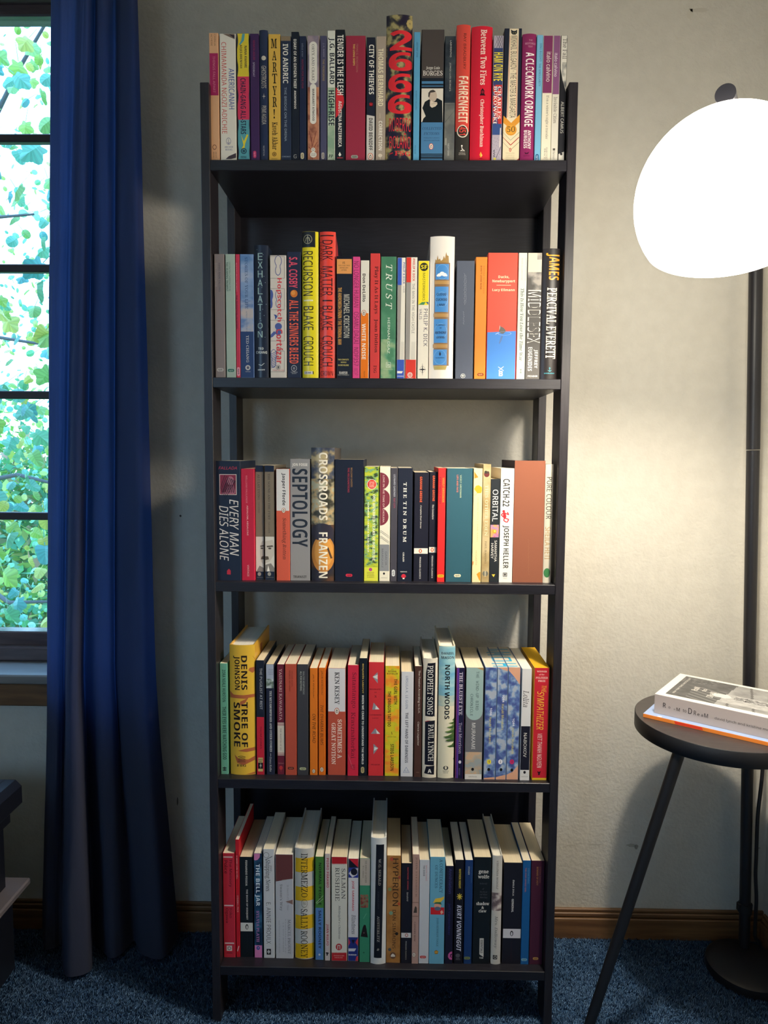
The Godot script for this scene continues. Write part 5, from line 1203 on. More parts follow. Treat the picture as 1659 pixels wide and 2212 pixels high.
const BOOKS_BOTTOM := [
	["p",-0.2833,0.0213,0.2019,-0.0242,"cc3040","cc3040","","red paperback with three pale bars and black lettering, first along the bottom shelf",[
		["r",-9.7,7.5,193.4,195.9,"ecccc8"],
		["r",-9.1,8.1,99.8,102.3,"ecccc8"],
		["r",-8.7,8.6,26.4,29,"ecccc8"],
		["t","s",-0.3,6.2,136.8,190.6,"3a0f18","The Memory"],
		["t","s",-8.3,-1.8,162.9,188.3,"3a0f18","Police"],
		["t","s",0.5,5.8,77.1,96.8,"3a0f18","Yoko"],
		["t","s",-7.7,-1.5,67.5,95.8,"3a0f18","Ogawa"],
		["r",-5.4,4.6,12.6,22.9,"e8d8d0"],
		["g",-3.7,2.8,14.3,21.2,"4a3438",0.3],
		["r",-5.6,5,8.3,9.1,"3a0f18"]]],
	["p",-0.2674,0.0070,0.2276,-0.0253,"c8202c","c8202c","","very thin tall red paperback, second along the bottom shelf",[
		["t","s",-2.1,0.5,151.6,197.3,"f0c0bc","A SHORT STAY IN HELL"],
		["t","s",-1.5,1.4,87.7,120.1,"f0c0bc","STEVEN L. PECK"],
		["p",[-0.6,11.1,1.9,21.5,0.6,21.8,-1.9,11.4],"e8dcd8"]]],
	["p",-0.2513,0.0238,0.1944,-0.0257,"12161f","12161f","","black paperback with white band and small penguin, third along the bottom shelf",[
		["t","S",-1.5,2,138.9,188,"d8d4cc","FERNANDO PESSOA"],
		["t","S",-1.1,2.6,73.2,132.1,"d8d4cc","THE BOOK OF DISQUIET"],
		["b",50.5,67.2,"dcd8d0"],
		["o",-2.3,3.2,54,64.3,"1a1a1e"],
		["o",-0.9,2.1,55,61.9,"dcd8d0"],
		["r",0.5,0.8,9.5,44,"3a3a40"]]],
	["p",-0.2297,0.0147,0.2021,-0.0246,"1c3a58","1c3a58","","narrow midnight blue paperback with pink corner and base, fourth along the bottom shelf",[
		["n",-7.4,8.8,24.1,202.6,6,121,1.0,"16304c 1a3450 244a68 3a6a88"],
		["p",[-7.7,202,4.3,202.2,3.6,194.9,0.1,190.2,-3.9,188.7,-7.8,189.7],"d884b4"],
		["t","S",-5.6,3.5,100.8,181.8,"e4ecf0","THE BELL JAR"],
		["t","F",-3.3,1.8,30.6,91.4,"c07fb6","SYLVIA PLATH"],
		["b",-1.4,24.2,"dc84b8"],
		["o",-3.6,2.9,15.2,22.8,"3a5a98"],
		["o",-1.2,1.1,18.1,20.5,"dc84b8"]]],
	["p",-0.2095,0.0201,0.2108,-0.0244,"d2d2d2","d2d2d2","","pale grey paperback with ornamental black title, fifth along the bottom shelf",[
		["t","f",2.1,5.5,168,179.7,"55555a","THE"],
		["t","f",-7.8,2.9,130.2,190.3,"2a2a2c","Shipping News"],
		["g",-9.5,0.9,194.1,204.8,"3a3a3c",0.12],
		["p",[-6.1,189.7,6.9,196.7,6.4,197.6,-6.5,190.6],"3a3a3c"],
		["t","s",-4.9,3.1,27.7,108.2,"5a5a5e","E. ANNIE PROULX"],
		["r",-4.9,3.1,6.4,17.8,"2a2a2c"],
		["p",[-1,16.5,-0.1,13.3,2,12.1,-0.2,10.8,-1,7.6,-1.8,10.8,-3.9,12,-1.8,13.3],"d2d2d2"]]],
	["p",-0.1809,0.0324,0.2014,-0.0240,"c2c2c6","c2c2c6","","grey paperback with brown top and grey lettering, sixth along the bottom shelf",[
		["p",[-17.3,202.5,17.2,203,16.7,155,-16,149.3],"6a3c3c"],
		["p",[-4.6,151.7,16.7,154.6,16.7,155.3,-4.7,152.4],"a8988c"],
		["t","f",-9.4,-3.5,92.6,143.9,"55555c","Swann's Way"],
		["t","fi",4.8,8.2,93.7,143,"8a8a90","In Search of Lost Time"],
		["p",[2,110.6,16.6,114.7,16.5,105.2],"8a6a60"],
		["t","f",6.1,11.1,8.9,75.8,"55555c","MARCEL PROUST"],
		["t","fi",0.8,3,8.7,77.4,"8a8a90","Translated by"],
		["t","f",-3.2,-1.1,12.1,69.6,"8a8a90","C. K. SCOTT MONCRIEFF"],
		["t","f",-10.6,-8.4,10.2,73.8,"9a9aa0","and TERENCE KILMARTIN"]]],
	["h",-0.1443,0.0346,0.2134,-0.0226,"cfccc4","cfccc4","","fat white hardback with yellow bands, seventh along the bottom shelf",[
		["p",[-16,194.7,19.4,196.3,18.8,169.3,-16.4,167.7],"e8b820"],
		["p",[-16.2,139.8,19.4,141.4,18.7,114.3,-16.6,112.7],"e8b820"],
		["p",[-16.4,84.6,19.3,86.2,18.7,59.7,-16.8,58.1],"e8b820"],
		["p",[-16.5,28.9,19.3,30.6,18.6,2.2,-17,0.5],"e8b820"],
		["t","f",-5.1,6.2,120.7,204.6,"2a2618","INTERMEZZO"],
		["g",-5.4,6.2,100.5,116.9,"6a6450",0.1],
		["h","s",-2.3,3.6,106.2,111.3,"6a6450","FSG"],
		["t","f",-5.9,6,2.7,97.8,"2a2618","SALLY ROONEY"]]],
	["p",-0.1159,0.0155,0.1994,-0.0215,"4a8038","4a8038","","narrow green over blue paperback, eighth along the bottom shelf",[
		["b",-2.1,101.4,"5a86c0"],
		["t","S",-1.1,3.4,106.7,187.8,"16241c","NORMAL PEOPLE"],
		["t","S",-1.7,3,22.1,96.4,"16243c","SALLY ROONEY"],
		["o",-1.9,1.7,8.3,12.4,"dce4ec"],
		["p",[-6,110.3,8.9,125,8.2,125.7,-6.7,111],"c8d4b8"],
		["p",[-5,108.7,8.8,118.7,8.3,119.4,-5.4,109.3],"c8d4b8"]]],
	["p",-0.1011,0.0096,0.2063,-0.0203,"d0c3c0","d0c3c0","","very narrow pinkish white paperback with crimson capitals, ninth along the bottom shelf",[
		["t","S",-1.8,3.7,141.5,197.9,"b0283c","PEDRO PÁRAMO"],
		["t","S",-2.9,2.2,29.2,71.1,"b0283c","JUAN RULFO"],
		["p",[-3.7,15.4,-0.6,16.3,2.7,15,0.7,12,0.4,9.5,-1.9,9.4,-1.5,12.5],"26202a"]]],
	["p",-0.0794,0.0286,0.2008,-0.0201,"d9d6c8","d9d6c8","","cream paperback with red top and bottom borders, tenth along the bottom shelf",[
		["b",188.2,202,"b8222c"],
		["b",-1.2,14.8,"b8222c"],
		["p",[-12.9,188.2,-10.8,188.2,-11.9,185.7],"b8222c"],
		["p",[-14,14.3,-11.9,14.4,-13,16.9],"b8222c"],
		["p",[-10.8,188.2,-8.7,188.3,-9.8,185.7],"b8222c"],
		["p",[-11.9,14.4,-9.8,14.4,-10.9,17],"b8222c"],
		["p",[-8.7,188.3,-6.6,188.3,-7.7,185.8],"b8222c"],
		["p",[-9.8,14.4,-7.7,14.5,-8.8,17],"b8222c"],
		["p",[-6.6,188.3,-4.5,188.3,-5.6,185.8],"b8222c"],
		["p",[-7.7,14.5,-5.5,14.5,-6.7,17.1],"b8222c"],
		["p",[-4.5,188.3,-2.4,188.4,-3.6,185.8],"b8222c"],
		["p",[-5.5,14.5,-3.4,14.5,-4.6,17.1],"b8222c"],
		["p",[-2.4,188.4,-0.4,188.4,-1.5,185.9],"b8222c"],
		["p",[-3.4,14.5,-1.3,14.6,-2.5,17.1],"b8222c"],
		["p",[-0.4,188.4,1.7,188.4,0.6,185.9],"b8222c"],
		["p",[-1.3,14.6,0.8,14.6,-0.4,17.2],"b8222c"],
		["p",[1.7,188.4,3.8,188.5,2.7,185.9],"b8222c"],
		["p",[0.8,14.6,2.9,14.7,1.8,17.2],"b8222c"],
		["p",[3.8,188.5,5.9,188.5,4.8,186],"b8222c"],
		["p",[2.9,14.7,5,14.7,3.9,17.2],"b8222c"],
		["p",[5.9,188.5,8,188.5,6.9,186],"b8222c"],
		["p",[5,14.7,7.1,14.7,6,17.3],"b8222c"],
		["p",[8,188.5,10.1,188.6,9,186],"b8222c"],
		["p",[7.1,14.7,9.2,14.8,8.1,17.3],"b8222c"],
		["p",[10.1,188.6,12.2,188.6,11.1,186.1],"b8222c"],
		["p",[9.2,14.8,11.3,14.8,10.2,17.4],"b8222c"],
		["p",[12.2,188.6,14.3,188.6,13.1,186.1],"b8222c"],
		["p",[11.3,14.8,13.4,14.8,12.3,17.4],"b8222c"],
		["p",[14.3,188.6,16.3,188.7,15.2,186.1],"b8222c"],
		["p",[13.4,14.8,15.6,14.9,14.4,17.4],"b8222c"],
		["t","f",4.1,11,120.1,178.3,"3a3a38","SALMAN"],
		["t","f",-7.2,0.2,116.6,180.2,"3a3a38","RUSHDIE"],
		["t","fi",-2.2,2.3,42.6,107.3,"3a3a38","Midnight's Children"],
		["o",-6.4,5.3,20.6,33.6,"b8323a"],
		["r",-3.3,2.1,22.8,30.5,"d9d6c8"],
		["r",-2,0.8,22.8,29.2,"b8323a"],
		["h","s",-9.8,8.9,9.1,11.3,"e8b8b0","RANDOM"],
		["h","s",-8.1,6.5,5.1,7.4,"e8b8b0","HOUSE"]]],
	["p",-0.0537,0.0190,0.1978,-0.0203,"d8d6d8","d8d6d8","","white paperback with red, black and blue eye motif, eleventh along the bottom shelf",[
		["p",[-8.5,198.1,11.6,198.5,11.2,180.7],"c8283c"],
		["p",[-8.5,197.6,9.6,180.7,-8.7,180.4],"1c1c28"],
		["r",-9.2,11.7,161.3,180.5,"2a3a94"],
		["p",[-8.4,169.1,-2,178.4,11.2,179.5,6.9,166.8,-1.9,161.6],"d8d6d8"],
		["o",-4.9,7.3,165.9,179.3,"1c1c28"],
		["t","S",-3.1,2.4,97.4,155.8,"c0283c","JOSÉ SARAMAGO"],
		["t","fi",-2.9,4.5,52.3,89.8,"4a4a50","Blindness"],
		["b",-1.7,46.3,"26347e"],
		["p",[-8.3,44.4,-5.1,35.9,-8.8,29],"c83a4a"],
		["p",[9,45.6,4.2,36.1,9.1,29.3],"c83a4a"],
		["p",[-3.1,41.1,3.3,41.2,0.1,32.6],"1c1c28"],
		["p",[-8.3,24.2,5.8,24.5,2.6,18.9,-8.3,18.7],"d8d6d8"],
		["h","S",-8.2,6.4,10.6,13.4,"d8d6d8","MARINER"],
		["p",[5.9,8.7,9.5,9.6,9.2,-0.7,4.3,-0.8],"c83a4a"]]],
	["p",-0.0322,0.0195,0.1999,-0.0181,"3a8a68","3a8a68","","beige over green paperback with dark skirted figure, twelfth along the bottom shelf",[
		["b",148.2,201.1,"b8aea0"],
		["t","f",-0,3,153.3,196.1,"4a443c","THE RINGS OF SATURN"],
		["t","f",-4.5,-2,162.5,186,"4a443c","W.G. SEBALD"],
		["n",-8.3,6.2,105.2,130.5,30,131,1.0,"7a3a34 9a4a40 3a8a68 a85a4c"],
		["p",[2.3,94.5,-3.2,84.2,-2.4,83.7,3.2,94],"6aa888"],
		["p",[-7.5,49.5,-3.9,66.9,-1.6,72.4,1.6,71.8,3.2,63.6,5.6,48],"1e1a1c"],
		["o",-2.9,-0.3,55,58.4,"6a4a4a"],
		["o",-3.3,-0.1,16.9,19.7,"1e5a44"]]],
	["h",-0.0075,0.0279,0.2412,-0.0129,"dcdcd8","dcdcd8","","tall white hardback with long black inset panel, thirteenth along the bottom shelf",[
		["p",[-4.6,229.5,9.7,229.2,6.5,12.1,-7.7,12.3],"181a20"],
		["t","f",-0.1,4.1,152.1,202.2,"c8c0b4","W.G. SEBALD"],
		["t","f",-1.3,1.2,106.6,140.3,"4a4a50","FINALIST"],
		["t","f",-2,2.2,43.2,93.2,"c8c0b4","AUSTERLITZ"],
		["p",[-2.8,26.9,-0.4,31.2,2.5,29.6,0.4,26.1],"8a8880"]]],
	["p",0.0202,0.0254,0.2061,-0.0176,"a8743c","a8743c","","tan brown paperback with dotted colours and black capitals, fourteenth along the bottom shelf",[
		["n",-14.3,18.7,-0.1,206.8,8,133,1.0,"9c6a36 a8743c b27e46"],
		["o",-7.3,-0.3,196,203.4,"b8503c"],
		["o",8,13.8,161.7,167.8,"9a4438"],
		["o",-10.5,-4.1,138.4,145.1,"7a8a5a"],
		["o",7.5,12.6,111.5,116.9,"b84a30"],
		["o",-8.1,-1,92.5,99.9,"7a9a80"],
		["o",3.3,9.1,53.4,59.6,"26201c"],
		["o",-9.3,-3.5,22.5,28.6,"4a4a48"],
		["t","s",-1.8,8.3,110,200.8,"33241a","HYPERION"],
		["t","s",-1.6,4.2,27.5,102.3,"33241a","DAN SIMMONS"],
		["o",-5.9,5.1,7.5,20.5,"6a4a38"],
		["p",[-4.2,11.6,-4.2,14.5,-0.7,18,3.5,14.6,3.5,11.7],"e0d8cc"]]],
	["p",0.0437,0.0189,0.1924,-0.0170,"171a26","171a26","","short black paperback with red name and white band, fifteenth along the bottom shelf",[
		["t","S",1.1,3.9,141.9,184.7,"b84a50","NATSUME SŌSEKI"],
		["t","si",0.4,3.5,119.9,137.6,"d8d0c8","Sanshirō"],
		["b",49.5,58.9,"d8d4d0"],
		["g",-1.9,3.6,50.9,57.7,"a83a30",0.35],
		["t","S",-1.1,1.1,6.9,42.7,"9a9890","PENGUIN CLASSICS"]]],
	["p",0.0602,0.0121,0.2098,-0.0163,"b89488","b89488","","narrow dusty pink paperback with small dark figure, sixteenth along the bottom shelf",[
		["t","f",-1.1,2.6,128.3,204.6,"7a5a54","JOHN STEINBECK"],
		["t","F",-2,0.5,42.7,80.9,"5a4440","CANNERY ROW"],
		["r",-5.4,6.2,117.6,118.6,"7a5a54"],
		["r",-5.4,5.4,91.2,92.3,"7a5a54"],
		["p",[-3.5,98.3,-1.2,108.8,0.3,111.4,2.5,108,2.9,98.4],"4a403c"],
		["o",-5.4,1.7,12.3,21.9,"6a5a54"],
		["o",-4.7,1,13.1,21.1,"f0e4d4"],
		["p",[-3.1,14.7,-3.3,17.5,-1.9,19.9,-0.3,17.6,-0.4,14.7],"26242a"],
		["o",-2.5,-0.9,14.9,18.3,"f0e4d4"]]],
	["p",0.0762,0.0181,0.1992,-0.0172,"c9ccd0","c9ccd0","","light grey paperback with small red lozenge, seventeenth along the bottom shelf",[
		["t","s",2.1,5.3,159.1,188.8,"c87a80","MAGDA SZABÓ"],
		["t","S",-2.6,0.5,168.3,188.7,"6a6a74","THE DOOR"],
		["q",-6.8,4.5,9.9,15,"c0383c"],
		["h","S",-4.5,2.3,10.4,14,"e8b0ac","nyrb"]]],
	["p",0.0997,0.0274,0.2053,-0.0168,"6aaac4","6aaac4","","sky blue paperback with red and yellow picture patch, eighteenth along the bottom shelf",[
		["t","f",3.7,9.4,137.2,200.8,"1f3c54","A CONFEDERACY"],
		["t","f",-4.3,0.2,146.2,189.8,"1f3c54","OF DUNCES"],
		["r",-11.8,14.7,95.3,109.2,"c8242e"],
		["o",-5.5,7.3,106.5,118.6,"dca088"],
		["p",[-5.5,115.8,-2.4,120.9,6.4,119.4,8.4,114.4,1.7,115.9],"2f6a4c"],
		["p",[-7.6,117.5,-3.3,126,6.3,127.5,12.7,130.5,12,125.4,6.4,119.4,-1.6,119.3],"e8c040"],
		["o",-4.8,6.8,102.9,110.4,"5a6a80"],
		["p",[5.9,100.8,9.1,104.3,11.5,99.2,7.6,95.8],"e0b098"],
		["t","f",-1.3,2.9,33.7,88.9,"1f3c54","JOHN KENNEDY TOOLE"],
		["p",[-0.4,27,0.9,24.4,3.7,24,1.7,21.9,2.2,19,-0.3,20.3,-2.7,18.9,-2.3,21.8,-4.3,23.9,-1.6,24.3],"d8a040"]]],
	["p",0.1221,0.0140,0.1881,-0.0174,"1a1a30","1a1a30","","short dark indigo paperback with pink half disc, nineteenth along the bottom shelf",[
		["t","s",-1.8,4,135.4,183.2,"50508a","Annihilation"],
		["t","s",-2.6,2.5,55,116.8,"38387a","Jeff VanderMeer"],
		["p",[6.7,24.1,2.3,22.6,-0.8,18.3,-1.2,13.2,1.7,8.6,6.6,7.7],"c85a9a"],
		["p",[6.1,20.1,3.2,18.4,2.5,14.1,5.9,11.1],"1a1a30"],
		["p",[5.8,17.9,4.2,16.2,4.2,14.1,5.7,13.1],"c85a9a"]]],
	["p",0.1396,0.0157,0.1998,-0.0178,"10131e","10131e","","black paperback with yellow asterisk and hand-drawn capitals, twentieth along the bottom shelf",[
		["t","S",-0.9,2.8,145.5,182.4,"d8c048","MOTHER NIGHT"],
		["p",[6,130.6,-4.2,130.5,-4.2,129,6.1,129.1],"d8c048"],
		["p",[5.2,125.8,-2.2,134.8,-3.3,133.8,4.1,124.8],"d8c048"],
		["p",[1.7,123.4,1.5,136.2,0.1,136.2,0.3,123.4],"d8c048"],
		["p",[-2.1,124.7,5,133.9,3.9,134.9,-3.2,125.7],"d8c048"],
		["t","Si",-3.4,4.8,24.4,113.5,"d4d4e4","KURT VONNEGUT"],
		["o",-4.7,3.7,12.3,19.8,"55565e"],
		["h","s",-3.6,3.3,9.8,11.5,"8a8a90","DIAL"],
		["h","s",-4.1,3.7,7.2,8.9,"8a8a90","PRESS"]]],
	["p",0.1570,0.0142,0.1995,-0.0182,"1a3a6c","1a3a6c","","navy blue paperback with olive lozenge, twenty-first along the bottom shelf",[
		["t","s",3.2,5.7,156.5,187.5,"4a6a94","JOHN WILLIAMS"],
		["t","S",-1.7,1,171.5,187.4,"b8bcb8","STONER"],
		["q",-6.5,4.8,8.5,13.7,"7a8450"],
		["h","S",-4.2,2.6,9.1,12.7,"3a3a38","nyrb"]]],
	["p",0.1816,0.0310,0.2049,-0.0188,"14161e","14161e","","thick black paperback with centred white lowercase words, twenty-second along the bottom shelf",[
		["h","F",-7.1,11,172.4,179.9,"e8e4dc","gene"],
		["h","F",-8,12.2,164.8,171.5,"e8e4dc","wolfe"],
		["h","F",-10.3,13.2,113.5,119.7,"e8e4dc","shadow"],
		["h","F",-0.6,3.8,106.2,111.3,"e8e4dc","&"],
		["h","F",-5.7,8.4,99.5,105.4,"e8e4dc","claw"],
		["h","fi",-4.6,9,153.4,156.4,"5a5a62","the first half"],
		["h","fi",0.4,3.6,143.3,146.4,"5a5a62","of"],
		["h","fi",-4.3,9.3,137.4,140.5,"5a5a62","The Book"],
		["h","fi",-4.2,9.4,132.4,135.4,"5a5a62","of the"],
		["h","fi",-4.1,9.5,126.8,129.9,"5a5a62","New Sun"],
		["p",[-3,49.5,4.6,49.6,4.8,13.3,-2.9,18.3],"d0ccc4"],
		["t","S",-1.3,3.2,20.9,46.5,"26262c","ESSENTIALS"],
		["h","S",-3.1,4.5,9.8,13,"d0ccc4","TOR"]]],
	["h",0.2084,0.0177,0.2085,-0.0177,"cec9bf","cec9bf","","slim ivory hardback with hazy photograph band, twenty-third along the bottom shelf",[
		["t","fi",-1.5,1.8,144.2,199.4,"55504c","VIRGINIA WOOLF"],
		["n",-12,10.7,103.7,138.3,14,141,1.0,"6a5a5c 8a7a78 b0a09a d0c8c0"],
		["t","fi",-4,2.4,30.8,93.6,"6a645e","Mrs. Dalloway"],
		["r",-5.1,2.9,9.9,17.9,"26262a"],
		["g",-3.5,1.7,11.3,16.7,"cec9bf",0.3]]],
	["p",0.2375,0.0333,0.1946,-0.0202,"171722","171722","","thick black paperback with white band near its base, twenty-fourth along the bottom shelf",[
		["t","S",-0.3,3,131.3,161.5,"d8d4d0","ÉMILE ZOLA"],
		["t","S",-1.5,2.2,100,125.3,"d8d4d0","GERMINAL"],
		["b",49.9,67.7,"d8d4d8"],
		["o",-3.2,2.6,53.8,64,"1a1a1e"],
		["o",-1.9,1.3,54.7,61.8,"d8d4d8"],
		["r",-0.7,-0.2,5.5,43.1,"4a2430"]]],
	["p",0.2619,0.0144,0.1995,-0.0194,"1a5a94","1a5a94","","narrow cobalt blue paperback with pale lozenge, twenty-fifth along the bottom shelf",[
		["t","s",2,4.6,155.8,185.1,"6aa0c0","STEFAN ZWEIG"],
		["t","S",-2.9,-0.4,138.9,185.8,"b0686a","THE POST OFFICE GIRL"],
		["q",-6.2,4.6,6.5,11.6,"7ab0c8"],
		["h","S",-4.1,2.4,7,10.6,"3a3a38","nyrb"]]],
	["p",0.2822,0.0238,0.1994,-0.0195,"4a2034","4a2034","","dark plum paperback with bronze lozenge, twenty-sixth along the bottom shelf",[
		["t","s",2.7,5.5,157.8,187.9,"8a5a50","STEFAN ZWEIG"],
		["t","S",-2.4,0.7,152.6,187.8,"a87448","BEWARE OF PITY"],
		["q",-5.3,4.9,8.9,14,"b88a4a"],
		["h","S",-3.2,2.8,9.4,13,"3a3a38","nyrb"]]],
]

const SHELF_TOPS := [1.5274, 1.1708, 0.819, 0.4634, 0.1092]
const HALF := 0.31
const POST := 0.0148
const STAINS := [[0.532, 0.207, 0.01, 0.0045, "a9a294"], [0.543, 0.204, 0.004, 0.006, "958e82"], [0.454, 0.208, 0.016, 0.0012, "b8b2a4"], [0.404, 0.205, 0.012, 0.0012, "b8b2a4"], [0.801, 0.205, 0.008, 0.0022, "a09a90"], [-0.431, 0.911, 0.0022, 0.0022, "4a463e"], [-0.448, 0.291, 0.002, 0.009, "6a655c"], [0.603, 1.911, 0.02, 0.004, "bdb7aa"], [0.585, 1.904, 0.006, 0.012, "c4beb0"]]
const WALL_Z := -0.252
const RIGHT_X := 0.82
const LEFT_X := -2.05
const BACK_Z := 2.6
const ROOM_H := 2.45

var fonts := {}
var glyphs := {}
var used := {}
var m := {}


# ---------------------------------------------------------------- shapes
class Shape:
	var v := PackedVector3Array()
	var n := PackedVector3Array()
	var c := PackedColorArray()
	var t := PackedVector2Array()
	var ink := Color.WHITE

	func tri(a: Vector3, b: Vector3, d: Vector3, na: Vector3, nb: Vector3, nd: Vector3) -> void:
		# front faces run clockwise
		if (b - a).cross(d - a).dot(na + nb + nd) > 0.0:
			v.append_array([a, d, b]); n.append_array([na, nd, nb])
			t.append_array([Vector2(a.x, a.y), Vector2(d.x, d.y), Vector2(b.x, b.y)])
		else:
			v.append_array([a, b, d]); n.append_array([na, nb, nd])
			t.append_array([Vector2(a.x, a.y), Vector2(b.x, b.y), Vector2(d.x, d.y)])
		c.append_array([ink, ink, ink])

	func face(p: Array, out: Vector3) -> void:
		var nn: Vector3 = (p[1] - p[0]).cross(p[2] - p[0])
		if nn.length() < 1e-14 and p.size() > 3:
			nn = (p[2] - p[0]).cross(p[3] - p[0])
		nn = nn.normalized()
		if nn.dot(out) < 0.0:
			nn = -nn
		for k in range(1, p.size() - 1):
			tri(p[0], p[k], p[k + 1], nn, nn, nn)

	func box(lo: Vector3, hi: Vector3, bevel := 0.0) -> void:
		var mid := (lo + hi) / 2.0
		var h := (hi - lo) / 2.0
		var b := minf(bevel, minf(h.x, minf(h.y, h.z)) * 0.9)
		var at := func(s: Vector3, axis: int) -> Vector3:
			var q := h - Vector3(b, b, b)
			q[axis] = h[axis]
			return mid + s * q
		for axis in 3:
			var a1 := (axis + 1) % 3
			var a2 := (axis + 2) % 3
			for s in [-1.0, 1.0]:
				var quad := []
				for k in [[-1, -1], [1, -1], [1, 1], [-1, 1]]:
					var sg := Vector3.ZERO
					sg[axis] = s; sg[a1] = k[0]; sg[a2] = k[1]
					quad.append(at.call(sg, axis))
				var o := Vector3.ZERO
				o[axis] = s
				face(quad, o)
				if b > 0.0:
					for s2 in [-1.0, 1.0]:
						var e := Vector3.ZERO
						e[axis] = s; e[a1] = s2
						var e1 := e; e1[a2] = -1.0
						var e2 := e; e2[a2] = 1.0
						face([at.call(e1, axis), at.call(e2, axis), at.call(e2, a1), at.call(e1, a1)], e)
		if b > 0.0:
			for sx in [-1.0, 1.0]:
				for sy in [-1.0, 1.0]:
					for sz in [-1.0, 1.0]:
						var s3 := Vector3(sx, sy, sz)
						face([at.call(s3, 0), at.call(s3, 1), at.call(s3, 2)], s3)

	# closed outline in x,z drawn up along y
	func extrude(p: PackedVector2Array, y0: float, y1: float, caps := true) -> void:
		var mid := Vector2.ZERO
		for q in p:
			mid += q / p.size()
		var turn := 0.0
		for k in p.size():
			turn += p[k].cross(p[(k + 1) % p.size()])
		for k in p.size():
			var a := p[k]
			var b := p[(k + 1) % p.size()]
			var d := (b - a)
			if d.length() < 1e-7:
				continue
			var o := Vector2(d.y, -d.x) * signf(turn)
			face([Vector3(a.x, y0, a.y), Vector3(b.x, y0, b.y), Vector3(b.x, y1, b.y), Vector3(a.x, y1, a.y)], Vector3(o.x, 0, o.y))
		if caps:
			var ix := Geometry2D.triangulate_polygon(p)
			for k in range(0, ix.size(), 3):
				for yy in [[y0, -1.0], [y1, 1.0]]:
					var o2 := Vector3(0, yy[1], 0)
					tri(Vector3(p[ix[k]].x, yy[0], p[ix[k]].y), Vector3(p[ix[k + 1]].x, yy[0], p[ix[k + 1]].y), Vector3(p[ix[k + 2]].x, yy[0], p[ix[k + 2]].y), o2, o2, o2)

	# profile of (radius, height) turned round y
	func lathe(pr: PackedVector2Array, seg: int, at := Vector3.ZERO) -> void:
		for k in pr.size() - 1:
			var a := pr[k]
			var b := pr[k + 1]
			var d := (b - a).normalized()
			var pa := (a - pr[maxi(k - 1, 0)]).normalized() if k > 0 else d
			var pb := (pr[mini(k + 2, pr.size() - 1)] - b).normalized() if k < pr.size() - 2 else d
			var da := (d + pa).normalized() if pa.dot(d) > 0.6 else d
			var db := (d + pb).normalized() if pb.dot(d) > 0.6 else d
			for s in seg:
				var u0 := TAU * s / seg
				var u1 := TAU * (s + 1) / seg
				var pt := func(q: Vector2, u: float) -> Vector3: return at + Vector3(q.x * cos(u), q.y, q.x * sin(u))
				var nm := func(q: Vector2, u: float) -> Vector3: return Vector3(q.y * cos(u), -q.x, q.y * sin(u))
				var p00: Vector3 = pt.call(a, u0)
				var p01: Vector3 = pt.call(a, u1)
				var p10: Vector3 = pt.call(b, u0)
				var p11: Vector3 = pt.call(b, u1)
				if a.x > 1e-6:
					tri(p00, p01, p11, nm.call(da, u0), nm.call(da, u1), nm.call(db, u1))
				if b.x > 1e-6:
					tri(p00, p11, p10, nm.call(da, u0), nm.call(db, u1), nm.call(db, u0))

	# round tube along points, radius from r0 to r1
	func tube(p: PackedVector3Array, r0: float, r1: float, seg := 20, caps := true) -> void:
		var rings := []
		var dirs := []
		for k in p.size():
			var d := (p[mini(k + 1, p.size() - 1)] - p[maxi(k - 1, 0)]).normalized()
			var side := d.cross(Vector3(0, 0, 1) if absf(d.z) < 0.9 else Vector3(1, 0, 0)).normalized()
			var up := side.cross(d).normalized()
			var r := lerpf(r0, r1, float(k) / (p.size() - 1))
			var ring := []
			for s in seg:
				var u := TAU * s / seg
				ring.append([p[k] + (side * cos(u) + up * sin(u)) * r, side * cos(u) + up * sin(u)])
			rings.append(ring)
			dirs.append(d)
		for k in p.size() - 1:
			for s in seg:
				var a: Array = rings[k][s]
				var b: Array = rings[k][(s + 1) % seg]
				var d2: Array = rings[k + 1][(s + 1) % seg]
				var e: Array = rings[k + 1][s]
				tri(a[0], b[0], d2[0], a[1], b[1], d2[1])
				tri(a[0], d2[0], e[0], a[1], d2[1], e[1])
		if caps:
			for s in seg:
				var d0: Vector3 = -dirs[0]
				var d1: Vector3 = dirs[-1]
				tri(p[0], rings[0][s][0], rings[0][(s + 1) % seg][0], d0, d0, d0)
				tri(p[-1], rings[-1][s][0], rings[-1][(s + 1) % seg][0], d1, d1, d1)

	func mesh(material: Material) -> ArrayMesh:
		var a := []
		a.resize(Mesh.ARRAY_MAX)
		a[Mesh.ARRAY_VERTEX] = v
		a[Mesh.ARRAY_NORMAL] = n
		a[Mesh.ARRAY_COLOR] = c
		a[Mesh.ARRAY_TEX_UV] = t
		var am := ArrayMesh.new()
		am.add_surface_from_arrays(Mesh.PRIMITIVE_TRIANGLES, a)
		am.surface_set_material(0, material)
		return am


func col(hex: String) -> Color:
	return Color.html(hex).srgb_to_linear()


func numbered(called: String) -> String:
	used[called] = used.get(called, -1) + 1
	return called if used[called] == 0 else "%s_%03d" % [called, used[called]]


func thing(called: String, label: String, category: String, at := Vector3.ZERO, turn := 0.0, group := "") -> Node3D:
	var o := Node3D.new()
	o.name = numbered(called)
	add_child(o)
	o.position = at
	o.rotation.y = turn
	o.set_meta("label", label)
	o.set_meta("category", category)
	if group:
		o.set_meta("group", group)
	return o


func part(parent: Node3D, called: String, s: Shape, material: Material, label := "") -> MeshInstance3D:
	var o := MeshInstance3D.new()
	o.name = called
	o.mesh = s.mesh(material)
	parent.add_child(o, true)
	if label:
		o.set_meta("label", label)
	return o


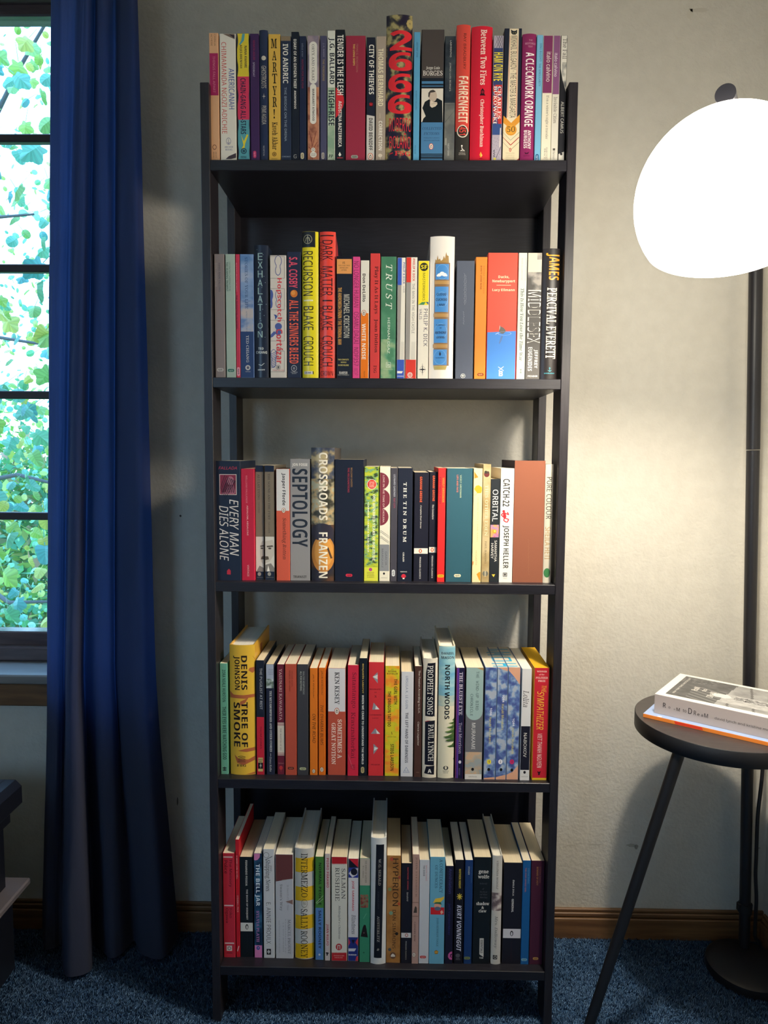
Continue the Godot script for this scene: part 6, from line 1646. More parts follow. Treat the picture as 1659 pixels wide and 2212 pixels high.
func struct(called: String, s: Shape, material: Material, label: String, category: String) -> MeshInstance3D:
	var o := MeshInstance3D.new()
	o.name = called
	o.mesh = s.mesh(material)
	add_child(o)
	o.set_meta("kind", "structure")
	o.set_meta("label", label)
	o.set_meta("category", category)
	return o


func block(lo: Vector3, hi: Vector3, bevel := 0.0) -> Shape:
	var s := Shape.new()
	s.box(lo, hi, bevel)
	return s


# ---------------------------------------------------------------- materials
func noise_tex(freq: float, oct: int, lo: Color, hi: Color, size := 512, kind := FastNoiseLite.TYPE_SIMPLEX_SMOOTH, sd := 1, w := 0) -> NoiseTexture2D:
	var f := FastNoiseLite.new()
	f.noise_type = kind
	f.frequency = freq
	f.fractal_octaves = oct
	f.seed = sd
	var t := NoiseTexture2D.new()
	t.width = w if w else size
	t.height = size
	t.seamless = true
	t.noise = f
	var g := Gradient.new()
	g.set_color(0, lo)
	g.set_color(1, hi)
	t.color_ramp = g
	return t


func mat(hex: String, rough: float, spec := 0.5) -> StandardMaterial3D:
	var s := StandardMaterial3D.new()
	s.albedo_color = Color.html(hex)
	s.roughness = rough
	s.metallic_specular = spec
	return s


func tri_mat(tex: Texture2D, scale: Vector3, rough: float, spec := 0.5) -> StandardMaterial3D:
	var s := StandardMaterial3D.new()
	s.albedo_texture = tex
	s.uv1_triplanar = true
	s.uv1_world_triplanar = true
	s.uv1_scale = scale
	s.roughness = rough
	s.metallic_specular = spec
	return s


func printed(rough: float, spec := 0.5) -> StandardMaterial3D:
	var s := StandardMaterial3D.new()
	s.vertex_color_use_as_albedo = true
	s.roughness = rough
	s.metallic_specular = spec
	return s


func bump(s: StandardMaterial3D, tex: Texture2D, cm: float) -> void:
	s.heightmap_enabled = true
	s.heightmap_texture = tex
	s.heightmap_scale = cm


func make_materials() -> void:
	m.wall = tri_mat(noise_tex(0.01, 4, Color.html("c5c0b4"), Color.html("ccc7bb"), 512), Vector3(0.6, 0.6, 0.6), 0.62, 0.4)
	bump(m.wall, noise_tex(0.035, 3, Color.BLACK, Color.WHITE, 512, FastNoiseLite.TYPE_SIMPLEX_SMOOTH, 5), 0.06)
	m.wall.uv1_scale = Vector3(5, 5, 5)
	m.ceiling = mat("ece9e2", 0.9)
	m.carpet = tri_mat(noise_tex(0.09, 5, Color.html("34547a"), Color.html("668ab0"), 512, FastNoiseLite.TYPE_SIMPLEX_SMOOTH, 8), Vector3(3, 3, 3), 1.0, 0.1)
	bump(m.carpet, noise_tex(0.16, 4, Color.BLACK, Color.WHITE, 512, FastNoiseLite.TYPE_SIMPLEX_SMOOTH, 9), 0.9)
	m.carpet_tuft = printed(1.0, 0.1)
	m.post = tri_mat(noise_tex(0.02, 4, Color.html("19161b"), Color.html("2b272c"), 512, FastNoiseLite.TYPE_SIMPLEX_SMOOTH, 11), Vector3(26, 1.6, 26), 0.42, 0.5)
	m.board = tri_mat(noise_tex(0.02, 4, Color.html("131218"), Color.html("232129"), 512, FastNoiseLite.TYPE_SIMPLEX_SMOOTH, 12), Vector3(1.6, 26, 26), 0.4, 0.5)
	m.oak = tri_mat(noise_tex(0.012, 5, Color.html("5a3c24"), Color.html("8a6540"), 512, FastNoiseLite.TYPE_SIMPLEX_SMOOTH, 13), Vector3(0.8, 9, 9), 0.45, 0.5)
	m.sash = tri_mat(noise_tex(0.012, 5, Color.html("54464a"), Color.html("6e5e5e"), 512, FastNoiseLite.TYPE_SIMPLEX_SMOOTH, 14), Vector3(0.8, 9, 9), 0.16, 0.6)
	m.sill = tri_mat(noise_tex(0.012, 4, Color.html("7d7a78"), Color.html("94908c"), 256, FastNoiseLite.TYPE_SIMPLEX_SMOOTH, 16), Vector3(0.8, 9, 9), 0.3, 0.5)
	m.muntin = mat("3a3236", 0.4)
	m.glass = StandardMaterial3D.new()
	m.glass.albedo_color = Color(0.9, 0.96, 1.0, 0.04)
	m.glass.transparency = BaseMaterial3D.TRANSPARENCY_ALPHA
	m.glass.roughness = 0.02
	m.cloth = tri_mat(noise_tex(0.3, 3, Color.html("4a4d5e"), Color.html("5a5d6e"), 256, FastNoiseLite.TYPE_SIMPLEX_SMOOTH, 15), Vector3(14, 14, 14), 0.95, 0.2)
	m.cloth.backlight_enabled = true
	m.cloth.backlight = Color(0.22, 0.45, 1.0).linear_to_srgb()
	m.cover = printed(0.5, 0.45)
	m.jacket = printed(0.3, 0.5)
	m.linen = printed(0.85, 0.25)
	m.ink = printed(0.5, 0.4)
	m.ink_gloss = printed(0.3, 0.5)
	var im := Image.create(512, 4, false, Image.FORMAT_RGB8)
	var r := RandomNumberGenerator.new()
	r.seed = 77
	for x in 512:
		var g := 0.94 + 0.06 * r.randf()
		for y in 4:
			im.set_pixel(x, y, Color(g, g, g * 0.99))
	m.paper = printed(0.9, 0.2)
	m.paper.albedo_texture = ImageTexture.create_from_image(im)
	m.paper.uv1_scale = Vector3(11, 1, 1)
	m.black_metal = mat("1e1d21", 0.38, 0.5)
	m.table = tri_mat(noise_tex(0.015, 4, Color.html("35302f"), Color.html("4a4442"), 512, FastNoiseLite.TYPE_SIMPLEX_SMOOTH, 17), Vector3(3, 10, 24), 0.36, 0.5)
	m.rim = mat("131317", 0.5)
	m.rubber = mat("141418", 0.6)
	m.shade = mat("f4efe6", 0.3)
	m.shade.emission_enabled = true
	m.shade.emission = Color(1.0, 0.965, 0.9)
	m.bulb = mat("ffffff", 0.4)
	m.bulb.emission_enabled = true
	m.bulb.emission = Color(1.0, 0.95, 0.86)
	m.bulb.emission_energy_multiplier = 20.0
	m.black_wood = mat("171a24", 0.4)
	m.worn = mat("6a6468", 0.55)
	m.brass = mat("8a8478", 0.35)
	m.brass.metallic = 0.8
	m.bark = mat("3f4a4c", 0.9)
	m.leaf = []
	for h in ["5fa87c", "93b85a", "4f9c96", "b4bc60", "6aae9a", "86b46c"]:
		var l := printed(0.45, 0.5)
		l.albedo_color = Color.html(h)
		l.backlight_enabled = true
		l.backlight = Color.html(h).lightened(0.1)
		m.leaf.append(l)
	m.leaf_far = printed(0.6, 0.3)
	m.leaf_far.backlight_enabled = true
	m.leaf_far.backlight = Color.html("8ac080")
	m.lawn = tri_mat(noise_tex(0.03, 4, Color.html("5a8a4a"), Color.html("a8b078"), 256), Vector3(1, 1, 1), 1.0, 0.1)


# ---------------------------------------------------------------- lettering
func font(code: String) -> SystemFont:
	if not fonts.has(code):
		var f := SystemFont.new()
		var face := {"s": "Droid Sans", "S": "Droid Sans", "f": "Droid Serif", "F": "Droid Serif", "m": "Droid Sans Mono"}
		f.font_names = PackedStringArray([face[code]])
		f.font_weight = 700 if code in ["S", "F"] else 400
		f.allow_system_fallback = false
		fonts[code] = f
	return fonts[code]


# flat triangles of a text, fitted into 0..1 both ways
func text_tris(text: String, code: String) -> PackedVector2Array:
	var key := code + text
	if glyphs.has(key):
		return glyphs[key]
	var tm := TextMesh.new()
	tm.font = font(code[0])
	tm.text = text
	tm.font_size = 48
	tm.pixel_size = 0.01
	tm.depth = 0.0
	tm.curve_step = 3.0
	var a := tm.surface_get_arrays(0)
	var p: PackedVector3Array = a[Mesh.ARRAY_VERTEX]
	var ix: PackedInt32Array = a[Mesh.ARRAY_INDEX] if a[Mesh.ARRAY_INDEX] != null else PackedInt32Array(range(p.size()))
	var out := PackedVector2Array()
	var lo := Vector2(1e9, 1e9)
	var hi := -lo
	var slant := 0.22 if code.ends_with("i") else 0.0
	for k in ix:
		var q := Vector2(p[k].x + slant * p[k].y, p[k].y)
		lo = lo.min(q)
		hi = hi.max(q)
		out.append(q)
	for k in out.size():
		out[k] = (out[k] - lo) / (hi - lo)
	glyphs[key] = out
	return out


# ---------------------------------------------------------------- books
class Spine:
	var s := Shape.new()
	var w := 0.0
	var h := 0.0
	var bulge := 0.0
	var lift := 0.0

	func put(p: Vector2) -> Array:
		var hw := w / 2.0
		var u := clampf(p.x, -hw, hw)
		var y := clampf(p.y, 0.0003, h - 0.0003)
		var k := u / hw
		var z := -bulge * k * k
		return [Vector3(u, y, z + lift), Vector3(2.0 * bulge * k / hw, 0, 1).normalized()]

	func tri(a: Vector2, b: Vector2, d: Vector2, depth := 0) -> void:
		if bulge > 0.0 and depth < 9:
			var lo := minf(a.x, minf(b.x, d.x))
			var hi := maxf(a.x, maxf(b.x, d.x))
			if hi - lo > w * 0.085:
				# halve the edge that runs farthest across the curve
				var eab := absf(a.x - b.x)
				var ebd := absf(b.x - d.x)
				var eda := absf(d.x - a.x)
				if eab >= ebd and eab >= eda:
					var ab := (a + b) / 2.0
					tri(a, ab, d, depth + 1)
					tri(ab, b, d, depth + 1)
				elif ebd >= eda:
					var bd := (b + d) / 2.0
					tri(a, b, bd, depth + 1)
					tri(a, bd, d, depth + 1)
				else:
					var da := (d + a) / 2.0
					tri(a, b, da, depth + 1)
					tri(da, b, d, depth + 1)
				return
		var x := put(a)
		var y := put(b)
		var z := put(d)
		if (y[0] - x[0]).cross(z[0] - x[0]).length_squared() < 1e-18:
			return
		s.tri(x[0], y[0], z[0], x[1], y[1], z[1])

	func poly(p: PackedVector2Array) -> void:
		var ix := Geometry2D.triangulate_polygon(p)
		for k in range(0, ix.size(), 3):
			tri(p[ix[k]], p[ix[k + 1]], p[ix[k + 2]])

	func rect(u0: float, u1: float, v0: float, v1: float) -> void:
		tri(Vector2(u0, v0), Vector2(u1, v0), Vector2(u1, v1))
		tri(Vector2(u0, v0), Vector2(u1, v1), Vector2(u0, v1))

	func ring(u0: float, u1: float, v0: float, v1: float, width: float, corner := 2.0) -> void:
		var mid := Vector2(u0 + u1, v0 + v1) / 2.0
		var r := Vector2(u1 - u0, v1 - v0) / 2.0
		var n := 28
		for k in n:
			var a := Vector2(cos(TAU * k / n), sin(TAU * k / n))
			var b := Vector2(cos(TAU * (k + 1) / n), sin(TAU * (k + 1) / n))
			if width >= 1.0:
				tri(mid, mid + a * r, mid + b * r)
			else:
				tri(mid + a * r, mid + b * r, mid + b * r * (1.0 - width))
				tri(mid + a * r, mid + b * r * (1.0 - width), mid + a * r * (1.0 - width))


# height range of one printed element, in millimetres
func reach(e: Array) -> Vector2:
	match String(e[0]):
		"t", "h":
			return Vector2(e[4], e[5])
		"b":
			return Vector2(e[1], e[2])
		"p":
			var lo := 1e9
			var hi := -1e9
			var raw: Array = e[1]
			for k in range(1, raw.size(), 2):
				lo = minf(lo, raw[k])
				hi = maxf(hi, raw[k])
			return Vector2(lo, hi)
	return Vector2(e[3], e[4])


# which layer of print each element lies in: one above whatever it overlaps
func layers(els: Array, w: float) -> PackedInt32Array:
	var boxes := []
	var out := PackedInt32Array()
	for e in els:
		var v := reach(e)
		var u := Vector2(-w * 500.0, w * 500.0)
		match String(e[0]):
			"t", "h":
				u = Vector2(e[2], e[3])
			"p":
				u = Vector2(1e9, -1e9)
				var raw: Array = e[1]
				for k in range(0, raw.size(), 2):
					u = Vector2(minf(u.x, raw[k]), maxf(u.y, raw[k]))
			"r", "q", "o", "g", "n":
				u = Vector2(e[1], e[2])
		var level := 0
		for k in boxes.size():
			var b: Array = boxes[k]
			if b[0].x < u.y and b[0].y > u.x and b[1].x < v.y and b[1].y > v.x:
				level = maxi(level, out[k] + 1)
		boxes.append([u, v])
		out.append(level)
	return out


# sets of numbers of elements that lie close together up the spine
func clusters(els: Array, lettering: bool) -> Array:
	var ranges := []
	for k in els.size():
		if (els[k][0] in ["t", "h"]) == lettering:
			var q := reach(els[k])
			ranges.append([q.x, q.y, k])
	ranges.sort_custom(func(a, b): return a[0] < b[0])
	var out := []
	var top := -1e9
	for q in ranges:
		if out.is_empty() or q[0] > top + 5.0:
			out.append([])
			top = q[1]
		out[-1].append(q[2])
		top = maxf(top, q[1])
	for c in out:
		c.sort()
	return out


func draw_print(art: Spine, text: Spine, els: Array, which: Array, level: PackedInt32Array) -> void:
	var mm := 0.001
	for at in which:
		var e: Array = els[at]
		var lift := (0.00016 + 0.00008 * level[at]) if art.bulge > 0.0 else (0.00008 + 0.00002 * level[at])
		art.lift = lift
		text.lift = lift
		var kind: String = e[0]
		match kind:
			"t", "h":
				var tris := text_tris(e[7], e[1])
				text.s.ink = col(e[6])
				var lo := Vector2(e[2], e[4]) * mm
				var hi := Vector2(e[3], e[5]) * mm
				var sz := hi - lo
				for k in range(0, tris.size(), 3):
					var q := []
					for j in 3:
						var p := tris[k + j]
						q.append(lo + Vector2(p.y, 1.0 - p.x) * sz if kind == "t" else lo + p * sz)
					text.tri(q[0], q[1], q[2])
			"r":
				art.s.ink = col(e[5])
				art.rect(e[1] * mm, e[2] * mm, e[3] * mm, e[4] * mm)
			"b":
				art.s.ink = col(e[3])
				art.rect(-art.w / 2.0, art.w / 2.0, maxf(e[1], 0.0) * mm, e[2] * mm)
			"o":
				art.s.ink = col(e[5])
				art.ring(e[1] * mm, e[2] * mm, e[3] * mm, e[4] * mm, 1.0)
			"g":
				art.s.ink = col(e[5])
				art.ring(e[1] * mm, e[2] * mm, e[3] * mm, e[4] * mm, e[6])
			"q":
				art.s.ink = col(e[5])
				var u0: float = e[1] * mm
				var u1: float = e[2] * mm
				var v0: float = e[3] * mm
				var v1: float = e[4] * mm
				var r := minf(u1 - u0, v1 - v0) / 2.0
				var pts := PackedVector2Array()
				for q in [[u1 - r, v1 - r, 0.0], [u0 + r, v1 - r, 90.0], [u0 + r, v0 + r, 180.0], [u1 - r, v0 + r, 270.0]]:
					for k in 7:
						var a := deg_to_rad(q[2] + k * 15.0)
						var np := Vector2(q[0] + r * cos(a), q[1] + r * sin(a))
						if pts.is_empty() or (pts[-1].distance_to(np) > 1e-6 and pts[0].distance_to(np) > 1e-6):
							pts.append(np)
				art.poly(pts)
			"p":
				art.s.ink = col(e[2])
				var pp := PackedVector2Array()
				var raw: Array = e[1]
				for k in range(0, raw.size(), 2):
					pp.append(Vector2(raw[k], raw[k + 1]) * mm)
				art.poly(pp)
			"n":
				var fn := FastNoiseLite.new()
				fn.seed = e[6]
				fn.frequency = e[5] * 0.0006
				fn.fractal_octaves = 4
				var tones := []
				for h in String(e[8]).split(" "):
					tones.append(col(h))
				var u0: float = maxf(e[1] * mm, -art.w / 2.0)
				var u1: float = minf(e[2] * mm, art.w / 2.0)
				var v0: float = maxf(e[3] * mm, 0.0)
				var v1: float = minf(e[4] * mm, art.h)
				var nx := maxi(4, int((u1 - u0) / 0.0011))
				var ny := maxi(4, int((v1 - v0) / 0.0012))
				for j in ny:
					for i in nx:
						var a := Vector2(lerpf(u0, u1, float(i) / nx), lerpf(v0, v1, float(j) / ny))
						var b := Vector2(lerpf(u0, u1, float(i + 1) / nx), lerpf(v0, v1, float(j + 1) / ny))
						var x := fn.get_noise_2d((a.x + art.w * 40.0) * 6000.0 * float(e[7]), a.y * 6000.0) * 1.5 + 0.5
						var f := clampf(x, 0.0, 0.999) * (tones.size() - 1)
						art.s.ink = tones[int(f)].lerp(tones[mini(int(f) + 1, tones.size() - 1)], f - int(f))
						art.rect(a.x, b.x, a.y, b.y)


func make_book(d: Array, shelf_y: float, group: String) -> Node3D:
	var kind: String = d[0]
	var w: float = d[2]
	var h: float = d[3]
	var called := "paperback_book" if kind == "p" else "hardback_book"
	var o := thing(called, d[8], "book", Vector3(d[1], shelf_y, d[4]), 0.0, group)
	var hw := w / 2.0
	var depth := 0.134 if kind == "p" else 0.15
	var bulge := 0.0
	var wall := 0.0005
	if kind == "h":
		bulge = clampf(w * 0.13, 0.0012, 0.0045)
		wall = 0.0024 if w > 0.02 else 0.0016
	elif kind == "f":
		wall = 0.0026
	# cover: a U of two boards and a spine
	var cv := Shape.new()
	var outer := PackedVector2Array()
	var inner := PackedVector2Array()
	var n := 10 if bulge > 0.0 else 1
	var soft := 0.0006 if kind == "p" else 0.0
	outer.append(Vector2(-hw, -depth))
	if kind == "h":
		for k in n + 1:
			var u := lerpf(-1.0, 1.0, float(k) / n)
			outer.append(Vector2(u * hw, -bulge * u * u))
	else:
		outer.append_array([Vector2(-hw, -soft), Vector2(-hw + soft, 0), Vector2(hw - soft, 0), Vector2(hw, -soft)] if soft > 0.0 else [Vector2(-hw, 0), Vector2(hw, 0)])
	outer.append(Vector2(hw, -depth))
	inner.append_array([Vector2(hw - wall, -depth), Vector2(hw - wall, -bulge - wall * 1.2)])
	if kind == "h":
		for k in range(n - 1, 0, -1):
			var u := lerpf(-1.0, 1.0, float(k) / n)
			inner.append(Vector2(u * (hw - wall), -bulge * u * u - 0.0012))
	inner.append_array([Vector2(-hw + wall, -bulge - wall * 1.2), Vector2(-hw + wall, -depth)])
	var outline := PackedVector2Array(outer)
	outline.append_array(inner)
	cv.ink = col(d[6])
	cv.extrude(outline, 0.0, h)
	# the spine itself carries the cover colour, smooth round its curve
	var face := Spine.new()
	face.w = w - 2.0 * soft
	face.h = h
	face.bulge = bulge
	face.lift = 0.00004
	face.s.ink = col(d[5])
	face.rect(-face.w / 2.0, face.w / 2.0, 0.0, h)
	cv.v.append_array(face.s.v); cv.n.append_array(face.s.n); cv.c.append_array(face.s.c); cv.t.append_array(face.s.t)
	var glossy := kind == "h"
	var cover := part(o, "cover", cv, m.jacket if glossy else (m.linen if kind == "f" else m.cover))
	# pages
	var pg := Shape.new()
	var tone: String = d[7]
	if tone == "":
		tone = ["e9dfc8", "e3d6bb", "ece4d2", "e6dac2", "dfd0b2"][hash(d[8]) % 5] if kind == "p" else "eee8da"
	pg.ink = col(tone)
	var inset := 0.0035 if kind != "p" else 0.0002
	pg.box(Vector3(-hw + wall, inset, -depth + (0.003 if kind != "p" else 0.0004)), Vector3(hw - wall, h - inset - 0.0002, -bulge - wall * 1.3 - 0.0004))
	part(o, "page_block", pg, m.paper)
	# print
	var level := layers(d[9], w)
	for lettering in [false, true]:
		for which in clusters(d[9], lettering):
			var sp := Spine.new()
			sp.w = face.w
			sp.h = h
			sp.bulge = bulge
			draw_print(sp, sp, d[9], which, level)
			if sp.s.v.size():
				part(cover, "lettering" if lettering else "spine_artwork", sp.s, m.ink_gloss if glossy else m.ink)
	return o


func fill_shelves() -> void:
	var rows := [BOOKS_TOP, BOOKS_SECOND, BOOKS_THIRD, BOOKS_FOURTH, BOOKS_BOTTOM]
	var names := ["top", "second", "third", "fourth", "bottom"]
	for k in 5:
		var made := []
		for d in rows[k]:
			made.append(make_book(d, SHELF_TOPS[k], "books on the %s shelf" % names[k]))
		if k == 1:
			red_shards(made[8], rows[k][8])
		if k == 3:
			page_marker(made.slice(20, 23), rows[k].slice(20, 23))
			flame_side(made[1], rows[k][1])


# torn red shapes printed on the black front board of the coral hardback
func red_shards(o: Node3D, d: Array) -> void:
	var s := Shape.new()
	s.ink = col("d8434a")
	var x: float = d[2] / 2.0 + 0.0001
	var h: float = d[3]
	for q in [[-0.012, 0.0, -0.022, -0.035, 0.06], [-0.03, -0.004, -0.045, -0.055, 0.07], [-0.05, -0.02, -0.062, -0.075, 0.05], [-0.072, -0.03, -0.08, -0.09, 0.05], [-0.09, -0.035, -0.1, -0.11, 0.04]]:
		s.face([Vector3(x, h - 0.002 + q[1], q[0]), Vector3(x, h - 0.012 + q[1], q[2]), Vector3(x, h - q[4] - 0.01, q[3]), Vector3(x, h - q[4], q[0] + 0.002)], Vector3(1, 0, 0))
	part(o.get_node("cover"), "cover_artwork", s, m.ink_gloss)


func flame_side(o: Node3D, d: Array) -> void:
	var s := Shape.new()
	var x: float = d[2] / 2.0 + 0.0001
	var h: float = d[3]
	s.ink = col("a85a34")
	for q in [[-0.02, 0.03], [-0.055, 0.012], [-0.09, 0.03]]:
		s.face([Vector3(x, h - q[1], q[0]), Vector3(x, h - q[1] - 0.002, q[0] - 0.02), Vector3(x, h - q[1] - 0.05, q[0] - 0.008)], Vector3(1, 0, 0))
	s.ink = col("2a2018")
	for k in 4:
		var z := -0.03 - 0.026 * k
		s.face([Vector3(x, h - 0.034, z), Vector3(x, h - 0.034, z - 0.016), Vector3(x, h - 0.056, z - 0.016), Vector3(x, h - 0.056, z)], Vector3(1, 0, 0))
	part(o.get_node("cover"), "cover_artwork", s, m.ink_gloss)


# blue letters stamped across the top page edges of the boxed trilogy
func page_marker(made: Array, rows: Array) -> void:
	var ink := col("3aa4cc")
	var left: float = rows[0][1] - rows[0][2] / 2.0 + 0.014
	var right: float = rows[2][1] + rows[2][2] / 2.0 - 0.004
	var marks := []   # bars in (across 0..1, depth) from the spine backwards
	for b in [[0.0, 1.0, 0.006, 0.011], [0.44, 0.6, 0.011, 0.022], [0.0, 1.0, 0.022, 0.027]]:
		marks.append(b)
	for b in [[0.1, 0.9, 0.038, 0.043], [0.1, 0.9, 0.06, 0.065], [0.1, 0.2, 0.043, 0.06], [0.8, 0.9, 0.043, 0.06]]:
		marks.append(b)
	for b in [[0.0, 1.0, 0.076, 0.081], [0.3, 0.7, 0.084, 0.089], [0.0, 1.0, 0.092, 0.097], [0.1, 0.5, 0.104, 0.109], [0.1, 1.0, 0.114, 0.119]]:
		marks.append(b)
	for k in made.size():
		var d: Array = rows[k]
		var s := Shape.new()
		s.ink = ink
		for b in marks:
			var x0 := maxf(lerpf(left, right, b[0]), d[1] - d[2] / 2.0 + 0.0006)
			var x1 := minf(lerpf(left, right, b[1]), d[1] + d[2] / 2.0 - 0.0006)
			if x1 > x0 + 0.0005:
				var y: float = d[3] - 0.0003
				s.face([Vector3(x0 - d[1], y, -b[2]), Vector3(x1 - d[1], y, -b[2]), Vector3(x1 - d[1], y, -b[3]), Vector3(x0 - d[1], y, -b[3])], Vector3.UP)
		if s.v.size():
			part(made[k].get_node("page_block"), "page_edge_print", s, m.ink, "blue print on the page edges")


# ---------------------------------------------------------------- furniture
func make_bookcase() -> void:
	var o := thing("bookcase", "tall narrow black-brown wooden bookcase with open sides and five full shelves", "bookcase", Vector3.ZERO)
	for sx in [-1.0, 1.0]:
		for z in [[-0.056, 0.0], [-0.238, -0.182]]:
			var x0: float = HALF * sx
			var x1: float = (HALF - POST) * sx
			part(o, "post", block(Vector3(minf(x0, x1), 0.0, z[0]), Vector3(maxf(x0, x1), 1.65, z[1]), 0.0008), m.post)
	for y in SHELF_TOPS:
		part(o, "shelf", block(Vector3(-HALF + POST, y - 0.0172, -0.238), Vector3(HALF - POST, y, -0.0008), 0.0008), m.board)
	# thin back panels behind the first and the last compartment
	part(o, "back_panel", block(Vector3(-HALF + POST, 1.1708, -0.2385), Vector3(HALF - POST, 1.5102, -0.2345)), m.board)
	part(o, "back_panel", block(Vector3(-HALF + POST, 0.1092, -0.2385), Vector3(HALF - POST, 0.4462, -0.2345)), m.board)


func make_lamp() -> void:
	var c := Vector3(0.4127, 1.3541, 0.3155)
	var r := 0.1033
	var o := thing("floor_lamp", "black floor lamp with large glowing white globe shade", "floor lamp", Vector3(0.757, 0.0, -0.2))
	var at := o.position
	# shade: a globe cut open below
	var s := Shape.new()
	var pr := PackedVector2Array()
	var open := deg_to_rad(122.9)
	for k in 33:
		var a := lerpf(deg_to_rad(7.0), open, k / 32.0)
		pr.append(Vector2(r * sin(a), r * 1.038 * cos(a)))
	for k in 33:
		var a := lerpf(open, deg_to_rad(7.0), k / 32.0)
		pr.append(Vector2((r - 0.004) * sin(a), (r - 0.004) * 1.038 * cos(a)))
	s.lathe(pr, 64)
	var shade := part(o, "lamp_shade", s, m.shade, "white opal globe open at the bottom")
	shade.position = c - at
	shade.rotation = Vector3(deg_to_rad(-12.1), 0, deg_to_rad(-4.7))
	# bulb with its socket
	var b := Shape.new()
	var bp := PackedVector2Array()
	for k in 17:
		var a := PI * k / 16.0
		bp.append(Vector2(0.024 * sin(a), 0.024 * cos(a)))
	b.lathe(bp, 24)
	var bulb := part(o, "bulb", b, m.bulb)
	bulb.position = c - at + Vector3(0, 0.035, -0.008)
	var top := c + Vector3(0, r - 0.002, 0)
	var so := Shape.new()
	so.lathe(PackedVector2Array([Vector2(0, 0.0), Vector2(0.019, 0.0), Vector2(0.019, 0.05), Vector2(0.0, 0.05)]), 24)
	part(o, "socket", so, m.black_metal).position = c - at + Vector3(0, r - 0.047, -0.02)
	var cap := Shape.new()
	cap.lathe(PackedVector2Array([Vector2(0.0, 0.005), Vector2(0.026, 0.003), Vector2(0.036, -0.003), Vector2(0.036, -0.0055)]), 32)
	var cp := part(o, "shade_cap", cap, m.black_metal)
	cp.rotation = shade.rotation
	cp.position = c - at + shade.basis.y * (r * 1.038 + 0.001)
	# pole in two lengths, with a fine joint
	var foot := Vector3(0.757, 0.012, -0.2)
	var joint := Vector3(0.7235, 1.056, -0.2)
	var head := Vector3(0.7095, 1.462, -0.2)
	var p1 := Shape.new()
	p1.tube(PackedVector3Array([foot - at, joint - at + Vector3(0, -0.0008, 0)]), 0.0108, 0.0122, 28)
	var lower_pole := part(o, "pole", p1, m.black_metal)
	var p2 := Shape.new()
	p2.tube(PackedVector3Array([joint - at + Vector3(0, 0.0008, 0), head - at]), 0.0126, 0.0126, 28)
	part(o, "pole", p2, m.black_metal)
	# arm from the head of the pole out over the shade
	var tip := Vector3(0.399, 1.466, 0.338)
	var dir := (tip - head).normalized()
	var arm := Shape.new()
	arm.tube(PackedVector3Array([head - dir * 0.02 - at, tip - at]), 0.0115, 0.0115, 28)
	part(o, "arm", arm, m.black_metal)
	var hang := Shape.new()
	hang.tube(PackedVector3Array([top - at + Vector3(0, -0.02, -0.03), Vector3(top.x - 0.005, 1.462, top.z - 0.03) - at]), 0.006, 0.006, 16)
	part(o, "hanger", hang, m.black_metal)
	# round base
	var base := Shape.new()
	base.lathe(PackedVector2Array([Vector2(0, 0), Vector2(0.076, 0), Vector2(0.078, 0.006), Vector2(0.076, 0.018), Vector2(0.07, 0.021), Vector2(0, 0.022)]), 48)
	part(o, "base", base, m.black_metal).position = Vector3(0.737, 0.0, -0.15) - at
	# cord down the pole, held by a clip
	var cd := Shape.new()
	var pts := PackedVector3Array()
	var cv := Curve3D.new()
	for q in [Vector3(0.742, 0.58, -0.2), Vector3(0.775, 0.47, -0.205), Vector3(0.778, 0.4, -0.205), Vector3(0.765, 0.3, -0.19), Vector3(0.765, 0.2, -0.187), Vector3(0.77, 0.12, -0.187), Vector3(0.772, 0.06, -0.19), Vector3(0.79, 0.015, -0.2)]:
		cv.add_point(q - at, Vector3(0, 0.03, 0), Vector3(0, -0.03, 0))
	pts = cv.tessellate_even_length(5, 0.012)
	cd.tube(pts, 0.0036, 0.0036, 10)
	part(o, "cord", cd, m.rubber)
	var clip := Shape.new()
	clip.tube(PackedVector3Array([Vector3(0.754, 0.095, -0.2) - at, Vector3(0.755, 0.115, -0.2) - at]), 0.0135, 0.0135, 20)
	clip.box(Vector3(0.738, 0.098, -0.206) - at, Vector3(0.745, 0.116, -0.194) - at, 0.002)
	part(lower_pole, "clip", clip, m.rubber)
	# light of the bulb that leaves through the open bottom, and the glow of the globe
	var sp := SpotLight3D.new()
	sp.name = "bulb_light"
	sp.light_color = Color(1.0, 0.96, 0.89)
	sp.light_energy = LAMP_SPOT
	sp.light_size = 0.022
	sp.spot_angle = 70.0
	sp.spot_angle_attenuation = 0.55
	sp.spot_range = 9.0
	sp.spot_attenuation = 2.0
	sp.shadow_enabled = true
	o.add_child(sp)
	sp.position = c - at + Vector3(0, 0.035, -0.008)
	sp.rotation = Vector3(-PI / 2, 0, 0)
	m.shade.emission_energy_multiplier = LAMP_GLOW


const LAMP_SPOT := 0.62
const LAMP_GLOW := 9.6


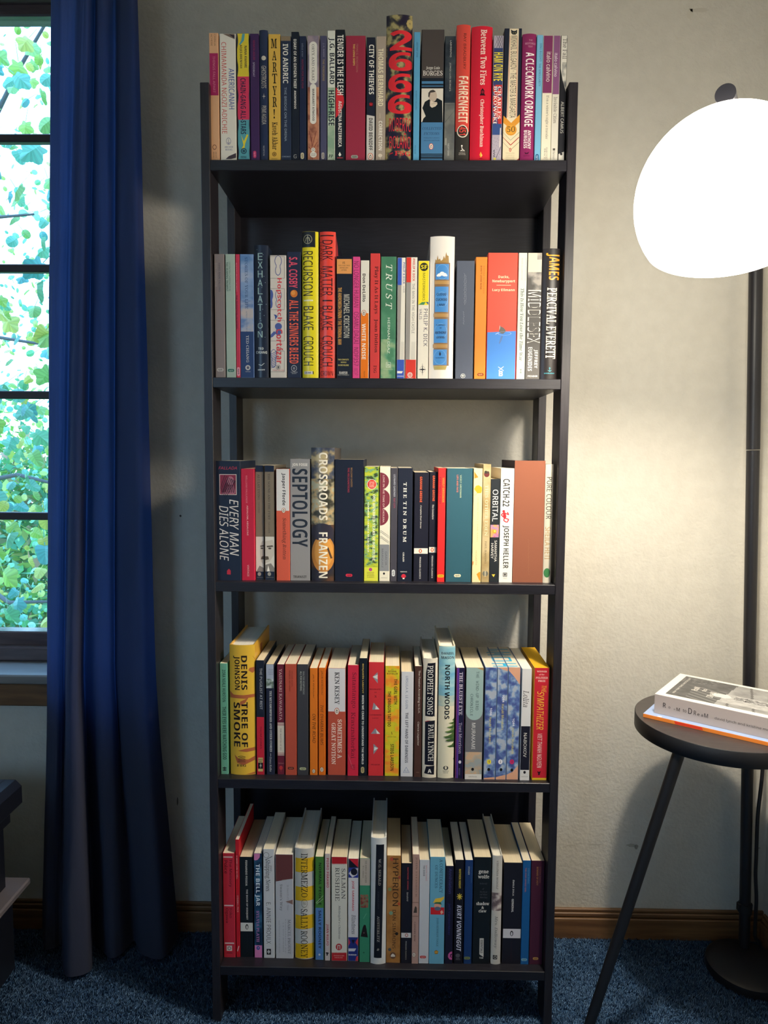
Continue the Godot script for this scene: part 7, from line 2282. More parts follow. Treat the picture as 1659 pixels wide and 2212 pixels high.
func make_table() -> void:
	var c := Vector3(0.594, 0.0, -0.012)
	var o := thing("side_table", "small round black side table on slanted legs beside the bookcase", "table", c)
	var top := Shape.new()
	var r := 0.142
	top.lathe(PackedVector2Array([Vector2(0, 0.553), Vector2(r - 0.001, 0.553), Vector2(r, 0.554), Vector2(r, 0.579), Vector2(r - 0.001, 0.58)]), 96)
	part(o, "rim", top, m.rim)
	var face := Shape.new()
	face.lathe(PackedVector2Array([Vector2(r - 0.001, 0.58), Vector2(0, 0.5801)]), 96)
	part(o, "table_top", face, m.table)
	for q in [[Vector3(0.4925, 0.5535, 0.066), Vector3(0.349, 0.0, 0.05)], [Vector3(0.715, 0.5535, 0.045), Vector3(0.775, 0.0, 0.11)], [Vector3(0.715, 0.5535, -0.055), Vector3(0.79, 0.0, -0.05)]]:
		var leg := Shape.new()
		leg.tube(PackedVector3Array([q[1] - c, q[0] - c]), 0.0085, 0.0098, 24)
		part(o, "leg", leg, m.rim)


func make_table_books() -> void:
	# thin orange book below, thick photograph-covered paperback above
	var along := Vector3(0.796, 0, 0.605).normalized()
	var turn := atan2(-along.z, along.x)
	var back := Vector3(along.z, 0, -along.x)
	var a := Vector3(0.4605, 0.5803, -0.017)
	var l1 := 0.235
	var w1 := 0.162
	var t1 := 0.0065
	var o := thing("paperback_book", "thin orange paperback lying under the thick book on the round table", "book", a + along * l1 / 2.0 + back * w1 / 2.0, turn, "books on the round table")
	flat_book(o, l1, w1, t1, "ee8a35", "9fb4dc")
	var s := Shape.new()
	s.ink = col("e8442c")
	s.face([Vector3(-l1 / 2 + 0.055, 0.0008, w1 / 2 + 0.0001), Vector3(-l1 / 2 + 0.1, 0.0008, w1 / 2 + 0.0001), Vector3(-l1 / 2 + 0.098, t1 - 0.0008, w1 / 2 + 0.0001), Vector3(-l1 / 2 + 0.053, t1 - 0.0008, w1 / 2 + 0.0001)], Vector3(0, 0, 1))
	s.ink = col("f4ece0")
	s.face([Vector3(-l1 / 2 + 0.024, t1 + 0.0001, w1 / 2 - 0.001), Vector3(-l1 / 2 + 0.031, t1 + 0.0001, w1 / 2 - 0.001), Vector3(-l1 / 2 + 0.031, t1 + 0.0001, w1 / 2 - 0.006), Vector3(-l1 / 2 + 0.024, t1 + 0.0001, w1 / 2 - 0.006)], Vector3.UP)
	part(o.get_node("cover"), "spine_artwork", s, m.ink)
	var a2 := Vector3(0.481, 0.5803 + t1 + 0.0003, -0.0205)
	var l2 := 0.228
	var w2 := 0.152
	var t2 := 0.0345
	var along2 := Vector3(0.788, 0, 0.615).normalized()
	var back2 := Vector3(along2.z, 0, -along2.x)
	var o2 := thing("paperback_book", "thick grey paperback with black and white photograph on the round table", "book", a2 + along2 * l2 / 2.0 + back2 * w2 / 2.0, atan2(-along2.z, along2.x), "books on the round table")
	flat_book(o2, l2, w2, t2, "b9aca7", "e6e1d8")
	var y := t2 + 0.0001
	# printed photograph on the front board: a figure reclining on a pale couch in a dark garden
	var ph := Shape.new()
	var fn := FastNoiseLite.new()
	fn.seed = 4
	fn.frequency = 0.03
	fn.fractal_octaves = 4
	var x0 := -l2 / 2 + 0.014
	var x1 := l2 / 2 - 0.012
	var z0 := -w2 / 2 + 0.01
	var z1 := w2 / 2 - 0.014
	var nx := 90
	var nz := 60
	for i in nx:
		for j in nz:
			var u := (i + 0.5) / nx
			var v := (j + 0.5) / nz      # 0 far edge, 1 spine edge
			var g := 0.11 + 0.05 * fn.get_noise_2d(i * 3.0, j * 3.0)
			if u < 0.3 and v < 0.25:
				g += 0.22 * maxf(0.0, fn.get_noise_2d(i * 9.0, j * 9.0))
			if v > 0.4 and u > 0.16 and u < 0.5:
				g = 0.14 + 0.06 * sin((u * 0.6 - v) * 60.0)
			if u > 0.40 + (0.9 - v) * 0.06 and u < 0.995:
				g = 0.3 + 0.12 * fn.get_noise_2d(i * 2.0, j * 2.0)
				if absf(fmod(u * 5.0 + (1.0 - v) * 0.7, 1.0) - 0.5) < 0.05:
					g = 0.13
				if v > 0.48 and v < 0.86:
					g = 0.42 + 0.12 * fn.get_noise_2d(i * 5.0, j * 5.0)
				if v > 0.52 and v < 0.66 and u > 0.5:
					g = 0.26 + 0.5 * fn.get_noise_2d(i * 9.0, j * 14.0)
			if Vector2((u - 0.4) / 0.075, (v - 0.6) / 0.09).length() < 1.0:
				g = 0.6
			ph.ink = Color(g, g * 0.985, g * 0.96)
			var a0 := lerpf(x0, x1, float(i) / nx)
			var a1 := lerpf(x0, x1, float(i + 1) / nx)
			var b0 := lerpf(z0, z1, float(j) / nz)
			var b1 := lerpf(z0, z1, float(j + 1) / nz)
			ph.face([Vector3(a0, y, b0), Vector3(a1, y, b0), Vector3(a1, y, b1), Vector3(a0, y, b1)], Vector3.UP)
	part(o2.get_node("cover"), "cover_photograph", ph, m.ink)
	var tx := Shape.new()
	# title on the front board reads across the width of the book
	var put_top := func(text: String, code: String, u: float, v0: float, v1: float, size: float, ink: String) -> void:
		var tris := text_tris(text, code)
		tx.ink = col(ink)
		for k in range(0, tris.size(), 3):
			var q := []
			for j in 3:
				var p := tris[k + j]
				q.append(Vector3(u + (1.0 - p.y) * size, y + 0.0001, lerpf(v0, v1, p.x)))
			tx.tri(q[0], q[1], q[2], Vector3.UP, Vector3.UP, Vector3.UP)
	put_top.call("NEW YORK TIMES BESTSELLER", "s", x0 + 0.008, z1 - 0.012, z0 + 0.01, 0.0035, "e8e4dc")
	put_top.call("RooM", "s", x0 + 0.03, z1 - 0.05, z0 + 0.055, 0.010, "f0ece4")
	put_top.call("to", "s", x0 + 0.046, z1 - 0.056, z1 - 0.07, 0.007, "f0ece4")
	put_top.call("DReaM", "s", x0 + 0.06, z1 - 0.03, z0 + 0.066, 0.011, "f0ece4")
	var put_side := func(node: Node3D, sh: Shape, text: String, code: String, u0: float, u1: float, v0: float, v1: float, zz: float, ink: String) -> void:
		var tris := text_tris(text, code)
		sh.ink = col(ink)
		for k in range(0, tris.size(), 3):
			var q := []
			for j in 3:
				var p := tris[k + j]
				q.append(Vector3(lerpf(u0, u1, p.x), lerpf(v0, v1, p.y), zz))
			sh.tri(q[0], q[1], q[2], Vector3(0, 0, 1), Vector3(0, 0, 1), Vector3(0, 0, 1))
	var L := -l2 / 2
	var zf := w2 / 2 + 0.0002
	for q in [["R", 0.015, 0.02, 0.0135, 0.022], ["o", 0.0245, 0.0275, 0.014, 0.0175], ["o", 0.0335, 0.0355, 0.0135, 0.0155], ["M", 0.038, 0.0435, 0.0128, 0.0185], ["to", 0.0485, 0.0545, 0.0135, 0.0185], ["D", 0.0575, 0.0635, 0.0125, 0.0225], ["R", 0.0665, 0.0705, 0.0125, 0.02], ["e", 0.0725, 0.076, 0.0125, 0.0165], ["a", 0.0785, 0.0815, 0.0125, 0.0165], ["M", 0.0835, 0.0895, 0.0122, 0.0192]]:
		put_side.call(o2, tx, q[0], "s", L + q[1], L + q[2], q[3], q[4], zf, "2c2a2a")
	put_side.call(o2, tx, "david lynch and kristine mckenna", "s", L + 0.1, L + 0.2, 0.0118, 0.0175, zf, "5a5552")
	part(o2.get_node("cover"), "lettering", tx, m.ink)


func flat_book(o: Node3D, l: float, w: float, t: float, spine: String, cover: String) -> void:
	var cv := Shape.new()
	cv.ink = col(cover)
	cv.box(Vector3(-l / 2, t - 0.0006, -w / 2), Vector3(l / 2, t, w / 2 - 0.0004))
	cv.box(Vector3(-l / 2, 0, -w / 2), Vector3(l / 2, 0.0006, w / 2 - 0.0004))
	cv.ink = col(spine)
	cv.box(Vector3(-l / 2, 0, w / 2 - 0.0006), Vector3(l / 2, t - 0.0001, w / 2), 0.0002)
	part(o, "cover", cv, m.cover)
	var pg := Shape.new()
	pg.ink = col("ebe4d6")
	pg.box(Vector3(-l / 2 + 0.0003, 0.0006, -w / 2 + 0.0006), Vector3(l / 2 - 0.0003, t - 0.0006, w / 2 - 0.0006))
	part(o, "page_block", pg, m.paper)


func make_left_furniture() -> void:
	var o := thing("storage_chest", "low black chest with worn pale lid edge below the window", "chest", Vector3(-1.05, 0, 0.06))
	var x := 0.308
	part(o, "body", block(Vector3(-0.32, 0.0, -0.185), Vector3(x, 0.162, 0.3), 0.003), m.black_wood)
	part(o, "lid", block(Vector3(-0.332, 0.1755, -0.195), Vector3(x + 0.032, 0.189, 0.312), 0.003), m.worn, "pale worn lid edge")
	part(o, "moulding", block(Vector3(-0.324, 0.163, -0.189), Vector3(x + 0.018, 0.175, 0.304), 0.004), m.black_wood)
	var hd := Shape.new()
	hd.tube(PackedVector3Array([Vector3(x + 0.002, 0.12, 0.02), Vector3(x + 0.016, 0.105, 0.03), Vector3(x + 0.018, 0.1, 0.06), Vector3(x + 0.016, 0.105, 0.09), Vector3(x + 0.002, 0.12, 0.1)]), 0.004, 0.004, 10)
	part(o, "handle", hd, m.brass)
	var u := thing("keepsake_cabinet", "black cabinet with stepped overhanging top standing on the low chest", "cabinet", Vector3(-0.98, 0.1892, 0.02))
	part(u, "body", block(Vector3(-0.2, 0.0, -0.12), Vector3(0.239, 0.125, 0.16), 0.002), m.black_wood)
	# stepped cornice, each step its own moulding
	var lower := Shape.new()
	lower.box(Vector3(-0.21, 0.1252, -0.13), Vector3(0.25, 0.155, 0.17), 0.006)
	part(u, "cornice", lower, m.black_wood)
	var upper := Shape.new()
	upper.box(Vector3(-0.23, 0.1552, -0.145), Vector3(0.27, 0.213, 0.19), 0.012)
	part(u, "top", upper, m.black_wood)
	for k in 2:
		part(u, "inlay", block(Vector3(0.235 - k * 0.018, 0.213, -0.13), Vector3(0.238 - k * 0.018, 0.2136, 0.17)), m.rubber)
	part(u, "keyring", keyring(), m.brass).position = Vector3(0.246, 0.012, -0.07)


func keyring() -> Shape:
	var s := Shape.new()
	var p := PackedVector3Array()
	for k in 21:
		p.append(Vector3(0.0, 0.009 + 0.009 * sin(TAU * k / 20.0), 0.009 * cos(TAU * k / 20.0)))
	s.tube(p, 0.0012, 0.0012, 8, false)
	return s


# ---------------------------------------------------------------- the room
func make_room() -> void:
	var t := 0.16
	var wx0 := -1.52       # window opening in the back wall
	var wx1 := -0.51
	var wy0 := 0.56
	var wy1 := 2.015
	var s := Shape.new()
	var wz := WALL_Z - t
	for b in [[LEFT_X - t, wx0, 0.0, ROOM_H], [wx1, RIGHT_X + t, 0.0, ROOM_H], [wx0, wx1, 0.0, wy0], [wx0, wx1, wy1, ROOM_H]]:
		s.box(Vector3(b[0], b[2], wz), Vector3(b[1], b[3], WALL_Z))
	var wb := struct("wall_back", s, m.wall, "pale greige textured wall behind the bookcase", "wall")
	struct("wall_right", block(Vector3(RIGHT_X, 0, WALL_Z), Vector3(RIGHT_X + t, ROOM_H, BACK_Z + t)), m.wall, "pale side wall meeting the corner behind the lamp", "wall")
	struct("wall_left", block(Vector3(LEFT_X - t, 0, WALL_Z), Vector3(LEFT_X, ROOM_H, BACK_Z + t)), m.wall, "pale wall on the window side of the room", "wall")
	var fs := Shape.new()
	for b in [[LEFT_X, -1.65, 0.0, ROOM_H], [-0.85, RIGHT_X, 0.0, ROOM_H], [-1.65, -0.85, 0.0, 0.85], [-1.65, -0.85, 2.05, ROOM_H]]:
		fs.box(Vector3(b[0], b[2], BACK_Z), Vector3(b[1], b[3], BACK_Z + t))
	struct("wall_front", fs, m.wall, "pale wall opposite the bookcase", "wall")
	struct("ceiling", block(Vector3(LEFT_X - t, ROOM_H, wz), Vector3(RIGHT_X + t, ROOM_H + 0.1, BACK_Z + t)), m.ceiling, "plain white ceiling", "ceiling")
	var fl := struct("floor", block(Vector3(LEFT_X - t, -0.1, wz), Vector3(RIGHT_X + t, -0.001, BACK_Z + t)), m.carpet, "blue pile carpet", "floor")
	carpet_pile(fl)
	# small stains on the wall
	for q in STAINS:
		var sp := Shape.new()
		var ring := PackedVector2Array()
		var rg := RandomNumberGenerator.new()
		rg.seed = int(q[0] * 1000.0)
		for k in 14:
			var w := 0.7 + 0.5 * rg.randf()
			ring.append(Vector2(q[2] * w * cos(TAU * k / 14.0), q[3] * w * sin(TAU * k / 14.0)))
		var ix := Geometry2D.triangulate_polygon(ring)
		for k in range(0, ix.size(), 3):
			var tri := []
			for j in 3:
				tri.append(Vector3(q[0] + ring[ix[k + j]].x, q[1] + ring[ix[k + j]].y, WALL_Z + 0.0003))
			sp.face(tri, Vector3(0, 0, 1))
		part(wb, "stain", sp, mat(q[4], 0.7))
	# oak baseboards with an upper moulding
	for q in [["baseboard_back", Vector3(LEFT_X, 0, WALL_Z), Vector3(RIGHT_X, 0, WALL_Z + 0.012), true], ["baseboard_right", Vector3(RIGHT_X - 0.012, 0, WALL_Z + 0.012), Vector3(RIGHT_X, 0, BACK_Z), false]]:
		var lo: Vector3 = q[1]
		var hi: Vector3 = q[2]
		var b := Shape.new()
		b.box(lo, Vector3(hi.x, 0.047, hi.z), 0.0015)
		var nx := 0.0 if q[3] else 0.003
		var nz := 0.003 if q[3] else 0.0
		b.box(Vector3(lo.x + nx, 0.0485, lo.z), Vector3(hi.x, 0.058, hi.z - nz), 0.002)
		b.box(Vector3(lo.x + nx * 1.9, 0.0582, lo.z), Vector3(hi.x, 0.066, hi.z - nz * 1.9), 0.002)
		struct(q[0], b, m.oak, "brown oak baseboard along the %s wall" % ("bookcase" if q[3] else "side"), "baseboard")
	make_window(wx0, wx1, wy0, wy1, wz)
	# the other window of the room, behind the camera
	var o := Node3D.new()
	o.name = "window_2"
	add_child(o)
	o.set_meta("kind", "structure")
	o.set_meta("label", "second window of the room, in the wall opposite the bookcase")
	o.set_meta("category", "window")
	var fr := Shape.new()
	for b in [[-1.65, -1.6, 0.85, 2.05], [-0.9, -0.85, 0.85, 2.05], [-1.6, -0.9, 0.85, 0.9], [-1.6, -0.9, 2.0, 2.05], [-1.27, -1.23, 0.9, 2.0]]:
		fr.box(Vector3(b[0], b[2], BACK_Z + 0.03), Vector3(b[1], b[3], BACK_Z + 0.08), 0.003)
	part(o, "window_frame", fr, m.sash)
	for x in [-1.6, -1.23]:
		part(o, "pane", block(Vector3(x, 0.9, BACK_Z + 0.05), Vector3(x + 0.33, 2.0, BACK_Z + 0.053)), m.glass)


func carpet_pile(fl: MeshInstance3D) -> void:
	# cut pile in front of the bookcase, where single tufts can be made out
	var s := Shape.new()
	s.ink = Color.WHITE
	for k in 3:
		var a := TAU * k / 3.0
		var o := Vector3(cos(a), 0, sin(a)) * 0.0009
		var w := Vector3(-sin(a), 0, cos(a)) * 0.0007
		s.tri(o - w, o + w, o * 1.6 + Vector3(0, 0.0065, 0), Vector3(0, 1, 0), Vector3(0, 1, 0), Vector3(0, 1, 0))
	var mm := MultiMesh.new()
	mm.transform_format = MultiMesh.TRANSFORM_3D
	mm.use_colors = true
	mm.mesh = s.mesh(m.carpet_tuft)
	var r := RandomNumberGenerator.new()
	r.seed = 31
	var fn := FastNoiseLite.new()
	fn.seed = 3
	fn.frequency = 9.0
	var spots := []
	while spots.size() < 90000:
		var p := Vector3(r.randf_range(-0.95, RIGHT_X - 0.013), -0.001, r.randf_range(-0.239, 0.14))
		spots.append(p)
	mm.instance_count = spots.size()
	var lo := col("38597f")
	var hi := col("7a9cc0")
	for k in spots.size():
		var b := Basis(Vector3.UP, r.randf() * TAU) * Basis(Vector3(1, 0, 0), r.randf_range(-0.7, 0.7)) * Basis(Vector3(0, 0, 1), r.randf_range(-0.7, 0.7))
		b = b.scaled(Vector3.ONE * r.randf_range(0.8, 1.5))
		mm.set_instance_transform(k, Transform3D(b, spots[k]))
		var f := clampf(0.5 + 0.35 * fn.get_noise_2d(spots[k].x, spots[k].z) + r.randf_range(-0.4, 0.4), 0.0, 1.0)
		mm.set_instance_color(k, lo.lerp(hi, f))
	var o := MultiMeshInstance3D.new()
	o.name = "carpet_pile"
	o.multimesh = mm
	o.set_meta("kind", "stuff")
	fl.add_child(o)


func make_window(x0: float, x1: float, y0: float, y1: float, wz: float) -> void:
	var o := Node3D.new()
	o.name = "window_1"
	add_child(o)
	o.set_meta("kind", "structure")
	o.set_meta("label", "dark framed window with four horizontal bars behind the curtain")
	o.set_meta("category", "window")
	var zf := -0.36
	# lining of the opening
	var lin := Shape.new()
	lin.box(Vector3(x0, y0, wz), Vector3(x0 + 0.02, y1, WALL_Z))
	lin.box(Vector3(x1 - 0.01, y0, wz), Vector3(x1, y1, WALL_Z))
	lin.box(Vector3(x0 + 0.02, y1 - 0.02, wz), Vector3(x1 - 0.01, y1, WALL_Z))
	part(o, "window_frame", lin, m.sash)
	var ix0 := x0 + 0.02
	var ix1 := x1 - 0.01
	# sash: stiles and rails with stepped edges
	var sa := Shape.new()
	sa.box(Vector3(ix0, 0.573, zf - 0.03), Vector3(ix0 + 0.045, y1 - 0.02, zf + 0.012), 0.002)
	sa.box(Vector3(ix1 - 0.025, 0.573, zf - 0.03), Vector3(ix1, y1 - 0.02, zf + 0.012), 0.002)
	part(o, "stile", sa, m.sash)
	for r in [[1.960, 1.995, 0.0], [1.982, 1.995, 0.018], [0.585, 0.636, 0.0], [0.573, 0.605, 0.02]]:
		part(o, "rail", block(Vector3(ix0 + 0.045, r[0], zf - 0.03), Vector3(ix1 - 0.025, r[1], zf + 0.012 + r[2]), 0.003), m.sash)
	part(o, "rail", block(Vector3(ix0, 0.553, zf - 0.05), Vector3(ix1, 0.573, zf + 0.025), 0.003), m.sash)
	for y in [1.715, 1.442, 1.168, 0.898]:
		part(o, "muntin", block(Vector3(ix0 + 0.045, y - 0.0085, zf - 0.012), Vector3(ix1 - 0.025, y + 0.0085, zf + 0.006), 0.002), m.muntin)
	var edges := [0.636, 0.898, 1.168, 1.442, 1.715, 1.960]
	for k in 5:
		part(o, "pane", block(Vector3(ix0 + 0.045, edges[k], zf - 0.006), Vector3(ix1 - 0.025, edges[k + 1], zf - 0.003)), m.glass)
	# stool and apron
	part(o, "window_sill", block(Vector3(x0 - 0.07, 0.553, zf + 0.025), Vector3(x1 + 0.005, 0.573, WALL_Z + 0.022), 0.003), m.sill)
	part(o, "apron", block(Vector3(x0 - 0.05, 0.503, WALL_Z), Vector3(x1 + 0.005, 0.5525, WALL_Z + 0.014), 0.003), m.oak)
	# casing at both sides and above
	part(o, "casing", block(Vector3(x0 - 0.06, 0.573, WALL_Z), Vector3(x0, y1 + 0.06, WALL_Z + 0.012), 0.003), m.oak)
	part(o, "casing", block(Vector3(x0, y1, WALL_Z), Vector3(x1, y1 + 0.06, WALL_Z + 0.012), 0.003), m.oak)


func make_curtain() -> void:
	# folds: outline of the cloth seen from above near the rod, at sill height and at the hem
	var top := [-0.6308, -0.6209, -0.6017, -0.5888, -0.5782, -0.5632, -0.5508, -0.5497, -0.5536, -0.5349, -0.5187, -0.5129, -0.4949, -0.4692, -0.4773]
	var top_z := [-0.17, -0.16, -0.15, -0.15, -0.155, -0.15, -0.145, -0.165, -0.185, -0.15, -0.15, -0.175, -0.155, -0.15, -0.19]
	var mid := [-0.6940, -0.6807, -0.6631, -0.6586, -0.6577, -0.6099, -0.5862, -0.6010, -0.6122, -0.5767, -0.5457, -0.5528, -0.5313, -0.4721, -0.4720]
	var mid_z := [-0.195, -0.18, -0.175, -0.185, -0.195, -0.105, -0.1, -0.15, -0.185, -0.145, -0.15, -0.19, -0.16, -0.135, -0.2]
	var bot := [-0.7204, -0.6988, -0.6840, -0.6774, -0.6666, -0.6255, -0.5807, -0.5969, -0.6078, -0.5582, -0.5367, -0.5255, -0.4994, -0.4492, -0.4344]
	var bot_z := [-0.19, -0.16, -0.165, -0.175, -0.165, -0.09, -0.1, -0.15, -0.185, -0.14, -0.15, -0.19, -0.155, -0.14, -0.2]
	var o := thing("curtain", "long dark slate blue curtain hanging in folds beside the bookcase", "curtain", Vector3(-0.56, 0.0, -0.14))
	var at := o.position
	var cols := 140
	var rows := 60
	var ym := 0.6
	var yt := 2.12
	var fn := FastNoiseLite.new()
	fn.seed = 12
	fn.frequency = 2.2
	var point := func(u: float, y: float) -> Vector3:
		var xs := []
		var zs := []
		for k in 15:
			if y > ym:
				var f1 := minf(1.1, (y - ym) / (1.93 - ym))
				xs.append(lerpf(mid[k], top[k], f1))
				zs.append(lerpf(mid_z[k], top_z[k], f1))
			else:
				var f2 := smoothstep(0.0, 1.0, y / ym) * 0.5 + 0.5 * y / ym
				xs.append(lerpf(bot[k], mid[k], f2))
				zs.append(lerpf(bot_z[k], mid_z[k], f2))
		var f := u * 14.0
		var i := mini(int(f), 13)
		var t := f - i
		var g := func(a: Array) -> float:
			var p0: float = a[maxi(i - 1, 0)]
			var p3: float = a[mini(i + 2, 14)]
			return cubic_interpolate(a[i], a[i + 1], p0, p3, t)
		return Vector3(g.call(xs), y, g.call(zs) + 0.0025 * fn.get_noise_2d(u * 6.0, y * 1.5)) - at
	var sheet := func(y0: float, y1: float, nrow: int, push: float) -> Shape:
		var grid := []
		for j in nrow + 1:
			var row := []
			for i in cols + 1:
				row.append(point.call(float(i) / cols, lerpf(y0, y1, float(j) / nrow)) + Vector3(0, 0, push))
			grid.append(row)
		var s := Shape.new()
		var nor := func(j: int, i: int) -> Vector3:
			var a: Vector3 = grid[j][mini(i + 1, cols)] - grid[j][maxi(i - 1, 0)]
			var b: Vector3 = grid[mini(j + 1, nrow)][i] - grid[maxi(j - 1, 0)][i]
			return a.cross(b).normalized()
		for j in nrow:
			for i in cols:
				s.tri(grid[j][i], grid[j][i + 1], grid[j + 1][i + 1], nor.call(j, i), nor.call(j, i + 1), nor.call(j + 1, i + 1))
				s.tri(grid[j][i], grid[j + 1][i + 1], grid[j + 1][i], nor.call(j, i), nor.call(j + 1, i + 1), nor.call(j + 1, i))
		return s
	part(o, "cloth", sheet.call(0.016, yt, rows, 0.0), m.cloth)
	part(o, "hem", sheet.call(0.016, 0.075, 4, -0.0018), m.cloth)
	var rod := thing("curtain_rod", "black curtain rod above the window", "curtain rod", Vector3(-1.05, 2.135, -0.15))
	var rs := Shape.new()
	rs.tube(PackedVector3Array([Vector3(-0.6, 0, 0), Vector3(0.64, 0, 0)]), 0.011, 0.011, 20)
	part(rod, "pole", rs, m.black_metal)
	for x in [-0.57, 0.61]:
		var br := Shape.new()
		br.box(Vector3(x - 0.008, -0.02, -0.102), Vector3(x + 0.008, 0.02, -0.094), 0.001)
		br.box(Vector3(x - 0.004, -0.006, -0.095), Vector3(x + 0.004, 0.006, 0.0), 0.001)
		part(rod, "bracket", br, m.black_metal)
	for k in 8:
		var ring := Shape.new()
		var p := PackedVector3Array()
		for i in 25:
			p.append(Vector3(0, 0.016 * cos(TAU * i / 24.0), 0.016 * sin(TAU * i / 24.0)))
		ring.tube(p, 0.0018, 0.0018, 8, false)
		part(rod, "ring", ring, m.black_metal).position = Vector3(0.43 + k * 0.02, -0.003, 0)


# ---------------------------------------------------------------- garden
func leaf_shape(lobes: int, long: float) -> Shape:
	# blade folded along its midrib, with a toothed rim, paler ribs and a stalk
	var s := Shape.new()
	var n := 26
	for side in [-1.0, 1.0]:
		var rim := []
		for k in n + 1:
			var a := PI * k / n
			var r := long * 0.5 * (0.7 + 0.2 * cos(a) + (0.13 * cos(a * lobes) if lobes > 1 else 0.0)) * (1.0 + (0.035 if k % 2 else 0.0))
			var x: float = side * r * sin(a) * 0.85
			rim.append(Vector3(x, r * cos(a) + long * 0.4, -0.35 * absf(x) - 0.12 * long * cos(a) * cos(a)))
		for k in n:
			var hub := Vector3(0, lerpf(rim[k].y, long * 0.38, 0.5), 0.0)
			var nn: Vector3 = (rim[k] - hub).cross(rim[k + 1] - hub).normalized() * -side
			s.ink = Color(0.82, 0.82, 0.82) if k % 4 < 2 else Color(1, 1, 1)
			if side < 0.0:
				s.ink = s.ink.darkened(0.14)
			s.tri(hub, rim[k], rim[k + 1], nn, nn, nn)
			var hub2 := Vector3(0, lerpf(rim[k + 1].y, long * 0.38, 0.5), 0.0)
			s.tri(hub, rim[k + 1], hub2, nn, nn, nn)
	s.ink = Color(0.8, 0.8, 0.6)
	s.face([Vector3(-0.0015, 0.02, 0), Vector3(0.0015, 0.02, 0), Vector3(0.001, -long * 0.5, -0.01), Vector3(-0.001, -long * 0.5, -0.01)], Vector3(0, 0, 1))
	return s


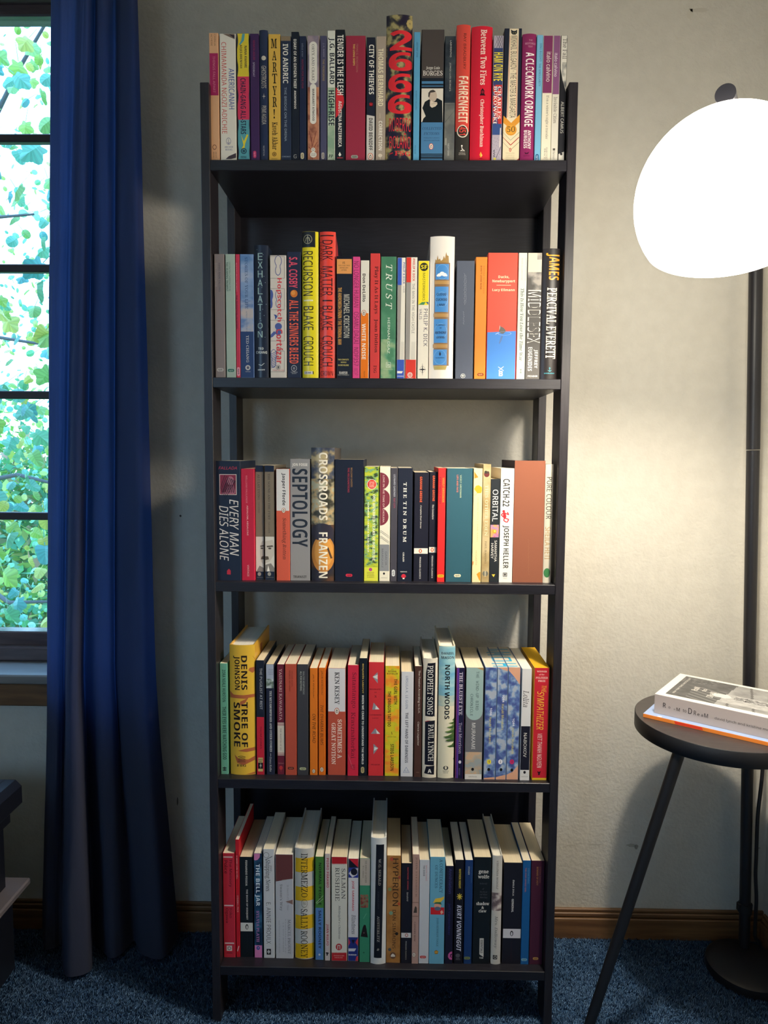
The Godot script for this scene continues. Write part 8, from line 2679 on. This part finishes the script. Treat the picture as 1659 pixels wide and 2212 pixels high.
func make_garden() -> void:
	var g := block(Vector3(-9, -0.5, -14), Vector3(5, -0.4, -0.4))
	struct("ground_garden", g, m.lawn, "green garden ground outside the window", "ground")
	var r := RandomNumberGenerator.new()
	r.seed = 2024
	var o := thing("garden_tree", "leafy green tree close outside the window", "tree", Vector3(-1.75, -0.4, -1.9))
	var at := o.position
	var shapes := [leaf_shape(5, 0.1), leaf_shape(3, 0.08), leaf_shape(1, 0.07)]
	var meshes := []
	for sh in shapes:
		for mt in m.leaf:
			meshes.append(sh.mesh(mt))
	var tr := Shape.new()
	tr.tube(PackedVector3Array([Vector3(0.05, 0, 0), Vector3(-0.1, 0.8, 0.05), Vector3(-0.15, 1.9, 0.0), Vector3(-0.1, 3.4, -0.1)]), 0.035, 0.012, 12)
	part(o, "trunk", tr, m.bark)
	for q in [[Vector3(-1.86, 1.2, -1.85), Vector3(-1.6, 1.5, -1.6), Vector3(-1.2, 1.42, -1.35)], [Vector3(-1.88, 1.7, -1.9), Vector3(-1.6, 1.95, -1.6), Vector3(-1.3, 1.9, -1.4)], [Vector3(-1.85, 0.9, -1.85), Vector3(-1.5, 0.95, -1.6), Vector3(-1.15, 0.9, -1.4)], [Vector3(-1.85, 2.2, -1.9), Vector3(-1.55, 2.6, -1.8), Vector3(-1.3, 2.85, -1.7)], [Vector3(-1.86, 0.5, -1.85), Vector3(-1.5, 0.45, -1.5), Vector3(-1.2, 0.5, -1.3)]]:
		var br := Shape.new()
		br.tube(PackedVector3Array([q[0] - at, q[1] - at, q[2] - at]), 0.012, 0.004, 8)
		part(o, "branch", br, m.bark)
	var n := 0
	while n < 290:
		var depth := r.randf_range(-2.5, -1.0)
		# the sight lines through the window fan out with distance
		var f := (1.2 - depth) / 1.45
		var x := 0.015 + f * r.randf_range(-0.86, -0.63)
		var y := 1.042 + f * r.randf_range(-0.45, 0.95)
		if y > 1.75 and r.randf() < 0.3:
			continue
		var k := r.randi() % meshes.size()
		var l := MeshInstance3D.new()
		l.name = "leaf"
		l.mesh = meshes[k]
		o.add_child(l, true)
		l.position = Vector3(x, y, depth) - at
		l.rotation = Vector3(r.randf_range(-0.9, 0.5), r.randf_range(-0.9, 0.9), r.randf_range(2.2, 4.2))
		l.scale = Vector3.ONE * r.randf_range(0.55, 1.25)
		n += 1
	# finer leaves and twigs behind, beyond counting
	var fine := MultiMesh.new()
	fine.transform_format = MultiMesh.TRANSFORM_3D
	fine.use_colors = true
	var fl := leaf_shape(1, 0.05)
	fine.mesh = fl.mesh(m.leaf_far)
	fine.instance_count = 1500
	var soft := [col("86c8a4"), col("b4d07c"), col("7cc0bc"), col("d4d890"), col("a4d4c8")]
	for k in 1500:
		var depth := r.randf_range(-3.1, -2.4)
		var f := (1.2 - depth) / 1.45
		var y := 1.042 + f * (r.randf_range(-0.5, 0.98) if r.randf() < 0.6 else r.randf_range(-0.5, 0.4))
		var b := Basis.from_euler(Vector3(r.randf_range(-1, 1), r.randf_range(-1.2, 1.2), r.randf() * TAU)).scaled(Vector3.ONE * r.randf_range(0.5, 1.3))
		fine.set_instance_transform(k, Transform3D(b, Vector3(0.015 + f * r.randf_range(-0.88, -0.5), y, depth) - at))
		fine.set_instance_color(k, soft[r.randi() % 5])
	var fo := MultiMeshInstance3D.new()
	fo.name = "fine_leaves"
	fo.multimesh = fine
	fo.set_meta("kind", "stuff")
	o.add_child(fo)
	# hedge farther back, too fine to count
	var s := Shape.new()
	s.ink = Color.WHITE
	s.tri(Vector3(0, 0, 0), Vector3(0.02, 0.03, 0.004), Vector3(0, 0.07, 0), Vector3(0, 0, 1), Vector3(0, 0, 1), Vector3(0, 0, 1))
	s.tri(Vector3(0, 0, 0), Vector3(0, 0.07, 0), Vector3(-0.02, 0.03, 0.004), Vector3(0, 0, 1), Vector3(0, 0, 1), Vector3(0, 0, 1))
	var mm := MultiMesh.new()
	mm.transform_format = MultiMesh.TRANSFORM_3D
	mm.use_colors = true
	mm.mesh = s.mesh(m.leaf_far)
	var count := 9000
	mm.instance_count = count
	var tones := [col("5fae6a"), col("9cc44e"), col("4f9c88"), col("c4c46a"), col("c49a86"), col("7fb8a0")]
	for k in count:
		var p := Vector3(r.randf_range(-3.6, -1.9), 0, r.randf_range(-4.6, -3.2))
		p.y = -0.4 + (1.9 + 0.5 * sin(p.x * 3.0)) * pow(r.randf(), 0.9)
		var b := Basis.from_euler(Vector3(r.randf() * TAU, r.randf() * TAU, r.randf() * TAU)).scaled(Vector3.ONE * r.randf_range(0.8, 1.8))
		mm.set_instance_transform(k, Transform3D(b, p))
		mm.set_instance_color(k, tones[r.randi() % tones.size()].lerp(tones[0], r.randf() * 0.5))
	var h := MultiMeshInstance3D.new()
	h.name = "hedge_foliage"
	h.multimesh = mm
	add_child(h)
	h.set_meta("kind", "stuff")
	h.set_meta("label", "dense hedge foliage farther out in the garden")
	h.set_meta("category", "foliage")


# ---------------------------------------------------------------- scene
func _ready() -> void:
	var cam := Camera3D.new()
	cam.name = "camera"
	add_child(cam)
	cam.position = Vector3(0.0152, 1.0423, 1.2029)
	cam.rotation_order = EULER_ORDER_YXZ
	cam.rotation = Vector3(-0.0820, 0.0144, 0.0071)
	cam.fov = rad_to_deg(2.0 * atan(2212.0 / 2.0 / 1515.9))
	cam.near = 0.05
	cam.far = 100.0
	cam.current = true
	var env := Environment.new()
	env.background_mode = Environment.BG_SKY
	var sky := Sky.new()
	var sm := ProceduralSkyMaterial.new()
	sm.sky_top_color = Color(0.56, 0.78, 1.0)
	sm.sky_horizon_color = Color(0.76, 0.9, 1.0)
	sm.ground_bottom_color = Color(0.46, 0.52, 0.58)
	sm.ground_horizon_color = Color(0.7, 0.8, 0.9)
	sm.sun_angle_max = 1.0
	sky.sky_material = sm
	env.sky = sky
	env.background_energy_multiplier = 6.0
	env.tonemap_mode = Environment.TONE_MAPPER_LINEAR
	env.tonemap_exposure = 1.15
	env.sdfgi_enabled = true
	env.ssao_enabled = true
	env.ssil_enabled = true
	var we := WorldEnvironment.new()
	we.name = "environment"
	we.environment = env
	add_child(we)
	make_materials()
	make_room()
	make_bookcase()
	make_lamp()
	make_curtain()
	make_table()
	make_left_furniture()
	make_garden()
	fill_shelves()
	make_table_books()
